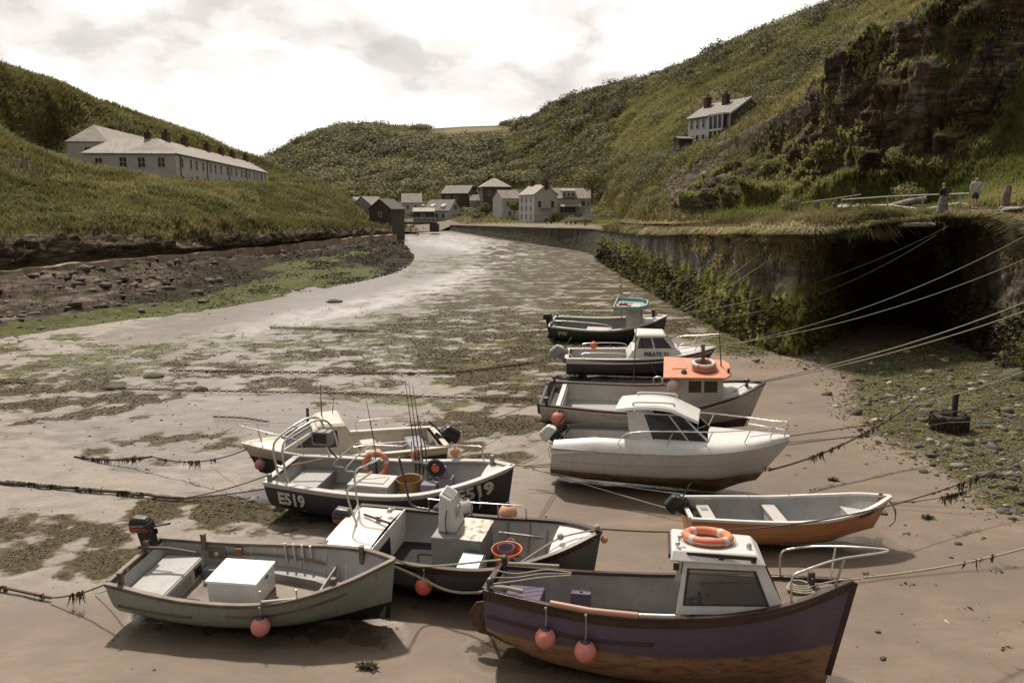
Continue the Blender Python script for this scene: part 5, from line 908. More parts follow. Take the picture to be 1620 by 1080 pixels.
cb = thing('fish_box', 'grey lidded box amidships in the navy boat', 'box', b.w((2.3, -.05, .35)), b.root.rotation_euler); mb = MB(); mb.box((0, 0, .26), (1.05, .72, .50), taper=.96); mb.build('box_body', LGREY, cb, bevel=.02); mb = MB(); mb.box((0, 0, .53), (1.06, .74, .06)); mb.box((0, 0, .57), (.72, .42, .025)); lid_ = mb.build('lid', OFFW, cb, bevel=.015)
bucket(b, (3.12, .28, .35), .26, .30, .52, mat('ochre_tub', paint, (.30, .17, .06), .5, .6), 'ochre stained tub beside the grey box in the navy boat', 'tub', False)
hl = thing('net_hauler', 'violet net hauler with a black wheel inside the bow of the navy boat', 'net hauler', b.w((4.05, .1, .35)), b.root.rotation_euler)
mb = MB(); mb.box((.1, 0, .45), (.35, .3, .55)); mb.box((-.3, -.1, .42), (.4, .3, .3)); mb.hexa([(-.05, -.1, .7), (.25, -.1, .7), (.25, .1, .7), (-.05, .1, .7)], [(-.1, -.06, 1.0), (.1, -.06, 1.0), (.1, .06, 1.0), (-.1, .06, 1.0)]); mb.build('winch_body', mat('violet_machine', paint, (.16, .14, .19), .5, .6), hl, bevel=.03)
mb = MB(); mb.torus((-.12, -.12, .98), .17, .06, Matrix.Rotation(PI/2, 3, 'X'), 24, 8); mb.build('wheel', RUBBER, hl, smooth=True); mb = MB(); mb.lathe([(.10, -.05), (.10, .05)], 12, Matrix.Translation((-.12, -.12, .98)) @ Matrix.Rotation(PI/2, 4, 'X')); mb.build('wheel_hub', REDP, hl)
mb = MB(); mb.tube([(-.55, .25, .9), (-.1, .05, .95)], .05, 8); mb.build('arm', WOODG, hl); mb = MB(); [mb.torus((.12, 0, .25+.08*k), .16, .03, None, 16, 6) for k in range(3)]; mb.build('gear', DARKI, hl, smooth=True)
mb = MB()
for k in range(26):
    a = k*.83; mb.torus((3.72+.10*math.sin(a*2.1), .45+.10*math.cos(a*1.3), .45+.022*k), .12, .014, Matrix.Rotation(1.2+.3*math.sin(a), 3, 'X') @ Matrix.Rotation(.4*math.cos(a), 3, 'Y'), 14, 5)
o = mb.build('rope_bundle', ROPEG, smooth=True); o.matrix_world = b.M; tag(o, 'bundle of pale green rope beside the net hauler', 'rope')
rn = np.random.RandomState(9); V, F, T = leafballs([(3.9, -.15, .45), (4.3, -.1, .42)], [.28, .22], 500, .05, rn, .8); o = link('fishing_net', npmesh('fishing_net', V, F, False, {'tint': ('FACE', T)}), M_WEED); o.matrix_world = b.M; tag(o, 'heap of dark net under the net hauler in the navy boat', 'net')
mb = MB()
for p, h_ in ((b.sheerpt(.90, 1, -.2, 0), .26), (b.sheerpt(.30, 1, -.04, .0), .2), (b.sheerpt(.02, -1, -.1, 0), .22)): b.part(MB().box(p+Vector((0, 0, h_*.5)), (.10, .10, h_)), 'mooring_post', GREYP, bevel=.012)
buoy(b, b.sheerpt(.515, 1, .04, .38), .125, .06, mat('salmon_vinyl', paint, (.62, .20, .12), .5, .35, scale=6), 'small salmon buoy hung on the navy boat rail, left one', mat('s2', paint, (.62, .22, .13), .5)); buoy(b, b.sheerpt(.70, 1, .04, .40), .13, .04, mat('peach_vinyl', paint, (.62, .29, .18), .5, .35, scale=6), 'small peach buoy hung on the navy boat rail, right of the rods', mat('p2', paint, (.62, .3, .2), .5))
outboard(b, (-.30, .02, .3), R(0), sc=.6)
# ---- cream cabin boat behind it, bow to the left
kb = Boat('cream_cabin_boat', 'cream cuddy cabin boat with black bottom, bow pointing left', 'boat', (690, 692), (382, 702), 5.3, 1.05,
  ((0, .95), (.4, 1.0), (.75, 1.12), (1, 1.32)), ((0, .90), (.3, 1), (.6, .93), (.8, .66), (.93, .3), (1, .015)), keel=((0, .05), (.6, 0), (.85, .1), (1, .48)), sec=VEE, bsec=VBOW, rake=.62, trake=.1, heel=R(-3), blend=1.8)
b = kb; b.hull(hullmat('black_and_cream_hull', (.58, .52, .43), (.014, .014, .016), .78, .0, .22, L=5.3, soft=.003)); b.liner(CREAM, .42, .03, .60, .06, fm=OFFW); b.gunwale(CREAM, .16, .06, off=-.05); b.strake(CREAM, .02, .99, below=.10, w=.05, h=.07)
b.deck(CREAM, .55, .99, drop=.0, inset=.04, camber=.12, aftface=.5)
x0, x1, zb = 2.2, 4.1, 1.04; A = [Vector((x0+.1, .86, zb)), Vector((x1+.35, .60, zb+.12)), Vector((x1+.35, -.60, zb+.12)), Vector((x0+.1, -.86, zb))]; Tp = [Vector((x0+.55, .66, zb+.72)), Vector((x1-.75, .55, zb+.72)), Vector((x1-.75, -.55, zb+.72)), Vector((x0+.55, -.66, zb+.72))]
mf, mg = MB(), MB()
panel(mf, mg, [A[1], A[0], Tp[0], Tp[1]], [(.12, .74, .22, .88)], .04); panel(mf, mg, [A[3], A[2], Tp[2], Tp[3]], [(.26, .88, .22, .88)], .04); panel(mf, mg, [A[2], A[1], Tp[1], Tp[2]], [(.08, .48, .15, .85), (.52, .92, .15, .85)], .04)
cu_ = b.part(mf, 'cuddy', CREAM); b.part(mg, 'window', mat('brown_window', glassy, (.25, .19, .14)), cu_); mb = MB(); mb.hexa([Tp[0]+Vector((-.1, .06, 0)), Tp[1]+Vector((.08, .05, 0)), Tp[2]+Vector((.08, -.05, 0)), Tp[3]+Vector((-.1, -.06, 0))], [Tp[0]+Vector((.0, -.08, .10)), Tp[1]+Vector((-.05, -.06, .10)), Tp[2]+Vector((-.05, .06, .10)), Tp[3]+Vector((.0, .08, .10))]); b.part(mb, 'roof', CREAM, cu_, bevel=.03)
mb = MB(); mb.box((2.9, -.25, 1.05), (.12, .9, .5)); mb.box((2.85, .4, .95), (.2, .3, .4)); ds = b.part(mb, 'dashboard', OFFW, cu_, bevel=.03); mb = MB(); mb.torus((2.78, .40, 1.25), .16, .02, Matrix.Rotation(1.2, 3, 'Y'), 20, 6); mb.tube([(2.78, .24, 1.25), (2.78, .56, 1.25)], .015, 5); mb.box((2.82, -.2, 1.22), (.03, .3, .14)); b.part(mb, 'steering_wheel', BLACKP, cu_, smooth=True)
for y in (-.45, .45): b.part(MB().box((1.9, y, .66), (.45, .42, .46)), 'seat', CREAM, bevel=.04)
b.part(MB().box((.55, 0, .62), (.5, 1.5, .4)), 'stern_seat', mat('blue_grey_cushion', paint, (.22, .23, .26), .5), bevel=.05)
outboard(b, (-.08, .05, .86), R(38), sc=1.25)
rail(b, 'bow_rail', [curvepts([b.sheerpt(.72, 1, -.08, .04), b.sheerpt(.75, 1, -.08, .40), b.sheerpt(.9, 1, -.04, .48), Vector((5.38, 0, 1.86)), b.sheerpt(.9, -1, -.04, .48), b.sheerpt(.75, -1, -.08, .40), b.sheerpt(.72, -1, -.08, .04)], 6), [b.sheerpt(.91, 1, -.08, .02), b.sheerpt(.93, 1, -.03, .48)], [b.sheerpt(.91, -1, -.08, .02), b.sheerpt(.93, -1, -.03, .48)]], .015)
rail(b, 'stern_rail', [curvepts([b.sheerpt(.06, -1, -.05, .04), b.sheerpt(.06, -1, -.05, .34), b.sheerpt(.38, -1, -.05, .34), b.sheerpt(.40, -1, -.05, .04)], 4), curvepts([b.sheerpt(.10, 1, -.05, .04), b.sheerpt(.14, 1, -.05, .28), b.sheerpt(.48, 1, -.05, .26), b.sheerpt(.50, 1, -.05, .04)], 4)], .014)
mb = MB(); mb.tube([(3.6, .1, 1.7), (3.6, .1, 2.2)], .04, 8); mb.tube([(3.2, -.2, 1.8), (3.2, -.2, 2.75)], [.02, .008], 6); mb.tube([(2.9, -.3, 1.8), (2.8, -.35, 2.6)], [.012, .004], 6); b.part(mb, 'aerial', DARKI)
b.text('KATIE', mat('black_letters', matte, (.03, .03, .03), .6), 1.15, .82, .18, side=1)
buoy(b, b.sheerpt(.93, 1, .06, .0), .14, .28, mat('dusty_pink_vinyl', paint, (.45, .19, .20), .55, .4, scale=6), 'dusty pink buoy hanging at the bow of the cream boat', mat('d2', paint, (.42, .2, .2), .5))
# ---- white cabin cruiser
cb_ = Boat('cabin_cruiser', 'white cabin cruiser with a brown stained bottom and dark windows', 'boat', (880, 690), (1234, 690), 6.2, 1.22,
  ((0, 1.20), (.4, 1.26), (.75, 1.38), (1, 1.55)), ((0, .92), (.3, 1), (.6, .93), (.8, .70), (.93, .34), (1, .02)), keel=((0, .06), (.6, 0), (.82, .05), (1, .42)), sec=VEE, bsec=VBOW, rake=1.10, trake=-.12, heel=R(0), head=R(-15), blend=1.7)
b = cb_; b.hull(hullmat('white_and_brown_hull', (.56, .54, .51), (.15, .092, .038), .64, -.02, .14, L=6.2, dirt=.25, soft=.05, botn=(.30, .22, .13), rough=.3))
hm = mat('hull_flash', paint, (.36, .34, .33), .35, .3); b.strake(hm, .0, .96, z=.60, w=.01, h=.16, name='hull_flash'); b.strake(mat('grey_strake', paint, (.30, .29, .28), .4), .0, .995, below=.02, w=.03, h=.035); b.strake(hm, .04, .93, below=.36, w=.012, h=.02, name='hull_line')
N = 26; rows = []
for f, ins, dz in ((0, -.02, 0), (1, .05, .16), (2, .16, .25), (3, .30, .30)):
    rows.append([b.sheerpt(i/N*.995, -1, -ins*min(1, (1-i/N)*5), dz*(1-.55*max(0, (i/N-.45)/.55)) - (.16*max(0, 1-i/N*5))) for i in range(N+1)])
rows.append([Vector((p.x, 0, p.z+.03)) for p in rows[-1]])
def quads(rows): n = len(rows[0]); V = [p for r_ in rows for p in r_]; return V, [(i*n+k, i*n+k+1, (i+1)*n+k+1, (i+1)*n+k) for i in range(len(rows)-1) for k in range(n-1)]
mirr = [[Vector((p.x, -p.y, p.z)) for p in r_] for r_ in rows]
mb = MB(); n0 = int(N*.42)
V, F = quads([r_[n0:] for r_ in rows[:-1]]+[rows[-1][n0:]]+[r_[n0:] for r_ in mirr[::-1][1:]]); mb.add(V, F); V, F = quads([r_[:n0+1] for r_ in rows[:-1]]); mb.add(V, F); V, F = quads([r_[:n0+1] for r_ in mirr[:-1]]); mb.add(V, F); b.part(mb, 'deck_moulding', WHITE, smooth=True, angle=70)
b.liner(OFFW, .62, .02, .5, .32, fm=OFFW, name='cockpit_liner')
zb = 1.46; x0, x1 = 2.15, 4.3
A = [Vector((x0, -.92, zb)), Vector((x1, -.78, zb)), Vector((x1, .78, zb)), Vector((x0, .92, zb))]; Tp = [Vector((x0-.10, -.74, zb+.76)), Vector((x1-.85, -.66, zb+.76)), Vector((x1-.85, .66, zb+.76)), Vector((x0-.10, .74, zb+.76))]
mf, mg, fr = MB(), MB(), MB(); panel(mf, mg, [A[0], A[1], Tp[1], Tp[0]], [(.30, .97, .10, .96)], .04, fr, .03); panel(mf, mg, [A[2], A[3], Tp[3], Tp[2]], [(.03, .70, .10, .96)], .04, fr, .03); panel(mf, mg, [A[1]+Vector((.0, 0, 0)), A[2], Tp[2], Tp[1]], [(.05, .95, .06, .95)], .04, fr, .03)
mf.hexa([A[0]+Vector((0, 0, -.3)), A[1]+Vector((.5, 0, -.3)), A[2]+Vector((.5, 0, -.3)), A[3]+Vector((0, 0, -.3))], [A[0]+Vector((0, -.005, .03)), A[1]+Vector((.1, -.005, .03)), A[2]+Vector((.1, .005, .03)), A[3]+Vector((0, .005, .03))])
wh = b.part(mf, 'wheelhouse', WHITE); b.part(mg, 'window', mat('dark_window', glassy, (.20, .17, .15)), wh); b.part(fr, 'window_frame', BLACKP, wh)
mb = MB(); V = []; nx = 12
for i in range(nx+1):
    u = i/nx; x = x0-.42+u*(x1-.55-x0+.55); z = zb+.78+.10*math.sin(PI*min(1, u*1.15))-.22*max(0, (u-.62)/.38)**1.6
    for y, dz in ((-.80, -.02), (-.74, .06), (0, .10), (.74, .06), (.80, -.02), (0, .0)): V.append((x, y*(1-.12*u), z+dz))
mb.add(V, [(i*6+k, i*6+(k+1) % 6, (i+1)*6+(k+1) % 6, (i+1)*6+k) for i in range(nx) for k in range(6)]+[(0, 1, 2, 3, 4, 5), tuple(nx*6+k for k in range(6))[::-1]]); b.part(mb, 'roof', WHITE, wh, smooth=True, angle=50, bevel=.01)
for sd in (-1, 1): mb = MB(); mb.tube(curvepts([(x0+.05, sd*.6, zb+.90), (x0+.1, sd*.6, zb+1.0), (x0+1.0, sd*.55, zb+1.02), (x0+1.1, sd*.55, zb+.93)], 5), .025, 6); b.part(mb, 'roof_rail', WHITE, wh, smooth=True)
mb = MB(); mb.tube([A[1]+Vector((-.62, -.02, .06)), Tp[1]+Vector((-.35, -.02, 0))], .022, 6); mb.tube([A[2]+Vector((-.62, .02, .06)), Tp[2]+Vector((-.35, .02, 0))], .022, 6); b.part(mb, 'window_post', STEEL, wh)
for sd in (-1, 1):
    rail(b, 'side_rail', [curvepts([b.sheerpt(.30, sd, -.12, .24), b.sheerpt(.34, sd, -.10, .50), b.sheerpt(.45, sd, -.10, .58), b.sheerpt(.7, sd, -.10, .55), b.sheerpt(.93, sd, -.06, .46), Vector((6.1, sd*.10, 2.0)), Vector((6.0, sd*.10, 1.6))], 7)]+[[b.sheerpt(t, sd, -.14, .18), b.sheerpt(t+.025, sd, -.10, .54)] for t in (.50, .66, .82, .92)]+[[b.sheerpt(.84, sd, -.10, .33), Vector((6.08, sd*.1, 1.80))]], .014)
outboard(b, (.05, .1, 1.18), R(52), cowl=WHITE, leg=BLACKP, sc=1.05); rail(b, 'boarding_ladder', [[(-.06, -.5, .7), (-.12, -.5, 1.0), (.02, -.5, 1.2)], [(-.06, -.25, .7), (-.12, -.25, 1.0), (.02, -.25, 1.2)]], .014)
mb = MB(); mb.torus((5.62, 0, .74), .06, .016, Matrix.Rotation(PI/2, 3, 'Y'), 14, 6); mb.torus((5.72, 0, .74), .045, .014, Matrix.Rotation(PI/2, 3, 'X'), 14, 6); b.part(mb, 'bow_eye', DARKI, smooth=True)
# ---- white fishing boat with orange roof
ob = Boat('orange_roofed_boat', 'white fishing boat with a faded orange wheelhouse roof', 'boat', (866, 622), (1221, 606), 7.4, 1.25,
  ((0, 1.02), (.35, .95), (.65, 1.10), (.85, 1.42), (1, 1.75)), ((0, .86), (.25, .97), (.5, 1), (.75, .86), (.9, .52), (1, .015)), keel=((0, .1), (.4, .02), (.85, 0), (1, .12)), rake=.55, trake=.12, heel=R(10), blend=2.2)
b = ob; b.hull(hullmat('white_wooden_hull', (.48, .45, .42), (.075, .038, .028), .36, 0, .12, L=7.4)); b.liner(OFFW, .40, .03, .66, fm=LGREY); b.gunwale(WOODD, .11, .06); b.strake(WHITE, .01, .985, below=.08, w=.03, h=.05); b.deck(OFFW, .66, .99, drop=.03, inset=.05, aftface=.42)
b.part(MB().box((.50, 0, .96), (.16, 2.1, .06)), 'thwart', WHITE, bevel=.01); b.part(MB().box((.26, 0, .80), (.36, 1.9, .04)), 'stern_deck', WOODD); b.part(MB().box((.60, 0, .66), (.04, 2.1, .5)), 'stern_bulkhead', LGREY)
mb = MB(); mb.box((2.0, -.72, .5), (1.6, .35, .22)); b.part(mb, 'side_bench', WHITE, bevel=.01)
zb = 1.02; x0, x1 = 4.45, 6.0; A = [Vector((x0, -.78, zb)), Vector((x1, -.66, zb+.05)), Vector((x1, .66, zb+.05)), Vector((x0, .78, zb))]; Tp = [Vector((x0, -.74, zb+1.12)), Vector((x1-.02, -.64, zb+1.12)), Vector((x1-.02, .64, zb+1.12)), Vector((x0, .74, zb+1.12))]
mf, mg, fr = MB(), MB(), MB(); panel(mf, mg, [A[0], A[1], Tp[1], Tp[0]], [(.25, .56, .48, .90), (.58, .90, .48, .90)], .04, fr, .04); panel(mf, mg, [A[2], A[3], Tp[3], Tp[2]], [(.10, .42, .48, .90), (.46, .78, .48, .90)], .04, fr, .04); panel(mf, mg, [A[1], A[2], Tp[2], Tp[1]], [(.08, .45, .5, .9), (.55, .92, .5, .9)], .04, fr, .04); panel(mf, mg, [A[3], A[0], Tp[0], Tp[3]], [(.35, .65, .0, .85)], .04)
wh = b.part(mf, 'wheelhouse', OFFW); b.part(mg, 'window', mat('dark_window', glassy), wh); b.part(fr, 'window_frame', OFFW, wh)
mb = MB(); q4 = [(-.72, -1.0), (1.3, -.86), (1.5, -.5), (1.5, .5), (1.3, .86), (-.72, 1.0)]; mb.poly([(x0+.3+a, c_, zb+1.12) for a, c_ in q4], (0, 0, .07)); rf = b.part(mb, 'roof', ORROOF, wh, bevel=.03); b.part(MB().box((x0+.1, 0, zb+1.20), (.5, .4, .03)), 'roof_hatch', ORROOF, rf, bevel=.02)
lifering(b.M @ Matrix.Translation((x0+.92, -.12, zb+1.26)), 'orange life ring underneath the white one on the orange roof', .34, .07, bands=ORANGE); lifering(b.M @ Matrix.Translation((x0+.90, -.10, zb+1.39)) @ Matrix.Rotation(.8, 4, 'Z'), 'white life ring with orange bands, topmost of two on the orange roof', .34, .07, WHITEV, bands=ORANGE)
mb = MB(); mb.tube([(x0+.90, .1, zb+1.15), (x0+.86, .12, zb+2.0)], .06, 8); b.part(mb, 'chimney_pipe', WOODG, wh); mb = MB(); mb.tube([(x0+1.5, .2, zb+1.15), (x0+1.3, .3, zb+3.1)], [.025, .008], 6); b.part(mb, 'aerial', DARKI, wh); mb = MB(); mb.lathe([(.10, 0), (.10, .06), (.05, .12)], 12, Matrix.Translation((x0+.25, -.55, zb+1.19))); b.part(mb, 'roof_lamp', DARKI, wh); mb = MB(); mb.box((x0+1.7, -.35, zb+1.26), (.08, .08, .14)); b.part(mb, 'navigation_light', BLACKP, wh)
buoy(b, (x0-.10, -.92, zb+1.10), .20, .02, mat('cream_vinyl', paint, (.58, .43, .34), .5, .3), 'cream round buoy hanging under the orange roof edge', mat('c2', paint, (.56, .42, .33), .5)); buoy(b, b.surf(.55, .95, -1, .12), .25, .04, mat('salmon_vinyl', paint, (.6, .2, .12)), 'salmon buoy hanging at the stern corner of the orange roofed boat', VIOLET)
bucket(b, (2.85, .25, .42), .15, .17, .42, OFFW, 'white bucket standing in the orange roofed boat', 'bucket', False)
fb = thing('fish_crate', 'red crate of netting in the orange roofed boat', 'crate', b.w((3.5, .1, .42)), b.root.rotation_euler); mb = MB(); [mb.box((0, y, .17), (.80, .03, .34)) for y in (-.27, .27)]; [mb.box((x, 0, .17), (.03, .54, .34)) for x in (-.4, .4)]; mb.box((0, 0, .03), (.8, .54, .03)); mb.build('crate_body', REDP, fb); rn = np.random.RandomState(2); V, F, T = leafballs([(0, 0, .25)], [.26], 300, .05, rn, .6); link('netting', npmesh('netting', V, F, False, {'tint': ('FACE', T)}), M_WEED, fb)
for t, sd in ((.03, 1), (.03, -1), (.925, 0)):
    mb = MB(); p = b.sheerpt(t, sd, -.1, .02); mb.lathe([(.06, 0), (.05, .16), (.10, .18), (.09, .26), (.03, .29)], 10, Matrix.Translation(p)); b.part(mb, 'bollard', DARKI, smooth=True, angle=50)
rail(b, 'rail_hoop', [curvepts([b.sheerpt(.50, 1, -.03, .02), b.sheerpt(.50, 1, -.03, .3), b.sheerpt(.535, 1, -.03, .32), b.sheerpt(.535, 1, -.03, .02)], 4), curvepts([b.sheerpt(.545, 1, -.03, .02), b.sheerpt(.545, 1, -.03, .3), b.sheerpt(.58, 1, -.03, .32), b.sheerpt(.58, 1, -.03, .02)], 4)], .018); mb = MB(); mb.tube([b.sheerpt(.40, 1, .05, -.1), b.sheerpt(.41, 1, .1, 2.2)], .018, 6); mb.tube([b.sheerpt(.54, 1, 0, .0), b.sheerpt(.47, 1, .1, .95)], .014, 6); b.part(mb, 'pole', DARKI)
mb = MB(); mb.tube(curvepts([(x1+.1, -.5, 1.15), (6.2, -.3, 1.35), (6.8, -.1, 1.75), (7.3, 0, 1.85)], 5), .016, 6); o = mb.build('bow_rope', ROPE, smooth=True); o.matrix_world = b.M; tag(o, 'rope along the foredeck of the orange roofed boat', 'rope')
b.part(MB().tube([(-.25, .75, .3), (-.12, .75, 1.1)], .07, 8), 'rudder_post', RUST); rd = MB(); rd.poly([(-.02, -.02, .85), (-.2, -.02, .85), (-.38, -.02, .6), (-.36, -.02, .25), (-.05, -.02, .1)], (0, .04, 0)); b.part(rd, 'rudder', RUST)
# ---- motor boat lettered on the cabin
pr = Boat('cuddy_motor_boat', 'white topped motor boat with dark navy hull lettered PIRATE 21', 'boat', (897, 560), (1130, 549), 6.6, 1.12,
  ((0, .98), (.5, 1.05), (.8, 1.2), (1, 1.42)), ((0, .92), (.3, 1), (.6, .94), (.8, .68), (.93, .32), (1, .015)), keel=((0, .05), (.6, 0), (.85, .08), (1, .45)), sec=VEE, bsec=VBOW, rake=.75, trake=.0, heel=R(3), blend=1.8)
b = pr; b.hull(hullmat('navy_topsides', (.050, .043, .060), (.012, .012, .013), .34, 0, .1, L=6.6)); b.liner(OFFW, .5, .03, .5, .08, fm=OFFW); b.gunwale(WHITE, .18, .06, off=-.06); b.strake(WHITE, .0, .99, below=.20, w=.04, h=.22, name='white_band'); b.deck(WHITE, .45, .99, drop=.0, inset=.03, camber=.16, aftface=.5)
b.strake(mat('navy_lap', paint, (.045, .04, .055), .4), .0, .9, z=.56, w=.03, h=.03)
zb = 1.06; x0, x1 = 2.95, 4.9; mb = MB(); mb.hexa([(x0-.3, -.95, zb-.05), (x1+.25, -.72, zb+.05), (x1+.25, .72, zb+.05), (x0-.3, .95, zb-.05)], [(x0-.05, -.86, zb+.36), (x1, -.66, zb+.36), (x1, .66, zb+.36), (x0-.05, .86, zb+.36)]); cl_ = b.part(mb, 'cabin_base', WHITE, bevel=.03)
A = [Vector((x0, -.84, zb+.35)), Vector((x1-.05, -.64, zb+.35)), Vector((x1-.05, .64, zb+.35)), Vector((x0, .84, zb+.35))]; Tp = [Vector((x0+.18, -.70, zb+.95)), Vector((x1-.6, -.58, zb+.95)), Vector((x1-.6, .58, zb+.95)), Vector((x0+.18, .70, zb+.95))]
mf, mg, fr = MB(), MB(), MB(); panel(mf, mg, [A[0], A[1], Tp[1], Tp[0]], [(.07, .46, .12, .88), (.50, .90, .12, .88)], .03); panel(mf, mg, [A[2], A[3], Tp[3], Tp[2]], [(.1, .5, .12, .88), (.54, .93, .12, .88)], .03); panel(mf, mg, [A[1], A[2], Tp[2], Tp[1]], [(.06, .48, .1, .9), (.52, .94, .1, .9)], .03)
wh = b.part(mf, 'wheelhouse', WHITE); b.part(mg, 'window', mat('dark_window', glassy), wh); mb = MB(); mb.hexa([Tp[0]+Vector((-.12, -.05, 0)), Tp[1]+Vector((.06, -.05, 0)), Tp[2]+Vector((.06, .05, 0)), Tp[3]+Vector((-.12, .05, 0))], [Tp[0]+Vector((-.02, .06, .09)), Tp[1]+Vector((-.04, .06, .09)), Tp[2]+Vector((-.04, -.06, .09)), Tp[3]+Vector((-.02, -.06, .09))]); b.part(mb, 'roof', WHITE, wh, bevel=.02)
cu = bpy.data.curves.new('t', 'FONT'); cu.body = 'PIRATE 21'; cu.size = .25; cu.offset = .008; o2 = bpy.data.objects.new('t', cu); COL.objects.link(o2); me = bpy.data.meshes.new_from_object(o2.evaluated_get(bpy.context.evaluated_depsgraph_get())); bpy.data.objects.remove(o2)
dr = (Vector((x1, -.66, zb+.36))-Vector((x0-.05, -.86, zb+.36))); a_ = math.atan2(dr.y, dr.x); me.transform(Matrix.Translation((x0+.45, -.905, zb+.10)) @ Matrix.Rotation(a_+.004, 4, 'Z') @ Matrix.Rotation(PI/2-.22, 4, 'X')); link('painted_lettering', me, mat('dark_letters', matte, (.05, .03, .02)), cl_)
outboard(b, (-.05, .0, .95), R(48), cowl=LGREY, leg=LGREY, sc=1.45)
rail(b, 'bow_rail', [curvepts([b.sheerpt(.72, sd, -.12, .12), b.sheerpt(.76, sd, -.08, .52), b.sheerpt(.9, sd, -.03, .55), Vector((6.75, sd*.12, 2.0))], 5) for sd in (1, -1)]+[[b.sheerpt(.86, sd, -.1, .1), b.sheerpt(.89, sd, -.03, .55)] for sd in (1, -1)]+[[Vector((6.75, .12, 2.0)), Vector((6.75, -.12, 2.0))]], .018); rail(b, 'stern_rail', [curvepts([b.sheerpt(.12, sd, -.08, .05), b.sheerpt(.12, sd, -.08, .28), b.sheerpt(.38, sd, -.08, .28), b.sheerpt(.41, sd, -.08, .05)], 4) for sd in (1, -1)], .016)
mb = MB(); mb.tube(curvepts([(5.0, -.45, 1.42), (5.6, -.35, 1.5), (6.2, -.15, 1.5), (6.6, 0, 1.5)], 5), .02, 6); mb.ball((5.9, -.3, 1.52), .06); o = mb.build('bow_rope', ROPE, smooth=True); o.matrix_world = b.M; tag(o, 'rope along the foredeck of the motor boat lettered PIRATE 21', 'rope')
buoy(b, (1.2, .6, 1.45), .17, .0, mat('coral_vinyl', paint, (.6, .1, .08)), 'coral buoy in the stern of the motor boat lettered PIRATE 21', REDP)
# ---- green boat with turquoise roof
pw = Boat('turquoise_roofed_boat', 'dark green fishing boat with a turquoise wheelhouse roof, furthest from camera', 'boat', (877, 509), (1068, 500), 6.4, 1.15,
  ((0, 1.05), (.35, .98), (.65, 1.12), (.85, 1.38), (1, 1.65)), ((0, .80), (.25, .95), (.5, 1), (.75, .84), (.9, .5), (1, .015)), keel=((0, .1), (.4, .02), (.85, 0), (1, .12)), rake=.3, trake=.14, heel=R(11), blend=2.2)
b = pw; b.hull(hullmat('dark_green_hull', (.038, .050, .044), (.013, .013, .013), .26, 0, .1, L=6.4)); b.liner(GREYP, .36, .02, .66, fm=LGREY); b.gunwale(OFFW, .16, .07, off=-.04); b.deck(OFFW, .68, .99, drop=.02, inset=.05, aftface=.4); b.strake(OFFW, .02, .985, below=.06, w=.03, h=.05)
b.text('PW', LET, .42, .60, .34); b.text('PW', LET, 4.75, .80, .34, slope=.1)
zb = 1.0; x0, x1 = 4.15, 5.0; mb = MB(); A = [Vector((x0, -.2, zb-.5)), Vector((x1, -.62, zb)), Vector((x1, .62, zb)), Vector((x0, .7, zb-.5))]; Tp = [Vector((x0, -.2, zb+1.15)), Vector((x1, -.6, zb+1.15)), Vector((x1, .6, zb+1.15)), Vector((x0, .7, zb+1.15))]
mf, mg = MB(), MB(); panel(mf, mg, [A[0], A[1], Tp[1], Tp[0]], (), .04); panel(mf, mg, [A[1], A[2], Tp[2], Tp[1]], [(.1, .45, .4, .85), (.55, .9, .4, .85)], .04); panel(mf, mg, [A[2], A[3], Tp[3], Tp[2]], [(.3, .8, .55, .85)], .04); wh = b.part(mf, 'wheelhouse', OFFW); b.part(mg, 'window', mat('dark_window', glassy), wh)
mb = MB(); pl = [(-.6, -.9), (.75, -.78), (1.15, -.45), (1.15, .45), (.75, .78), (-.6, .9)]; mb.poly([(x0+a, c_, zb+1.15) for a, c_ in pl], (0, 0, .05)); rf = b.part(mb, 'roof', TURQ, wh); mb = MB(); mb.sweep([Vector((x0+a, c_, zb+1.16)) for a, c_ in pl], .07, .22, closed=True); b.part(mb, 'roof_edge', TURQ, rf, bevel=.01); b.part(MB().box((x0+.55, 0, zb+1.215), (.5, .7, .02)), 'roof_hatch', OFFW, rf)
lifering(b.M @ Matrix.Translation((x0-.12, -.30, zb+1.27)), 'orange life ring on the turquoise roof', .33, .07)
mb = MB(); mb.tube([(x0-.35, .55, zb+.2), (x0-.4, .6, zb+2.3), (x0-.65, .7, zb+4.1)], [.04, .03, .012], 6); mb.ball((x0-.4, .6, zb+2.15), .10); mb.tube([(x0-.1, .8, zb+1.7), (x0+.9, .6, zb+1.7)], .03, 6); mb.tube([(x0+.9, .6, zb+1.2), (x0+.9, .6, zb+1.7)], .03, 6); mb.box((x0-.05, .7, zb+1.62), (.45, .12, .14)); b.part(mb, 'mast', GALV, wh)
rail(b, 'side_rail', [[b.sheerpt(t, 1, -.03, .46) for t in (.12, .3, .5, .66)]]+[[b.sheerpt(t, 1, -.03, .05), b.sheerpt(t, 1, -.03, .46)] for t in (.12, .3, .5, .66)]+[curvepts([b.sheerpt(.06, -1, -.05, .05), b.sheerpt(.06, -1, -.05, .40), b.sheerpt(.5, -1, -.05, .36), b.sheerpt(.52, -1, -.05, .04)], 5)], .02)
b.part(MB().box((2.6, -.1, .72), (1.4, .75, .06)), 'table_board', OFFW, bevel=.01); b.part(MB().box((2.6, -.1, .53), (1.2, .6, .34)), 'engine_box', LGREY)
outboard(b, (-.25, .1, 1.0), R(4), sc=1.15); b.part(MB().lathe([(.10, 0), (.08, .3), (.12, .34), (.1, .45)], 8, Matrix.Translation((5.65, 0, 1.55))), 'bollard', DARKI); [b.part(MB().box(b.sheerpt(t, sd, -.05, .12), (.1, .1, .25)), 'mooring_post', GREYP) for t, sd in ((.02, 1), (.02, -1), (.9, 1))]
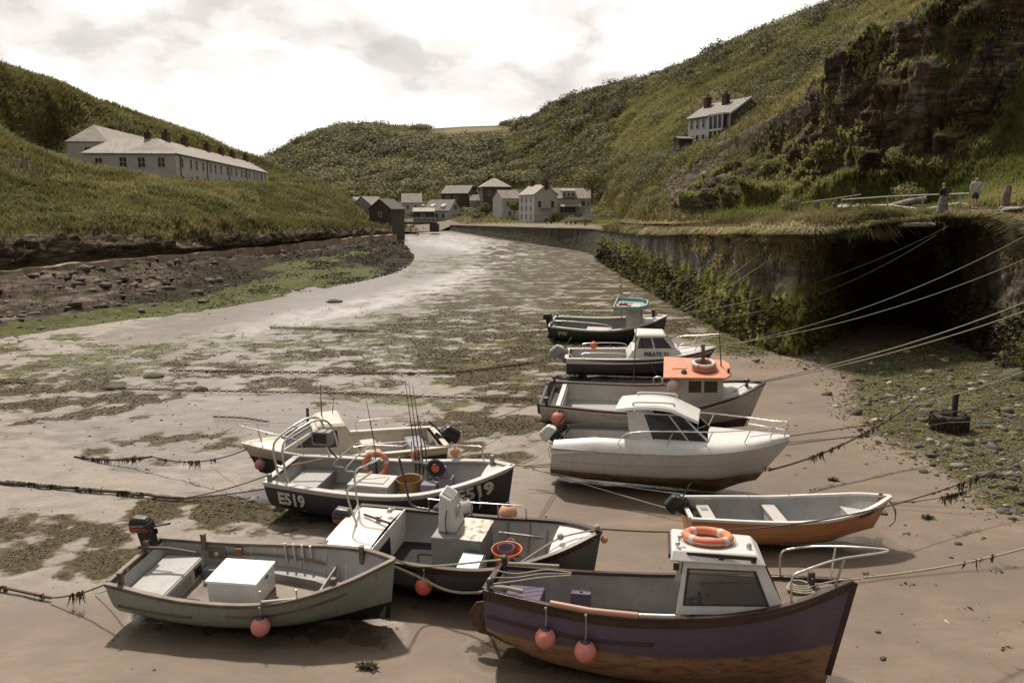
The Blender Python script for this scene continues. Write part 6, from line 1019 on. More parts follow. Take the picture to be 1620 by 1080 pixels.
# ================================================================ buildings
WALLW = matte('white_render', (.50, .485, .465), .85, .16, 1.2, .1); WALLG = matte('grey_render', (.30, .28, .26), .9, .25, 1.2, .1)
def stonewall(name, a, b_, sc=1.0):
    t = NT(name); g = t.coord(); br = t.voro(t.mapping(g, (1.6*sc, 1.6*sc, 3.2*sc)), 1.3, 'F1', 'Color'); ed = t.voro(t.mapping(g, (1.6*sc, 1.6*sc, 3.2*sc)), 1.3, 'DISTANCE_TO_EDGE'); n = t.noise(g, .8, 6)
    t.set(color=t.mix(t.mr(ed, 0, .07, .6, 0), t.mix(t.mr(n, .3, .7), t.mix(.6, a, br, 'MULTIPLY'), b_), tuple(c*.4 for c in a)), rough=.9); t.bump(ed, .4, .04); return t.m
STONED = stonewall('dark_slate_stone', (.105, .085, .068), (.055, .045, .037)); STONEB = stonewall('brown_stone', (.15, .115, .085), (.08, .062, .048))
def slates(name, a):
    t = NT(name); g = t.coord(); n = t.noise(t.mapping(g, (2.2, .5, .5)), .9, 8, .7); f = t.noise(t.mapping(g, (5, 5, 9)), 1.2, 3)
    t.set(color=t.mix(t.mr(n, .42, .6), t.mix(t.mr(f, .3, .7, 0, .5), a, tuple(c*.7 for c in a)), (a[0]*.62, a[1]*.54, a[2]*.44)), rough=.7); t.bump(f, .3, .03); return t.m
SLATE = slates('pale_slate', (.31, .28, .25)); SLATED = slates('dark_slate', (.12, .105, .092)); BRICK = stonewall('chimney_brick', (.13, .060, .042), (.085, .042, .032), 2.2)
PANE = paint('window_pane', (.035, .035, .036), .12, .1); FRAMEW = paint('window_frame_white', (.48, .46, .44), .5, .1); DOORC = paint('door_paint', (.10, .06, .05), .5)
class House:
    def __init__(s, name, label, loc, L, Wd, H, rh, rot, wall=WALLW, roof=SLATE, hip=0.0, over=.25, cat='house', group=None, base=2.5, rhip=None):
        s.L, s.W, s.H, s.rh, s.rot = L, Wd, H, rh, rot; s.root = thing(name, label, cat, loc, (0, 0, rot), group); x, y = L/2, Wd/2
        mb = MB(); V = [(-x, -y, -base), (x, -y, -base), (x, y, -base), (-x, y, -base), (-x, -y, H), (x, -y, H), (x, y, H), (-x, y, H)]; F = [(0, 1, 5, 4), (2, 3, 7, 6)]
        hr = hip if rhip is None else rhip
        if hip: F.append((3, 0, 4, 7))
        else: V.append((-x, 0, H+rh)); F.append((3, 0, 4, len(V)-1, 7))
        if hr: F.append((1, 2, 6, 5))
        else: V.append((x, 0, H+rh)); F.append((1, 2, 6, len(V)-1, 5))
        mb.add(V, F); s.wall = mb.build('wall', wall, s.root)
        o = over; a, b2 = x+o*.6, y+o; z = H-o*rh/y+.06; zt = H+rh+.06; mb = MB(); th = .14
        def slab(p): mb.poly(p, (0, 0, th))
        l = -a+(hip if hip else 0); r_ = a-(hr if hr else 0)
        slab([(-a, -b2, z), (a, -b2, z), (r_, 0, zt), (l, 0, zt)]); slab([(a, b2, z), (-a, b2, z), (l, 0, zt), (r_, 0, zt)])
        if hip: slab([(-a, b2, z), (-a, -b2, z), (l, 0, zt)])
        if hr: slab([(a, -b2, z), (a, b2, z), (r_, 0, zt)])
        s.roof = mb.build('roof', roof, s.root)
    def face(s, f):
        x, y = s.L/2, s.W/2
        return {'S': (Vector((-x, -y, 0)), Vector((1, 0, 0)), Vector((0, -1, 0)), s.L), 'N': (Vector((x, y, 0)), Vector((-1, 0, 0)), Vector((0, 1, 0)), s.L), 'W': (Vector((-x, y, 0)), Vector((0, -1, 0)), Vector((-1, 0, 0)), s.W), 'E': (Vector((x, -y, 0)), Vector((0, 1, 0)), Vector((1, 0, 0)), s.W)}[f]
    def win(s, f, u, z, w=.9, h=1.25, door=False, frame=None, grid=1):
        o, d, n, L = s.face(f); c = o+d*u+Vector((0, 0, z)); R3 = Matrix((d, -n, Vector((0, 0, 1)))).transposed()
        if door: return MB().box(c+n*.02+Vector((0, 0, h/2)), (w, .10, h), R3).build('door', DOORC, s.root)
        mb = MB()
        for a, b_, ww, hh in ((-w/2, h/2, .10, h+.1), (w/2, h/2, .10, h+.1), (0, 0, w-.1, .10), (0, h, w-.1, .10), (0, h/2, w-.1, .06)): mb.box(c+d*a+Vector((0, 0, b_))+n*.03, (ww, .10, hh), R3)
        if grid > 1:
            for k in range(1, grid): mb.box(c+d*(-w/2+w*k/grid)+Vector((0, 0, h/2))+n*.03, (.07, .10, h-.1), R3)
        fr = mb.build('window', frame or FRAMEW, s.root); MB().box(c+Vector((0, 0, h/2))+n*.012, (w-.04, .04, h-.04), R3).build('pane', PANE, fr)
    def chimney(s, x, y, w=.9, d=.7, h=1.5, pots=2, m=None):
        zt = s.H+s.rh*(1-abs(y)/(s.W/2)); mb = MB(); mb.box((x, y, zt+h/2-.5), (w, d, h+1.0)); mb.box((x, y, zt+h+.05), (w+.15, d+.15, .12)); o = mb.build('chimney', m or BRICK, s.roof)
        for k in range(pots): MB().lathe([(.11, 0), (.10, .45), (.13, .5)], 8, Matrix.Translation((x-w/2+w*(k+.5)/pots, y, zt+h+.1))).build('chimney_pot', BRICK, o)
# ---- white cottage row on the left shoulder
d1 = Vector((-6.5, 66, 0)).normalized(); n1 = Vector((d1.y, -d1.x, 0)); C0 = Vector((-49.5, 120, 0)); hd1 = math.atan2(d1.y, d1.x)
Lr = 67; cc = C0+d1*(Lr/2)-n1*3.6; row = House('terrace_row', 'long row of white two storey cottages with brick chimneys on the left hillside', (cc.x, cc.y, 9.9), Lr, 7.2, 5.5, 2.2, hd1, hip=3.2, rhip=3.0, cat='cottages')
for k in range(17):
    u = 3.0+k*3.75+(.7 if k % 3 == 1 else 0); row.win('S', u, 3.6, 1.0, 1.45); (row.win('S', u, .55, 1.0, 2.0, door=True) if k % 4 == 2 else row.win('S', u, 1.0, 1.0, 1.4))
for k in range(5): mb = MB(); mb.tube([(-Lr/2+2+k*14.5, -3.68, -1), (-Lr/2+2+k*14.5, -3.68, 5.4)], .07, 6); mb.build('drainpipe', BLACKP, row.root)
for x, p in ((-25, 3), (-15.5, 4), (-2, 4), (8, 2), (17, 2), (29, 2)): row.chimney(x, .2, 1.6, .8, 1.5, p)
wc = C0+d1*3.50-n1*6.52; wc.z = 9.9; wing = House('cottage_wing', 'white cottage with hipped slate roof forming the near corner of the left hillside row', wc, 13.0, 7.1, 5.45, 2.2, hd1-PI/2, hip=3.2, rhip=3.2, cat='cottage')
for u, z, h_ in ((5.6, 3.45, 1.5), (8.2, 3.45, 1.5), (11.0, 3.5, 1.45), (11.0, .9, 1.3), (2.2, 3.3, 1.5)): wing.win('S', u, z, 1.05, h_, grid=2)
wing.chimney(1.5, .4, .8, .8, 1.3, 1)
mb = MB(); mb.box((-.5, -4.6, .6), (9.5, 2.0, 3.4)); mb.build('lean_to', WALLG, wing.root)
f0 = D(137, 222, 133); fc = f0+d1*15; hb = House('hipped_house', 'white house with a tall hipped slate roof, leftmost on the left hillside', (fc.x, fc.y, 13.2), 30, 6.2, 5.0, 2.7, hd1, hip=3.4, cat='house'); hb.win('W', 3.2, 2.5, 1.0, 1.6, grid=2); hb.win('S', 1.6, 2.6, .9, 1.3); hb.win('S', 5, 2.6, .9, 1.3)
# ---- house on the right hillside
hp = D(1143, 218, 121); ch = House('hillside_house', 'grey gabled house with white bay windows, alone on the right hillside', (hp.x+1.6, hp.y+4.0, hp.z-1.2), 9.6, 7.0, 4.6, 2.2, R(116), WALLW, SLATED, over=.35, base=1.2)
for u in (.9, 2.3, 3.7): ch.win('N', u, 2.9, .7, 1.6); ch.win('N', u, .5, .8, 1.5)
MB().poly([(-4.83, -3.48, 2.4), (-4.83, 3.48, 2.4), (-4.83, 3.48, 4.6), (-4.83, 0, 6.77), (-4.83, -3.48, 4.6)], (-.04, 0, 0)).build('slate_gable', SLATED, ch.root)
mb = MB(); [mb.poly([(-5.1, sd*3.9, 4.2), (-5.1, 0, 6.72), (-5.1, 0, 7.05), (-5.1, sd*3.9, 4.5)], (.1, 0, 0)) for sd in (1, -1)]; mb.build('bargeboard', FRAMEW, ch.root)
mb = MB(); mb.box((-2.7, 3.95, 2.3), (3.2, 1.1, .3)); mb.box((-2.7, 3.95, 4.5), (3.3, 1.2, .25)); [mb.box((-4.2+k*1.0, 4.42, 3.4), (.16, .16, 2.0)) for k in range(4)]; [mb.box((-4.2+k*1.0, 4.42, .9), (.16, .16, 2.8)) for k in range(4)]; by = mb.build('bay_window', FRAMEW, ch.root); MB().box((-2.7, 4.0, 2.2), (3.0, .7, 4.4)).build('pane', PANE, by)
ch.win('W', 3.4, 2.5, 2.8, 1.7, grid=3); ch.win('W', 1.4, .2, 1.0, 1.8)
mb = MB(); mb.box((-5.7, -1.0, 2.3), (1.7, 4.4, .22)); [mb.box((-6.5, -3.1+k*1.4, 2.9), (.09, .09, 1.2)) for k in range(4)]; mb.box((-6.5, -1.0, 3.5), (.09, 4.4, .09)); mb.box((-5.7, 1.1, .85), (1.5, .15, 2.8)); mb.build('balcony', FRAMEW, ch.root)
ch.chimney(-.6, .9, .9, .8, 1.4, 2); ch.chimney(3.6, .9, .9, .8, 1.4, 2)
sh = D(1212, 162, 140); hs = House('garden_shed', 'small grey green flat shed above the hillside house', (sh.x, sh.y, sh.z-2.2), 5.0, 3.0, 2.6, .35, R(20), matte('shed_boards', (.10, .12, .10), .9), SLATED, cat='shed'); sh2 = D(1081, 216, 122); h2 = House('low_outhouse', 'low dark outhouse left of the hillside house', (sh2.x, sh2.y, sh2.z-1.5), 2.2, 2.0, 1.0, .3, R(10), STONED, SLATED, cat='shed', base=.6)
mb = MB(); pts = [D(x, y, d) for x, y, d in ((1236, 150, 112), (1258, 152, 108), (1280, 142, 104))]
# ---- village at the head of the harbour
def vh(name, label, px, py, dep, L, Wd, H, rh, rot, **k): p = D(px, py, dep); return House(name, label, p, L, Wd, H, rh, R(rot), **k)
v = vh('white_gabled_house', 'tall white gabled house with three storeys beside the quay', 851, 352, 196, 7.6, 6.4, 6.6, 2.2, 118)
for k in range(3):
    for z in (.8, 2.8, 4.8): v.win('N', 1.4+k*2.3, z, .6, 1.2)
v.win('W', 1.4, 3.6, .9, 1.5); v.win('W', 5.0, 3.6, .9, 1.5); v.chimney(-3.2, 0, 1.6, .9, 1.1, 3); v.chimney(2.8, 0, 1.2, .9, 1.0, 2)
MB().box((-3.95, 0, 3.3), (.3, 3.2, .12)).build('ledge', WALLG, v.root)
v = vh('white_dormer_house', 'long white house with dormer windows, right of the tall gabled house', 899, 342, 204, 10.5, 6.0, 4.4, 2.4, 4)
for k in range(4): v.win('S', 3.2+k*1.0, .9, .85, 1.5)
mb = MB(); mb.box((-.4, -2.4, 5.4), (3.2, 2.0, 1.5)); dm = mb.build('dormer', WALLW, v.roof); MB().poly([(-2.2, -3.5, 6.15), (1.4, -3.5, 6.15), (1.4, -.6, 6.6), (-2.2, -.6, 6.6)], (0, 0, .15)).build('dormer_roof', SLATE, dm)
for k in range(3): v.win('S', 3.7+k*1.1, 4.9, .7, .9)
for w in [c for c in v.root.children if c.name.startswith('window')][-3:]: w.location.y = -.42
MB().poly([(-2.6, -5.2, 2.3), (2.4, -5.2, 2.3), (2.4, -3.0, 3.2), (-2.6, -3.0, 3.2)], (0, 0, .15)).build('porch_roof', SLATE, v.root); v.win('S', 8.6, 2.6, .9, 1.2); v.win('S', 9.8, 2.6, .5, 1.0)
v = vh('white_cottage', 'narrow white cottage with sloping slate roof left of the tall gabled house', 802, 346, 212, 5.6, 5.4, 5.2, 2.0, 28, wall=WALLW); [v.win('S', 1.6+k*2, 3.2, .8, 1.2) for k in range(2)]; v.win('S', 2.2, .7, .9, 1.2); v.win('E', 2.5, 3.0, .7, 1.2)
v = vh('stone_house', 'tall square stone house with hipped roof above the village', 782, 336, 235, 8.2, 8.0, 7.2, 2.3, 12, wall=STONEB, hip=3.6); [v.win('S', 2+k*2.6, 4.6, .9, 1.4) for k in range(2)]; v.win('S', 5.8, 1.6, .8, 1.2); [v.win('W', 2+k*2.4, z, .8, 1.3) for k in range(2) for z in (1.2, 4.6)]; v.chimney(-1.2, 1.2, 1.2, .8, 1.4, 3); v.chimney(1.6, 2.0, 1.2, .8, 1.2, 2)
v = vh('stone_cottage', 'low dark stone cottage with slate roof set back up the slope', 727, 322, 240, 8.8, 6.0, 2.9, 2.2, -24, wall=STONED, roof=SLATED); [v.win('E', 2+k*2, 2.9, .8, .9) for k in range(2)]; v.win('E', 3, .5, 1.6, 1.3, grid=3); [v.win('S', 2.2+k*2.6, .9, 1.1, 1.2) for k in range(2)]
v = vh('white_gabled_cottage', 'white cottage with rooflight dormers facing the slipway', 701, 350, 222, 8.0, 6.4, 2.9, 2.8, -28, wall=WALLW, roof=SLATED); [v.win('E', 2+k*2.4, .6, .8, 1.3) for k in range(2)]; v.win('E', 3.2, 3.2, 1.7, 1.3, grid=3); [v.win('S', 1.8+k*2.2, 1.0, .8, 1.1) for k in range(3)]
mb = MB(); [mb.hexa([(x-.7, -2.8, 3.0), (x+.7, -2.8, 3.0), (x+.7, -1, 3.0), (x-.7, -1, 3.0)], [(x-.7, -2.6, 4.1), (x+.7, -2.6, 4.1), (x+.7, -1, 4.9), (x-.7, -1, 4.9)]) for x in (-2, 1.5)]; mb.build('dormer', WALLW, v.roof)
v = vh('white_far_house', 'small white house with a pale roof behind the bridge', 652, 345, 232, 5.6, 5.4, 4.4, 2.4, 6, wall=WALLW); v.win('S', 1.7, 2.5, .7, 1.2); v.win('S', 3.9, 2.5, .7, 1.2); v.win('S', 2.6, .3, .8, 1.3)
v = vh('boat_shed', 'low dark shed with a pale roof beside the bridge', 671, 347, 216, 5.6, 4.4, 2.0, .9, 4, wall=STONED); v.win('S', 2.6, .4, .9, 1.0)
v = vh('dark_mill', 'dark stone building with a steep gable at the water edge left of the bridge', 613, 366, 168, 6.0, 5.0, 4.6, 1.9, 70, wall=STONED, roof=SLATED, base=4); v.win('W', 2.6, 3.0, .7, 1.0)
v = vh('grey_end_house', 'grey house with a plain wall on the left bank behind the mill', 586, 346, 205, 6.6, 6.2, 3.2, 2.2, 62, wall=WALLG); v = vh('long_low_house', 'long low house with a pale roof at the left edge of the village', 567, 338, 225, 9.0, 5.6, 2.6, 1.8, 10, wall=WALLG); v.chimney(-2, 0, .8, .7, .8, 1); v.chimney(3, 0, .8, .7, .8, 1)
v = vh('pale_shed', 'small shed with pale pitched roof between the stone cottage and the tall stone house', 752, 324, 236, 3.6, 3.6, 1.2, 1.5, 12, wall=WALLG, cat='shed')
# bridge, slipway, village ground
zb_ = P(660, 350, 4.4)
mb = MB(); a = D(622, 349, 190); c_ = D(690, 351, 190); up = Vector((0, 0, 1))
mb.box(((a.x+c_.x)/2, 191, a.z-.55), (c_.x-a.x, 3.4, .5)); br = mb.build('deck', STONED); broot = thing('footbridge', 'low bridge with a pale railing over the river mouth', 'bridge', ((a.x+c_.x)/2, 191, a.z-3)); br.location = -Vector(broot.location); br.parent = broot
mb = MB(); [mb.tube([(a.x+(c_.x-a.x)*k/9, 189.4, a.z-.3), (a.x+(c_.x-a.x)*k/9, 189.4, a.z+.75)], .06, 5) for k in range(10)]; [mb.tube([(a.x, 189.4, a.z+h_), (c_.x, 189.4, a.z+h_)], .05, 5) for h_ in (.72, .38, .05)]; o = mb.build('railing', GALV, broot); o.location = -Vector(broot.location)
mb = MB(); mb.box((a.x+.2, 191, a.z-1.7), (2.0, 3.2, 1.9)); mb.box((c_.x-.5, 191, a.z-1.7), (2.0, 3.2, 1.9)); o = mb.build('abutment', STONED, broot); o.location = -Vector(broot.location)
vill = Sheet([[D(520, 372, 150), D(590, 369, 172), D(628, 368, 186), D(690, 366, 200), D(722, 357, 204), D(800, 358, 190), D(900, 357, 170), D(985, 356, 130)],
              [D(520, 358, 175), D(575, 352, 190), D(625, 362, 200), D(690, 353, 211), D(735, 345, 212), D(815, 350, 200), D(910, 350, 184), D(990, 350, 145)],
              [D(530, 346, 205), D(575, 344, 210), D(640, 347, 222), D(700, 346, 224), D(745, 336, 228), D(825, 340, 222), D(930, 338, 205), D(1000, 335, 165)],
              [D(535, 330, 260), D(575, 328, 250), D(640, 330, 250), D(705, 318, 250), D(750, 318, 255), D(830, 315, 250), D(940, 310, 230), D(1010, 310, 190)]], 14, 18)
q = vill.flat(); vill.disp(fbm(q, .2, 4)*.25); q = vill.flat(); X, Y = vill.px(); z0 = np.zeros(len(q)); vill.at = {'rock': z0, 'rust': z0, 'weed': z0, 'algae': z0, 'straw': .3+z0, 'path': np.clip(1.2*blob(X, Y, 692, 357, 34, 12)+.9*blob(X, Y, 650, 352, 40, 8)+.7*blob(X, Y, 850, 356, 110, 4), 0, 1)}
tag(vill.build('village_ground', HILL), kind='structure')
# sea wall on the left bank
A_ = np.array([tuple(Vector(left[1][k]).lerp(Vector(left[2][k]), .5)) for k in range(10)]); pts = cr(A_, 8)
mb = MB(); V = []; F = []
rngw = np.random.RandomState(5)
for i, p in enumerate(pts):
    t = pts[min(i+1, len(pts)-1)]-pts[max(i-1, 0)]; t[2] = 0; t /= np.linalg.norm(t); n = np.array([t[1], -t[0], 0]); k = max(.45, min(1, 75/p[1])); top = p[2]+.40+.10*math.sin(i*1.7)*rngw.uniform(.3, 1); j = rngw.uniform(-.04, .04)
    for o_, z in ((.75+j, top-1.3*k-.6), (.60+j, top), (-.9, top+.03), (-.9, top-1.2)): V.append(p*np.array([1, 1, 0])+n*o_+np.array([0, 0, z]))
for i in range(len(pts)-1):
    for k in range(3): F.append((i*4+k, i*4+k+1, i*4+k+5, i*4+k+4))
mb.add(V, F); t = NT('sea_wall_concrete'); g = t.geo(); st = t.noise(t.mapping(g, (1.5, 1.5, .15)), 1.0, 7, .65); c = t.ramp(st, [(.32, (.14, .10, .075)), (.5, (.32, .25, .185)), (.66, (.44, .36, .28))]); c = t.mix(t.mr(t.noise(g, .25, 5), .5, .62, 0, .5), c, (.16, .085, .05)); t.set(color=c, rough=.85); t.bump(t.noise(g, 3, 6), .4, .05)
o = mb.build('sea_wall', t.m); tag(o, 'low tan concrete sea wall along the foot of the left hillside', 'sea wall')
# small things by the quay houses
car = thing('parked_car', 'white car parked up the lane below the tall stone house', 'car', D(745, 337, 232), (0, 0, R(20))); mb = MB(); mb.hexa([(-2, -.8, .35), (2, -.8, .35), (2, .8, .35), (-2, .8, .35)], [(-2, -.85, .95), (2, -.85, .9), (2, .85, .9), (-2, .85, .95)]); mb.hexa([(-1.7, -.78, .95), (1.1, -.78, .95), (1.1, .78, .95), (-1.7, .78, .95)], [(-1.3, -.62, 1.45), (.5, -.62, 1.45), (.5, .62, 1.45), (-1.3, .62, 1.45)]); mb.build('body', WHITE, car, bevel=.08); mb = MB(); mb.box((-.3, 0, 1.18), (1.9, 1.50, .26)); mb.build('windows', PANE, car)
for x in (-1.25, 1.25):
    for y in (-.75, .75): MB().lathe([(.32, -.1), (.32, .1)], 14, Matrix.Translation((x, y, .32)) @ Matrix.Rotation(PI/2, 4, 'X')).build('wheel', RUBBER, car)
lb = Boat('beached_boat', 'white boat under a grey canvas cover drawn up by the quay houses', 'boat', (903, 350), (943, 351), 5.2, 1.0, ((0, .9), (.6, 1), (1, 1.3)), ((0, .85), (.5, 1), (.8, .65), (1, .02)), head=R(-8), ground=D(920, 354, 165).z, group='boats drawn up ashore') if False else None
bo = thing('beached_boat', 'white boat under a grey canvas cover drawn up by the quay houses', 'boat', D(922, 354, 165), (0, 0, R(-12)))
V = []; n_ = 10
for i in range(n_+1):
    u = i/n_; hb_ = .95*(1-max(0, (u-.4)/.6)**2)*(.85+.15*min(1, u*4))+.01; x = -2.8+5.6*u
    for f, z in ((1, 1.25+.35*u*u), (.9, .8), (.5, .45), (0, .3)): V.append((x, -hb_*f, z))
    for f, z in ((.5, .45), (.9, .8), (1, 1.25+.35*u*u)): V.append((x, hb_*f, z))
mb = MB(); mb.add(V, [(i*7+k, i*7+k+1, i*7+k+8, i*7+k+7) for i in range(n_) for k in range(6)]+[tuple(range(7))]); mb.build('hull', WHITE, bo, smooth=True); mb = MB(); mb.hexa([(-.2, -.9, 1.3), (2.4, -.45, 1.5), (2.4, .45, 1.5), (-.2, .9, 1.3)], [(.6, -.3, 2.9), (1.6, -.1, 2.7), (1.6, .1, 2.7), (.6, .3, 2.9)]); mb.build('canvas_cover', matte('grey_canvas', (.36, .35, .34), .9), bo); mb = MB(); mb.box((-1.5, 0, .15), (.3, 1.5, .4)); mb.box((1.2, 0, .15), (.3, 1.2, .4)); mb.build('cradle', WOODG, bo)
# ================================================================ vegetation and loose stuff
rg = np.random.RandomState(21)
def veg(sh, N, w, name, h, wd, m, blades, label, cat='grass', far=90.0, pw=1.7, **k):
    q = sh.flat(); d = np.linalg.norm(q-np.array([0, 0, CH]), axis=1); X, Y = sh.px(); vis = (X > -120) & (X < 1740) & (Y > -80) & (Y < 1150)
    pos, nn, kk = sh.scatter(N, w*vis/np.maximum(d, 15)**pw, rg); dd = d[kk]; sc = np.clip(dd/far, .5, 2.2)
    T = np.clip(.5+.8*fbm(pos, .06, 3)+.45*fbm(pos, .4, 2), 0, 1)
    o = tufts(name, pos, nn, h*sc*rg.uniform(.6, 1.3, N), wd*sc, m, blades, tint=T, rng=rg, **k); return tag(o, label, cat, kind='stuff')
# left hillside
q = LH.flat(); r = LH.r.ravel(); X, Y = LH.px(); keep = 1-blob(q[:, 0], q[:, 1], -58, 150, 12, 44)*.97
veg(LH, 46000, sstep(2.3, 3.1, r)*sstep(7.6, 7.2, r)*keep*(1-.85*LH.at['rock']), 'hillside_grass', .58, .10, M_GRASS, 4, 'rough brown and green grass covering the left hillside')
veg(LH, 26000, sstep(3.0, 3.6, r)*sstep(7.6, 7.2, r)*keep*np.clip(.25+2.2*fbm(q, .05, 4), 0, 1), 'bracken', .65, .16, M_FERN, 5, 'bracken growing among the grass on the left hillside', 'bracken', lean=.9)
def bushes(sh, N, w, name, rad, nleaf, leaf, m, label, sq=.75, sink=.15, cat='bushes', pw=1.6, tb=.5):
    q = sh.flat(); d = np.linalg.norm(q-np.array([0, 0, CH]), axis=1); X, Y = sh.px(); vis = (X > -150) & (X < 1780) & (Y > -90) & (Y < 1100)
    pos, nn, kk = sh.scatter(N, w*vis/np.maximum(d, 20)**pw, rg); R_ = rg.uniform(.5, 1.25, N)*rad*np.clip((d[kk]/150)**.35, .6, 1.6); pos = pos+np.array([0, 0, 1])*(R_*sq*(-sink))[:, None]
    T = np.clip(tb+1.0*fbm(pos, .05, 3)+rg.normal(0, .16, N), .05, .95); lf = leaf*np.clip(d[kk]/150, .5, 2.6)
    return tag(leafobj(name, pos, R_, nleaf, lf, m, rg, squash=sq, tint=T), label, cat, kind='stuff')
bushes(LH, 1000, sstep(3.0, 3.5, r)*sstep(7.5, 7.0, r)*keep*np.clip(fbm(q, .05, 4)*2.6+.05, 0, 1), 'gorse_bushes', 1.15, 130, .13, M_BUSH, 'low dark gorse bushes dotted over the left hillside')
bushes(LH, 90, sstep(4.6, 4.9, r)*sstep(5.4, 5.1, r)*sstep(250, 320, X), 'hedge_scrub', 1.3, 110, .16, M_BUSH, 'scrub along the edge in front of the white cottages')
# right hillside
q = RH.flat(); r = RH.r.ravel(); c = RH.c.ravel(); X, Y = RH.px(); rock = RH.at['rock']
hz = 1-np.clip(blob(X, Y, 1150, 190, 75, 55, 0, .3)*1.1, 0, 1)
grassy = np.clip(1-1.15*rock, 0, 1)*sstep(.05, .3, r)*sstep(5.3, 5.0, r)
veg(RH, 34000, (.25+.75*hz)*grassy*sstep(9.6, 9.2, c)*.6+grassy*sstep(2.0, 2.3, r)*sstep(3.8, 3.2, r)*sstep(4, 5, c)*1.2, 'cliff_top_grass', .5, .085, M_GRASS, 4, 'straw coloured grass on the right hillside above the cliff', far=90)
veg(RH, 26000, grassy*sstep(8.2, 8.9, c)*sstep(11, 10.6, c)+grassy*sstep(4.5, 6, c)*sstep(1.25, 1.0, r)*.9, 'green_cliff_grass', .40, .07, M_GREENGRASS, 4, 'bright green grass at the foot of the right cliff', far=60)
veg(RH, 50000, grassy*sstep(1.1, 1.8, r)*sstep(8.8, 8, c)*hz, 'bracken', .7, .19, M_FERN, 4, 'bracken covering the open right hillside', 'bracken', far=120, pw=1.3, lean=.9)
dark = np.clip(1.0*sstep(5, 4.4, c)*sstep(4.2, 4.9, r)*1.2+.9*sstep(2.3, 1.6, c)+.8*sstep(.9, 1.4, r)*sstep(2.6, 1.9, r)*sstep(4.4, 3.6, c)*.6+np.clip(fbm(q, .035, 4)*2.4-.45, 0, 1)*.6+.5*sstep(4.3, 4.8, r), 0, 1)
bushes(RH, 1700, grassy*dark*sstep(8.6, 8, c)*hz*(r > .7), 'scrub_bushes', 2.3, 220, .17, M_BUSH, 'dark scrub and bushes over the right hillside', pw=1.5, tb=.45)
veg(RH, 7000, hz*rock*np.clip(fbm(q, .22, 4)*2.2-.05, 0, 1)*sstep(.9, 1.1, r), 'ledge_grass', .32, .06, M_GREENGRASS, 4, 'tufts of grass on the ledges of the dark cliff', far=60, up=.85, droop=.3)
bushes(RH, 22, hz*rock*sstep(1.0, 1.2, r)*sstep(2.3, 2.0, r)*(fbm(q, .09, 3) > .05), 'cliff_shrubs', .75, 110, .085, M_FERN, 'small green shrubs clinging to the dark cliff', tb=.7, cat='shrubs')
tr_w = grassy*hz*sstep(8.4, 7.8, c)*np.clip(1.2*sstep(2.6, 1.7, c)+sstep(4.1, 4.7, r)*sstep(5.3, 5.1, r)+.9*np.clip(fbm(q, .03, 3)*2-.1, 0, 1)*sstep(1.0, 1.4, r), 0, 1)*sstep(.6, 1, r)
bushes(RH, 210, tr_w, 'dark_hillside_trees', 3.6, 420, .20, M_BUSH, 'darker rounded trees and thickets on the right hillside and its skyline', sq=.75, pw=1.2, tb=.12, cat='trees')
# far wooded hill
q = FH.flat(); r = FH.r.ravel(); X, Y = FH.px(); fld = np.clip(FH.at['straw'], 0, 1)
bushes(FH, 2600, sstep(.1, .4, r)*sstep(4.3, 4.05, r)*(1-fld)*(1-blob(X, Y, 745, 209, 90, 12, -2, .2)), 'woodland', 4.6, 250, .26, M_BUSH, 'dense woodland covering the far hillside at the head of the valley', sq=.7, cat='woodland', pw=1.5, tb=.55)
bushes(FH, 260, sstep(.2, .5, r)*sstep(4.25, 4.0, r)*(1-fld)*(1-blob(X, Y, 745, 210, 95, 17, -2, .2)), 'dark_woodland_trees', 6.0, 420, .26, M_BUSH, 'darker rounded tree crowns standing out of the far woodland', sq=.75, cat='trees', pw=1.3, tb=.15)
q = vill.flat(); r = vill.r.ravel(); X, Y = vill.px(); free = (1-vill.at['path'])
bushes(vill, 170, sstep(.9, 1.3, r)*free*np.clip(fbm(q, .08, 3)*2+.4, 0, 1)*(1-blob(X, Y, 860, 345, 70, 14)*.8), 'garden_bushes', 1.5, 120, .22, M_BUSH, 'garden bushes and hedges among the village houses', tb=.55)
veg(vill, 7000, free*sstep(.2, .4, r), 'village_grass', .5, .16, M_GREENGRASS, 4, 'grass along the village banks', far=170)
# trees that stand alone
def tree(name, label, loc, h, rad, m=M_BUSH, n=700, leaf=.2, tint=.5, group=None, sq=.9):
    o = thing(name, label, 'tree', loc, group=group); mb = MB(); mb.tube([(0, 0, -.5), (.05*h*.1, 0, h*.35), (.0, .08*h*.2, h*.7)], [h*.045, h*.03, h*.015], 7)
    for k in range(4): a = k*1.7; mb.tube([(0, 0, h*(.3+.08*k)), (math.cos(a)*rad*.6, math.sin(a)*rad*.6, h*(.55+.06*k))], [h*.02, h*.008], 5)
    mb.build('trunk', WOODG, o); rr = np.random.RandomState(int(h*100) % 999); cs = [(rr.uniform(-.45, .45)*rad, rr.uniform(-.45, .45)*rad, h-rad*sq*rr.uniform(.6, 1.2)) for _ in range(6)]
    leafobj('crown', cs, [rad*rr.uniform(.5, .75) for _ in cs], n//6, leaf, m, rr, o, sq, [np.clip(tint+rr.uniform(-.2, .2), 0, 1) for _ in cs], low=-.7); return o
for px, py, dep, h_, rad, lb_ in ((936, 318, 182, 7.0, 3.2, 'round dark tree above the right end of the quay houses'), (813, 345, 205, 4.5, 1.8, 'small dark tree between the narrow white cottage and the tall gabled house'), (770, 345, 222, 4.0, 1.7, 'bushy tree in front of the tall stone house'), (640, 330, 255, 6.5, 3.0, 'tree behind the small white house by the bridge'), (880, 352, 190, 2.0, 1.5, 'low round shrub in front of the long dormer house')): tree('village_tree', lb_, D(px, py, dep), h_, rad, n=620, leaf=.32)
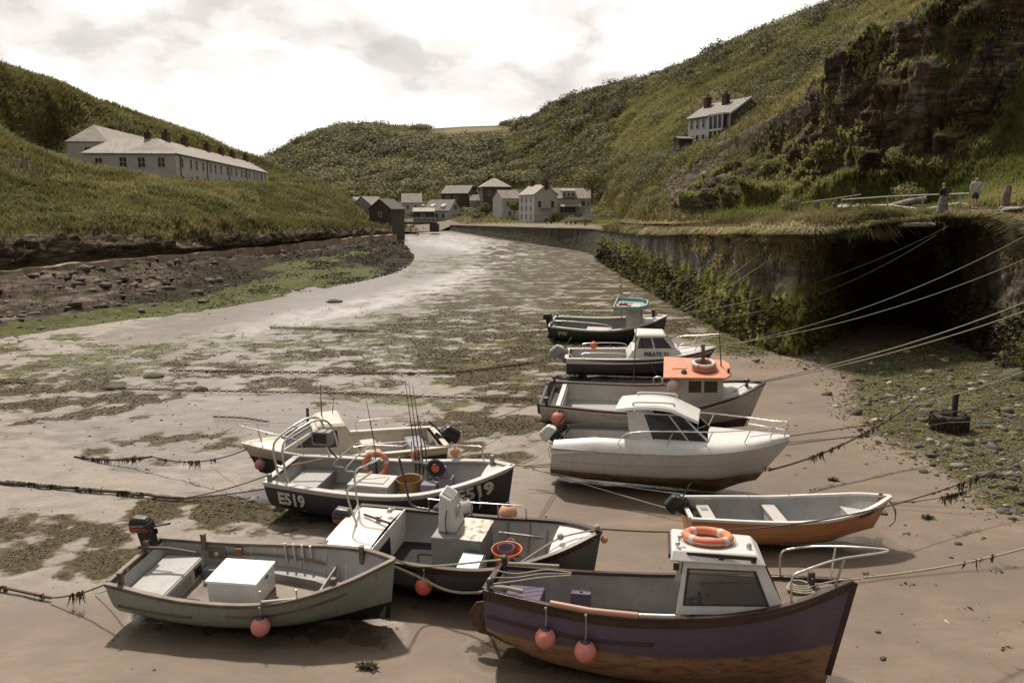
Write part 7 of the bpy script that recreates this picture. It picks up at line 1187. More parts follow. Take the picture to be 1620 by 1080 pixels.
for px, py, dep, h_, rad, lb_ in ((1408, 250, 59.5, 1.2, 1.0, 'yellow green shrub on the dark cliff, upper of two'), (1428, 312, 57, 1.5, 1.15, 'round green shrub at the cliff foot behind the railing'), (1240, 322, 66, 1.2, 1.1, 'low green shrub left of the railing')): tree('cliff_shrub', lb_, D(px, py, dep)-Vector((0, .8, .4)), h_, rad, M_FERN, 900, .09, .75)
# the ledge above the quay
q = QT.flat(); r = QT.r.ravel(); c = QT.c.ravel(); pth = QT.at['path']; fr = np.clip(1-1.1*pth, 0, 1)
veg(QT, 30000, fr*sstep(3.5, 4.5, c), 'quay_grass', .34, .055, M_STRAW, 5, 'long straw coloured grass on top of the quay', far=48)
veg(QT, 16000, fr*sstep(10, 12, c)*np.clip(.4+fbm(q, .3, 3)*2, 0, 1), 'green_quay_grass', .30, .05, M_GREENGRASS, 5, 'green grass on the ledge around the railing', far=45)
edge = sstep(.7, .05, r)*(1-.8*sstep(10.2, 11, c)*sstep(13.6, 13, c))*sstep(4.5, 7, c)*(.25+sstep(8.2, 9.5, c))*np.clip(.35+1.8*fbm(q, .45, 3), .03, 1)
veg(QT, 15000, edge, 'overhanging_grass', .55, .055, M_STRAW, 5, 'thick brown grass hanging over the quay edge', far=45, up=.55, lean=1.6, droop=.55)
veg(QT, 8000, edge, 'green_overhanging_grass', .36, .05, M_GREENGRASS, 5, 'greener grass mixed into the overhanging quay edge', far=45, up=.6, lean=1.7, droop=.5)
# weed on the quay wall
q = WS.flat(); r = WS.r.ravel(); c = WS.c.ravel(); hz_ = WS.at['hgt']; gn = WS.at['green']
patch = np.clip(.25+1.5*fbm(q*np.array([1, 1, .25]), .22, 3)+1.0*fbm(q*np.array([1, 1, .4]), 1.3, 3), 0.02, 1)
veg(WS, 13000, gn*sstep(.75, .45, hz_+.35*fbm(q*np.array([1, 1, .3]), .5, 3))*patch*sstep(3.0, 4.2, c), 'wall_algae', .17, .045, M_ALGAE, 4, 'bright green algae hanging on the quay wall', 'algae', far=60, up=-.94, lean=.2)
veg(WS, 4500, sstep(.62, .3, hz_)*sstep(3.4, 4.4, c)*(1.1-patch*.8), 'wall_seaweed', .35, .09, M_WEED, 4, 'dark brown seaweed hanging from the foot of the quay wall', 'seaweed', far=60, up=-.85, lean=.5)
veg(WS, 3500, (1-sstep(10.1, 10.8, c)*sstep(13.5, 12.9, c))*sstep(.68, .98, hz_+.35*fbm(q, .35, 3))*sstep(6.5, 8.5, c)*(1-.75*sstep(13.2, 14, c))*np.clip(.3+2*fbm(q, .4, 3), 0, 1), 'wall_top_grass', .3, .06, M_STRAW, 4, 'grass growing out of the upper rock face', far=42, up=.1, droop=.7, lean=1)
# reef and mud seaweed
q = LH.flat(); r = LH.r.ravel()
veg(LH, 7000, sstep(.05, .15, r)*sstep(1.0, .9, r)*LH.at['weed']*np.clip(2*fbm(LH.flat(), .2, 4)+.3, 0, 1), 'reef_seaweed', .07, .12, M_WEED, 4, 'dark seaweed draped over the rocks of the left shore', 'seaweed', far=75, lean=1.3, up=.5)
def bedtufts(N, w, name, h, wd, m, blades, label, cat, **k):
    p, kk = bed_points(N, w, rg); d = p[:, 1]; sc = np.clip(d/26, .6, 1.7); T = np.clip(.5+.7*fbm(p, .8, 3), 0, 1)
    o = tufts(name, p, np.tile([0, 0, 1.], (N, 1)), h*sc*rg.uniform(.5, 1.4, N), wd*sc, m, blades, tint=T, rng=rg, **k); return tag(o, label, cat, kind='stuff')
bedtufts(9000, sstep(.5, .8, weed)*sstep(75, 45, BWY), 'mud_seaweed', .02, .06, M_WEED, 4, 'brown seaweed strewn in drifts over the mud', 'seaweed', lean=2.6, up=.8)
bedtufts(4000, sstep(.5, .8, algae)*(1-shing)*sstep(75, 45, BWY), 'mud_algae', .018, .06, M_FERN, 4, 'green weed in patches over the wet mud', 'seaweed', lean=2.4, up=.8)
bedtufts(6000, shing*np.clip(.3+2*fbm(np.stack([BWX, BWY, 0*BWX], 1), .6, 4), 0, 1), 'shingle_weed', .035, .06, M_FERN, 4, 'green weed growing among the shingle below the cave', 'seaweed', lean=1.8)
def stones(name, p, size, m, label, rng, flatn=.45, sub=1):
    bm = bmesh.new(); bmesh.ops.create_icosphere(bm, subdivisions=sub, radius=1); bv = np.array([v.co[:] for v in bm.verts]); bf = np.array([[v.index for v in f.verts] for f in bm.faces]); bm.free(); N = len(p)
    A = rng.uniform(0, 2*PI, N); s3 = np.stack([rng.uniform(.6, 1.3, N), rng.uniform(.5, 1.0, N), rng.uniform(.25, .7, N)*flatn*2], 1)*np.asarray(size)[:, None]
    V = bv[None]*(1+rng.normal(0, .16, (N, len(bv), 1)))*s3[:, None]; ca, sa = np.cos(A)[:, None], np.sin(A)[:, None]; V = np.stack([V[..., 0]*ca-V[..., 1]*sa, V[..., 0]*sa+V[..., 1]*ca, V[..., 2]+V[..., 0]*rng.normal(0, .15, (N, 1))], -1)+np.asarray(p)[:, None]
    F = (bf[None]+(np.arange(N)*len(bv))[:, None, None]).reshape(-1, 3); T = np.repeat(rng.uniform(0, 1, N), len(bf)); o = link(name, npmesh(name, V.reshape(-1, 3), F, False, {'tint': ('FACE', T)}), m); return tag(o, label, 'stones', kind='stuff')
M_STONE = leafmat('shingle_stones', [(0, (.045, .038, .030)), (.4, (.115, .097, .076)), (.7, (.115, .115, .055)), (.88, (.22, .195, .165)), (1, (.36, .33, .29))], .75)
p, _ = bed_points(9000, shing, rg); stones('shingle', p+np.array([0, 0, .01]), np.clip(.022*rg.pareto(1.9, len(p))+.022, 0, .26), M_STONE, 'grey and green shingle below the cave mouth', rg)
p, _ = bed_points(1500, (1-sandy)*(.1+weed)*(1-shing)*(BWY < 60), rg); stones('mud_stones', p, rg.uniform(.015, .07, len(p))*np.clip(p[:, 1]/26, .6, 1.6), M_STONE, 'small stones scattered over the mud', rg)
p, _ = bed_points(520, sandy*(.2+sstep(1150, 1350, BX))*(1-shing), rg); stones('sand_pebbles', p, np.clip(.010*rg.pareto(1.6, len(p))+.010, 0, .09), M_STONE, 'little stones and scraps scattered on the sand', rg)
p, kk = LH.scatter(520, sstep(480, 250, LH.px()[0])*sstep(.1, .3, LH.r.ravel())*sstep(1.0, .85, LH.r.ravel())*(1-.6*LH.at['weed']), rg)[:2]; stones('reef_stones', p, rg.uniform(.12, .62, len(p)), matte('reef_rock', (.115, .09, .07), .8, .6, 1.2, .5), 'broken rocks along the left shore', rg, .42)
pd, _ = bed_points(95, sandy*(.06+sstep(1120, 1350, BX)*sstep(980, 900, BY))*(1-shing), rg)
pd = np.repeat(pd, 9, 0)+np.stack([rg.normal(0, .06, 855), rg.normal(0, .035, 855), np.full(855, .004)], 1)
tag(tufts('sand_debris', pd, np.tile([0, 0, 1.], (len(pd), 1)), .022, .03, M_WEED, 3, 2.4, rng=rg, up=.8), 'scraps of dark weed littered over the sand at the right', 'seaweed', kind='stuff')
# boulders one can pick out
BR = matte('weedy_boulder', (.045, .040, .024), .85, .6, 3, .6, c2=(.085, .085, .035)); BG = matte('grey_boulder', (.15, .13, .11), .8, .5, 3, .5)
def boulder(px, py, w, h_, label, m=BR):
    p0 = P(px, py, 0); dpt = p0.y*math.cos(TH)+CH*math.sin(TH); s = w/FPX*dpt/2; bm = bmesh.new(); bmesh.ops.create_icosphere(bm, subdivisions=3, radius=1); V = np.array([v.co[:] for v in bm.verts]); k = 1+.35*fbm(V+px*.13, 1.3, 4)
    for v, f in zip(bm.verts, k): v.co = Vector((v.co.x*s*f, v.co.y*s*.8*f, v.co.z*s*h_*f))
    me = bpy.data.meshes.new('boulder'); bm.to_mesh(me); bm.free(); o = link('boulder', me, m); o.location = p0; [setattr(f, 'use_smooth', True) for f in me.polygons]; return tag(o, label, 'rock', 'rocks on the harbour bed')
for a in ((243, 597, 34, .45, 'flat green rock on the far left mud'), (316, 618, 26, .6, 'weedy rock on the mud left of the cream boat'), (699, 583, 17, .7, 'dark rock on the mud beyond the boats, near the middle'), (650, 592, 14, .6, 'small dark rock left of the middle dark rock'), (182, 614, 34, .4, 'low green rock nearest the left end of the chain'), (1463, 650, 22, .4, 'grey slab of stone left of the tyre mooring', BG), (1490, 640, 16, .5, 'pale stone just behind the tyre mooring', BG), (1532, 641, 20, .35, 'long flat grey stone right of the tyre post', BG), (1502, 628, 14, .6, 'green topped stone behind the tyre post'), (1516, 860, 12, .6, 'small dark stone on the sand at the right'), (1398, 812, 13, .4, 'flat weedy stone right of the dinghy bow'), (1445, 672, 13, .6, 'round green stone left of the tyre'), (1612, 600, 60, .6, 'big weedy rock at the foot of the right face'), (530, 478, 26, .4, 'low dark rock at the reef edge'), (925, 580, 14, .5, 'weedy stone left of the navy motor boat'), (1613, 812, 15, .7, 'dark stone at the right edge of the sand')): boulder(*a)
# scraps of weed lying on the sand
for i, (px, py, lb_) in enumerate(((582, 1053, 'brown leaf shaped scrap on the sand in front of the green boat'), (1330, 834, 'scrap of weed on the sand below the dinghy bow'), (1470, 818, 'dark green scrap of weed on the sand at the right'), (1318, 758, 'small olive scrap on the sand above the dinghy'))):
    rr = np.random.RandomState(i); pp = np.array([tuple(P(px, py, .02)+Vector((rr.normal(0, .06), rr.normal(0, .04), 0))) for _ in range(26)]); tag(tufts('weed_scrap', pp, np.tile([0, 0, 1.], (26, 1)), .05, .05, M_WEED, 4, 2.2, rng=rr), lb_, 'seaweed')
# ================================================================ ropes, chains, mooring, railing, people
def rp(label, a, b, sag=.25, r=.016, m=None, weed=0, extra=None, group='mooring ropes', wob=0): return ropeline('mooring_rope', label, a, b, sag, r, m or ROPED, weed, 30, 'rope', group, extra, wob)
def W3(px, py, dep): return D(px, py, dep)
orb = ob.w((7.35, 0, 1.85)); rp('upper tan rope from the orange roofed boat up to the right rock', orb, D(1660, 462, 30), .3, .022, ROPE); rp('lower tan rope from the orange roofed boat up to the right rock', orb+Vector((0, 0, -.06)), D(1660, 478, 30), .25, .022, ROPE)
rp('thin rope from behind the orange roof to the rock face below the niche', pr.w((6.7, 0, 1.5)), D(1655, 395, 33), .6, .016, ROPE); rp('thin rope passing just above the tan ropes to the right rock', pr.w((6.7, 0, 1.45)), D(1650, 358, 35), .7, .016, ROPE)
pwb = pw.w((6.4, 0, 1.7)); rp('rope from the turquoise roofed boat to the top of the quay near the railing', pwb, D(1500, 358, 43), .8, .02, ROPE); rp('rope from the turquoise roofed boat to the grassy quay edge, left one', pwb, D(1228, 378, 44), .3, .018, ROPE); rp('rope from the turquoise roofed boat to the grassy quay edge, right one', pwb+Vector((.05, -.1, -.05)), D(1252, 384, 43), .35, .018, ROPE); rp('slack rope from the quay wall top down to the mud, farthest', D(1150, 390, 50), P(1040, 470, 0), .3, .016, ROPE)
rp('lower rope from the turquoise boat to the niche edge', pw.w((6.2, -.2, 1.5)), D(1480, 372, 42), 1.3, .014, ROPE)
cr0 = cb_.w((5.72, 0, .72)); k0 = P(1440, 640, 1.6); rp('chain and rope hung with weed from the cruiser bow towards the niche', cr0, k0, .25, .03, ROPED, 60, (.25, .9)); rp('rope running on from the weedy chain to the right', k0, D(1680, 560, 27), .2, .014, ROPE)
rp('long dark rope crossing in front of the cruiser', P(828, 738, .6), D(1480, 655, 20.5), .1, .015, ROPED); rp('rope from the cruiser front towards the tyre and beyond', D(1480, 655, 20.5), D(1690, 607, 21), .1, .015, ROPED)
rp('second dark rope across the cruiser side below the first', P(828, 740, .5), D(1500, 668, 20), .15, .013, ROPED); rp('blue grey rope from the second dark rope over the tyre', D(1500, 668, 20), D(1690, 652, 20.5), .06, .013, mat('blue_grey_rope', matte, (.16, .17, .21), .9, .3, 20))
rp('long rope crossing the dinghy up to the right edge', wb.w((5.3, 0, 1.5)), D(1680, 696, 17.5), .75, .017, ROPED, 10, (.75, .85)); rp('rope from the dinghy bow up to the right', db.w((4.5, 0, .95)), D(1680, 700, 20), .4, .012, ROPED, 34, (.28, .42)); rp('rope from the purple bow to the right edge', pb.w((5.9, 0, 1.74)), D(1690, 845, 14.2), .12, .017, ROPE, 8, (.4, .6))
rp('pale rope from the cruiser stern to the dinghy motor', P(842, 742, .5), P(1085, 782, .5), .05, .016, ROPE); rp('pale rope from the cruiser stern to the sand by the dinghy', P(842, 740, .5), P(1085, 812, .2), .02, .016, ROPE); rp('upper pale rope from the navy boat across to the cruiser stern', eb_.w((5.8, 0, 1.5)), cb_.w((-.05, .4, 1.05)), .15, .014, ROPE); rp('lower pale rope from the navy boat across to the cruiser stern', eb_.w((5.8, .1, 1.5)), cb_.w((-.05, .6, .95)), .3, .012, ROPE)
rp('dark rope from the green stern down to the weed at the left edge', gb.w((.02, -.6, 1.0)), P(80, 945, .1), .1, .016, ROPED, 14, (.4, .9)); rp('thin pale rope beside the dark one from the green stern', gb.w((.0, -.4, 1.0)), P(150, 938, .05), .12, .01, ROPE); rp('rope lying on the sand to the left edge', P(80, 945, .07), P(-60, 915, .06), .0, .03, ROPED, 30, (.0, 1))
rp('upper dark rope from the navy stern to the knot on the mud', eb_.w((0, .3, 1.0)), P(290, 788, .12), .1, .016, ROPED); rp('dark rope from the cream boat to the knot on the mud', kb.w((3.0, .9, .55)), P(290, 788, .12), .1, .018, ROPED); rp('heavy weedy rope lying across the mud to the left', P(290, 788, .10), P(0, 762, .06), .0, .045, ROPED, 130, (.02, .98), wob=.05)
rp('weedy rope from the cream bow to the mud', kb.w((5.2, .1, 1.2)), P(240, 722, .45), .25, .018, ROPED, 24, (.3, 1)); rp('weedy end of the cream boat rope on the mud', P(240, 722, .45), P(118, 722, .06), .1, .035, ROPED, 60, (.1, 1)); rp('thin rope from the cream bow above the weedy rope', kb.w((5.2, -.1, 1.25)), P(330, 712, .4), .15, .01, ROPE); rp('dark rope from the workboat stern to the mud', wb.w((.05, -.6, 1.0)), P(370, 858, .05), .12, .016, ROPED)
rp('rope from the cream boat stern up towards the orange roofed boat', kb.w((.0, -.6, 1.1)), P(862, 626, .7), .3, .014, ROPED); rp('rope from the cream boat stern to the mud by the orange roofed boat', kb.w((.0, -.5, .9)), P(866, 660, .6), .3, .012, ROPED)
def chain(label, pts, r=.05):
    P_ = curvepts(pts, 16); mb = MB(); acc = 0; last = P_[0]; k = 0; step = r*3.0; L = sum((P_[i+1]-P_[i]).length for i in range(len(P_)-1)); n = int(L/step); d = np.concatenate([[0], np.cumsum([(P_[i+1]-P_[i]).length for i in range(len(P_)-1)])]); A = np.array([tuple(p) for p in P_])
    for i in range(n):
        s = i*step; p = Vector([float(np.interp(s, d, A[:, j])) for j in range(3)]); q = Vector([float(np.interp(s+.01, d, A[:, j])) for j in range(3)]); t = (q-p).normalized(); e = Matrix.Rotation(math.atan2(t.y, t.x), 3, 'Z') @ Matrix.Rotation((i % 2)*1.2+.2, 3, 'X') @ Matrix.Diagonal((1.35, .8, 1)); mb.torus(p, r, r*.36, e, 8, 5)
    o = mb.build('mooring_chain', RUST, smooth=True); return tag(o, label, 'chain', 'chains across the mud')
g_ = lambda px, py: P(px, py, .10)
chain('long rusty chain lying across the mud nearest the boats', [g_(160, 614), g_(330, 618), g_(560, 622), g_(700, 628), g_(850, 631)], .055); chain('rusty chain crossing the mud farther out', [g_(270, 586), g_(430, 588), g_(600, 590), g_(720, 588), g_(850, 572)], .07); chain('short length of chain at the left edge of the mud', [g_(-30, 604), g_(20, 605), g_(52, 607)], .07); chain('thin chain over the mud between the long chain and the cream boat', [g_(340, 659), g_(385, 661), g_(430, 668)], .05)
chain('farthest chain over the bright wet mud', [g_(430, 519), g_(500, 520), g_(600, 524)], .07)
# tyre mooring
tm = thing('tyre_mooring', 'weed covered tyres round a dark post at the edge of the shingle', 'mooring', P(1500, 681, .0)); mb = MB(); [mb.torus((0, 0, .16+.25*k), .42-.02*k, .17, None, 26, 10) for k in range(2)]; mb.build('tyre', RUBBER, tm, smooth=True); mb = MB(); mb.box((.18, .05, .65), (.15, .15, 1.3)); mb.build('post', matte('wet_black_wood', (.022, .019, .014), .6), tm, bevel=.02)
rr = np.random.RandomState(1); a = rr.uniform(0, 2*PI, 900); zz = rr.uniform(.05, .58, 900); pp = np.stack([np.cos(a)*.56, np.sin(a)*.56, zz], 1); nn = np.stack([np.cos(a), np.sin(a), 0*a], 1); tufts('weed_cover', pp, nn, .12, .03, M_WEED, 3, .9, parent=tm, rng=rr, up=.0, droop=.5)
# railing on the ledge
def qz(px, py, dep): return D(px, py, dep)
rlr = thing('handrail', 'grey tube railing along the path on the ledge above the niche', 'railing', D(1440, 330, 46)); o_ = Vector(rlr.location)
tp = [D(1332, 316, 50), D(1404, 311, 48), D(1460, 308.5, 46.5), D(1519, 306.5, 45), D(1533, 306, 44.6)]; bt = [D(1332, 334, 50), D(1404, 332, 48), D(1460, 345, 46.5), D(1519, 329, 45), D(1533, 337, 44.6)]
mb = MB(); mb.tube([p-o_ for p in tp], .035, 7); mb.build('top_rail', mat('grey_rail_paint', paint, (.40, .38, .35), .5), rlr, smooth=True); mb = MB(); mb.tube([p.lerp(q_, .62)-o_ for p, q_ in zip(tp, bt)], .025, 6); mb.build('lower_rail', GALV, rlr, smooth=True)
for p, q_ in zip(tp, bt): MB().tube([q_-o_-Vector((0, 0, .25)), p-o_], .035, 7).build('post', GALV, rlr)
r2 = thing('far_handrail', 'thin older railing continuing left of the grey tube railing', 'railing', D(1290, 335, 54)); o2_ = Vector(r2.location); tp2 = [D(1268, 322, 56), D(1292, 318, 54), D(1324, 314, 52), D(1362, 308, 51)]; MB().tube([p-o2_ for p in tp2], .04, 6).build('top_rail', WOODG, r2)
for p in tp2[:3]: MB().tube([p-o2_-Vector((0, 0, 1.1)), p-o2_], .06, 6).build('post', WOODG, r2)
def post(px, py0, py1, dep, r_, label, lean=0, m=WOODG): a = D(px, py1, dep); b_ = D(px+lean, py0, dep); o = MB().tube([a-Vector((0, 0, .3)), a.lerp(b_, .5)+Vector((.02, 0, 0)), b_], [r_*1.05, r_, r_*.9], 8).build('wooden_post', m, smooth=True, angle=50); tag(o, label, 'post', 'posts on the ledge')
post(1588, 294, 325, 44, .20, 'thick leaning wooden post at the right of the ledge', 8); post(1292, 320, 345, 53, .20, 'stout wooden post at the left end of the railing'); post(1330, 322, 338, 50, .10, 'leaning plank stump where the two railings meet', -12); post(1346, 296, 312, 51, .03, 'thin leaning pole behind the railing', 8)
for px, py, lb_ in ((1284, 300, 'small faded orange flag fluttering left of the railing'), (1348, 300, 'small faded orange flag beside the thin leaning pole')):
    a = D(px, py, 51); fg = thing('pennant', lb_, 'flag', a); MB().tube([(0, 0, -.9), (.06, 0, .15)], .014, 5).build('pole', WOODG, fg); mb = MB(); mb.poly([(0, 0, .12), (.18, .03, .0), (.32, -.02, -.02), (.16, .02, -.20), (.02, 0, -.22)], (0, .012, 0)); mb.build('cloth', mat('faded_orange_cloth', matte, (.45, .22, .13), .9), fg)
# rowing hulls and gear stored on the ledge
for px, py, w_, lb_ in ((1336, 334, .9, 'upturned grey dinghy lying on the ledge behind the railing'), (1357, 331, .5, 'grey float heap beside the upturned dinghy')):
    a = D(px, py, 51); o = thing('upturned_dinghy' if w_ > .8 else 'net_float', lb_, 'dinghy' if w_ > .8 else 'float', a); mb = MB(); mb.ball((0, 0, .1), .33 if w_ > .8 else .25, 18, (1.9, 1, 1) if w_ > .8 else (1, 1, 1)); h = mb.build('hull' if w_ > .8 else 'float_body', LGREY if w_ > .8 else GREYP, o, smooth=True); MB().torus((0, 0, .02), .34 if w_ > .8 else .26, .03, Matrix.Diagonal((1.9, 1, 1)) if w_ > .8 else None, 24, 6).build('rim', WOODG, o, smooth=True)
lg = MB(); a, b_ = D(1402, 331, 52), D(1466, 314, 51); lg.tube([a, a.lerp(b_, .5)+Vector((0, 0, .06)), b_], [.28, .24, .16], 9); lo = lg.build('driftwood_log', mat('bleached_log', matte, (.30, .27, .23), .9, .75, 3, .6), smooth=True); tag(lo, 'bleached mottled log lying along the railing on the ledge', 'log')
tag(stones('ledge_stones', [tuple(D(1380+rg.uniform(-60, 90), 334+rg.uniform(-4, 3), 50+rg.uniform(-2, 2))) for _ in range(60)], rg.uniform(.08, .28, 60), M_STONE, 'grey stones strewn over the ledge behind the railing', rg), kind='stuff')
for i, (px, py, w_, lb_) in enumerate(((1590, 335, 1.6, 'flat pale rock slab at the right end of the ledge path'), (1560, 338, 1.1, 'smaller flat slab beside the standing man'), (1440, 355, 1.4, 'flat slab at the edge above the niche'), (1618, 330, 1.2, 'pale slab at the right edge of the ledge'))):
    a = D(px, py, 44 - i*.3); bm = bmesh.new(); bmesh.ops.create_icosphere(bm, subdivisions=3, radius=1); V = np.array([v_.co[:] for v_ in bm.verts]); k = 1+.3*fbm(V+i*3, 1.4, 4)
    for v_, f in zip(bm.verts, k): v_.co = Vector((v_.co.x*w_*f, v_.co.y*w_*.8*f, max(-.12, min(.1, v_.co.z*.3))*f))
    me = bpy.data.meshes.new('rock_slab'); bm.to_mesh(me); bm.free(); o = link('rock_slab', me, matte('pale_slab', (.27, .24, .21), .85, .45, 2.5, .6)); o.location = a; tag(o, lb_, 'rock', 'slabs on the ledge')
# ---- people
SKIN = matte('skin', (.42, .25, .18), .6, .1, 5, 0)
def skinned(name, joints, edges, radii, m, parent, sub=2):
    me = bpy.data.meshes.new(name); me.from_pydata(joints, edges, []); o = link(name, me, m, parent); md = o.modifiers.new('skin', 'SKIN'); md.use_smooth_shade = True
    for i, v_ in enumerate(me.skin_vertices[0].data): v_.radius = radii[i] if isinstance(radii[i], tuple) else (radii[i], radii[i]); v_.use_root = (i == 0)
    ss = o.modifiers.new('sub', 'SUBSURF'); ss.levels = ss.render_levels = sub
    dg = bpy.context.evaluated_depsgraph_get(); me2 = bpy.data.meshes.new_from_object(o.evaluated_get(dg)); o.modifiers.clear(); o.data = me2; o.data.materials.clear(); o.data.materials.append(m); bpy.data.meshes.remove(me); o.data.name = name; return o
def person(label, loc, rot, h, hair, top, legs, skirt=None, arms=((.26, -.02, .98), (.24, .14, 1.0)), stride=.1, longsleeve=True, hairlen=.0, shorts=False, group=None, small=False):
    o = thing('person', label, 'person', loc, (0, 0, rot), group); s = h/1.75; S = lambda p: tuple(c_*s for c_ in p)
    aL, aR = arms; J = [(0, 0, .95), (0, 0, 1.15), (0, -.01, 1.36), (0, 0, 1.50), (0, .02, 1.585), (0, .015, 1.68)]; E = [(0, 1), (1, 2), (2, 3), (3, 4), (4, 5)]; Rr = [(.15, .11), (.14, .10), (.17, .105), .055, (.072, .085), (.068, .08)]
    for sd, ar in ((-1, aL), (1, aR)):
        k = len(J); J += [(sd*.18, 0, 1.40), (sd*.24, -.03, 1.14), (sd*ar[0], ar[1], ar[2]), (sd*ar[0], ar[1]+.05, ar[2]-.08)]; E += [(2, k), (k, k+1), (k+1, k+2), (k+2, k+3)]; Rr += [.062, .045, .034, (.038, .022)]
        k = len(J); J += [(sd*.095, 0, .88), (sd*.105, stride*sd+.02, .49), (sd*.105, stride*sd*1.6-.02, .09), (sd*.12, stride*sd*1.6+.14, .035)]; E += [(0, k), (k, k+1), (k+1, k+2), (k+2, k+3)]; Rr += [.088, .062, .042, (.045, .03)]
    body = skinned('body', [S(j) for j in J], E, [tuple(x*s for x in r_) if isinstance(r_, tuple) else r_*s for r_ in Rr], SKIN, o)
    if not small:
        for sd in (-1, 1): MB().ball(S((sd*.030, .098, 1.63)), .011*s, 8).build('eye', BLACKP, o)
        MB().hexa([S((-.012, .09, 1.585)), S((.012, .09, 1.585)), S((.012, .125, 1.59)), S((-.012, .125, 1.59))], [S((-.008, .09, 1.63)), S((.008, .09, 1.63)), S((.008, .10, 1.63)), S((-.008, .10, 1.63))]).build('nose', SKIN, o, bevel=.004); MB().box(S((0, .098, 1.555)), S((.045, .012, .01))).build('mouth', mat('lips', matte, (.30, .12, .10), .6), o)
        for sd in (-1, 1): MB().ball(S((sd*.078, .01, 1.62)), .02*s, 8, (.5, 1, 1.5)).build('ear', SKIN, o, smooth=True)
        for sd, ar in ((-1, aL), (1, aR)):      # fingers on each hand, loosely curled
            wx, wy, wz = sd*ar[0], ar[1]+.05, ar[2]-.08
            for f in range(4): L_ = (.062, .072, .068, .052)[f]; y_ = wy-.024+.016*f; MB().tube([S((wx, y_, wz-.02)), S((wx-sd*.008, y_+.004, wz-.02-L_*.55)), S((wx-sd*.026, y_+.008, wz-.02-L_))], [.0085*s, .008*s, .006*s], 6).build('finger', SKIN, body)
            MB().tube([S((wx, wy+.022, wz+.02)), S((wx-sd*.012, wy+.048, wz-.012)), S((wx-sd*.018, wy+.05, wz-.042))], [.010*s, .009*s, .007*s], 6).build('thumb', SKIN, body)
    tj = [(0, 0, .90), (0, 0, 1.15), (0, -.01, 1.36), (0, 0, 1.46)]; te = [(0, 1), (1, 2), (2, 3)]; tr = [(.175, .135), (.165, .12), (.19, .125), .07]
    for sd, ar in ((-1, aL), (1, aR)): k = len(tj); tj += [(sd*.19, 0, 1.40), (sd*.25, -.03, 1.14)]+([(sd*ar[0], ar[1], ar[2]+.02)] if longsleeve else []); te += [(2, k), (k, k+1)]+([(k+1, k+2)] if longsleeve else []); tr += [.082, .064]+([.052] if longsleeve else [])
    skinned('top', [S(j) for j in tj], te, [tuple(x*s for x in r_) if isinstance(r_, tuple) else r_*s for r_ in tr], top, o)
    if skirt: MB().lathe([(.18*s, 1.0*s), (.24*s, .7*s), (.30*s, .35*s), (.34*s, .10*s)], 20).build('skirt', skirt, o, smooth=True)
    else:
        k = .50 if shorts else .06; pj = [(0, 0, .96), (0, 0, .90)]; pe = [(0, 1)]; pr_ = [(.165, .125), (.17, .125)]
        for sd in (-1, 1):
            n_ = len(pj); pj += [(sd*.10, 0, .84), (sd*.107, stride*sd*.9+.02, .52)]+([] if shorts else [(sd*.107, stride*sd*1.6-.02, .12)]); pe += [(1, n_), (n_, n_+1)]+([] if shorts else [(n_+1, n_+2)]); pr_ += [.108, .095]+([] if shorts else [.07])
        skinned('shorts' if shorts else 'trousers', [S(j) for j in pj], pe, [tuple(x*s for x in r_) if isinstance(r_, tuple) else r_*s for r_ in pr_], legs, o)
    if hair is not None:
        hm_ = MB(); hm_.ball(S((0, -.012, 1.668)), .098*s, 16, (.88, 1.02, .92))
        if hairlen: hm_.ball(S((0, -.06, 1.60)), .085*s, 14, (1, .7, 1.1+hairlen))
        hm_.build('hair', hair, o, smooth=True)
    for sd in (-1, 1): mb = MB(); mb.box(S((sd*.115, stride*sd*1.6+.06, .035)), S((.095, .25, .075))); mb.build('shoe', mat('dark_shoe', matte, (.035, .03, .028), .7), o, bevel=.02)
    return o
GREYCL = mat('pale_grey_jumper', matte, (.40, .39, .40), .9, .2, 6); BLKCL = mat('black_jacket', matte, (.016, .016, .018), .85, .3, 6)
t = NT('patterned_skirt'); vv = t.voro(t.coord(), 11, 'F1'); t.set(color=t.ramp(vv, [(.25, (.30, .29, .29)), (.5, (.05, .05, .055)), (.8, (.16, .155, .16))]), rough=.9); SKIRT = t.m
person('woman in black jacket and long patterned skirt standing on the ledge path', D(1490, 338, 45.5), R(200), 1.70, mat('fair_hair', matte, (.26, .17, .10), .7, .4, 20), BLKCL, None, SKIRT, arms=((.22, .16, 1.06), (.24, .10, .98)), stride=.04, hairlen=.15)
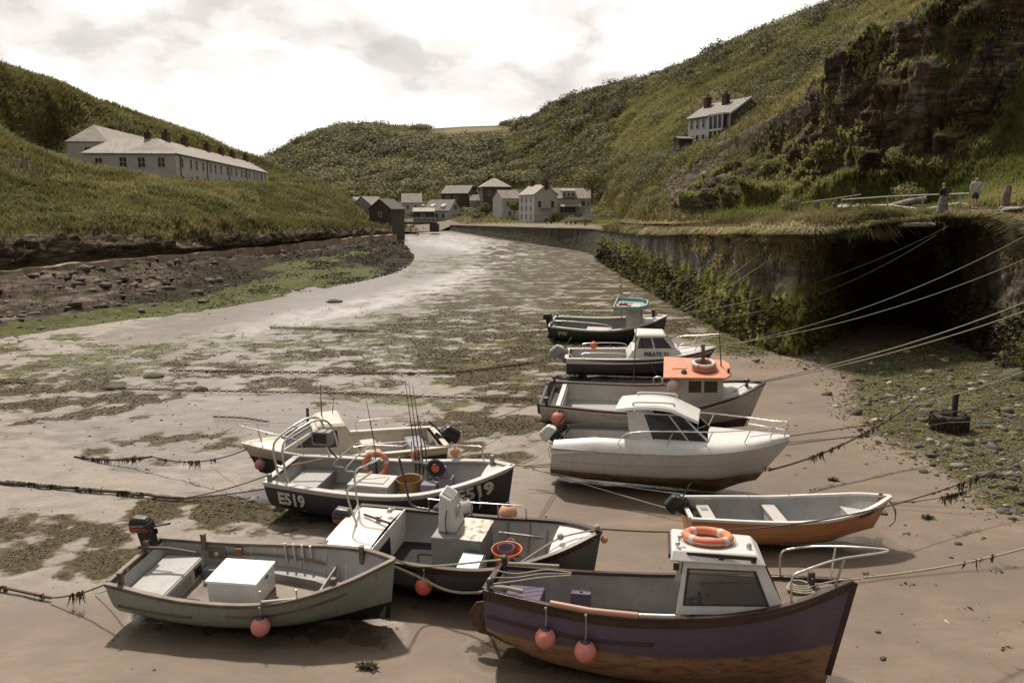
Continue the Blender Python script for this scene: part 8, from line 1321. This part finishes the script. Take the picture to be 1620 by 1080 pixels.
person('bald man in pale grey jumper and dark shorts by the end of the railing', D(1541, 331, 44.2), R(165), 1.76, None, GREYCL, mat('dark_shorts', matte, (.04, .04, .045), .9), arms=((.16, .14, 1.08), (.24, .02, .98)), stride=.06, shorts=True)
for px, py, dep, lb_, a_, b_ in ((650, 371, 172, 'tiny person in dark clothes walking on the wet mud at the river mouth', BLKCL, BLKCL), (642, 360, 190, 'tiny person in dark clothes below the bridge', BLKCL, BLKCL), (864, 356, 178, 'person in dark clothes beside the tall gabled house', BLKCL, BLKCL), (872, 355, 176, 'person in a brownish top beside the tall gabled house', WOODD, BLKCL), (896, 357, 166, 'person in a pale top near the drawn up boat, left of the pair', GREYCL, BLKCL), (903, 357, 165, 'person in a grey top near the drawn up boat, right of the pair', GREYP, BLKCL), (926, 360, 150, 'person in dark clothes standing on the quay near its bend', BLKCL, BLKCL)): person(lb_, D(px, py, dep), rg.uniform(0, 6), 1.72, mat('brown_hair', matte, (.07, .05, .035), .8), a_, b_, stride=.12, small=True)
for px, py, dep, lb_ in ((656, 373, 170, 'small dark dog walking beside the person on the wet mud'), (661, 373.5, 169, 'second dog trailing behind on the wet mud')):
    o = thing('dog', lb_, 'dog', D(px, py, dep), (0, 0, rg.uniform(0, 6))); J = [(-.25, 0, .45), (.05, 0, .43), (.28, 0, .46), (.42, 0, .62), (.50, 0, .68), (.63, 0, .64)]; E = [(0, 1), (1, 2), (2, 3), (3, 4), (4, 5)]; Rr = [.10, .11, .13, .07, .07, .035]
    for sx, sy in ((-.25, .08), (-.25, -.08), (.26, .08), (.26, -.08)): k = len(J); J += [(sx, sy, .32), (sx-(.06 if sx < 0 else -.0), sy, .17), (sx+.01, sy, .03)]; E += [(0 if sx < 0 else 2, k), (k, k+1), (k+1, k+2)]; Rr += [.06, .035, .03]
    k = len(J); J += [(-.42, 0, .58), (-.52, 0, .66)]; E += [(0, k), (k, k+1)]; Rr += [.03, .015]; skinned('body', J, E, Rr, mat('dark_fur', matte, (.03, .024, .02), .9), o, 1)
# fencing posts along the quay edge
for k, (px, py, dep) in enumerate(((914, 362, 141), (929, 363, 135), (1075, 362, 63), (1112, 362, 57))): pass
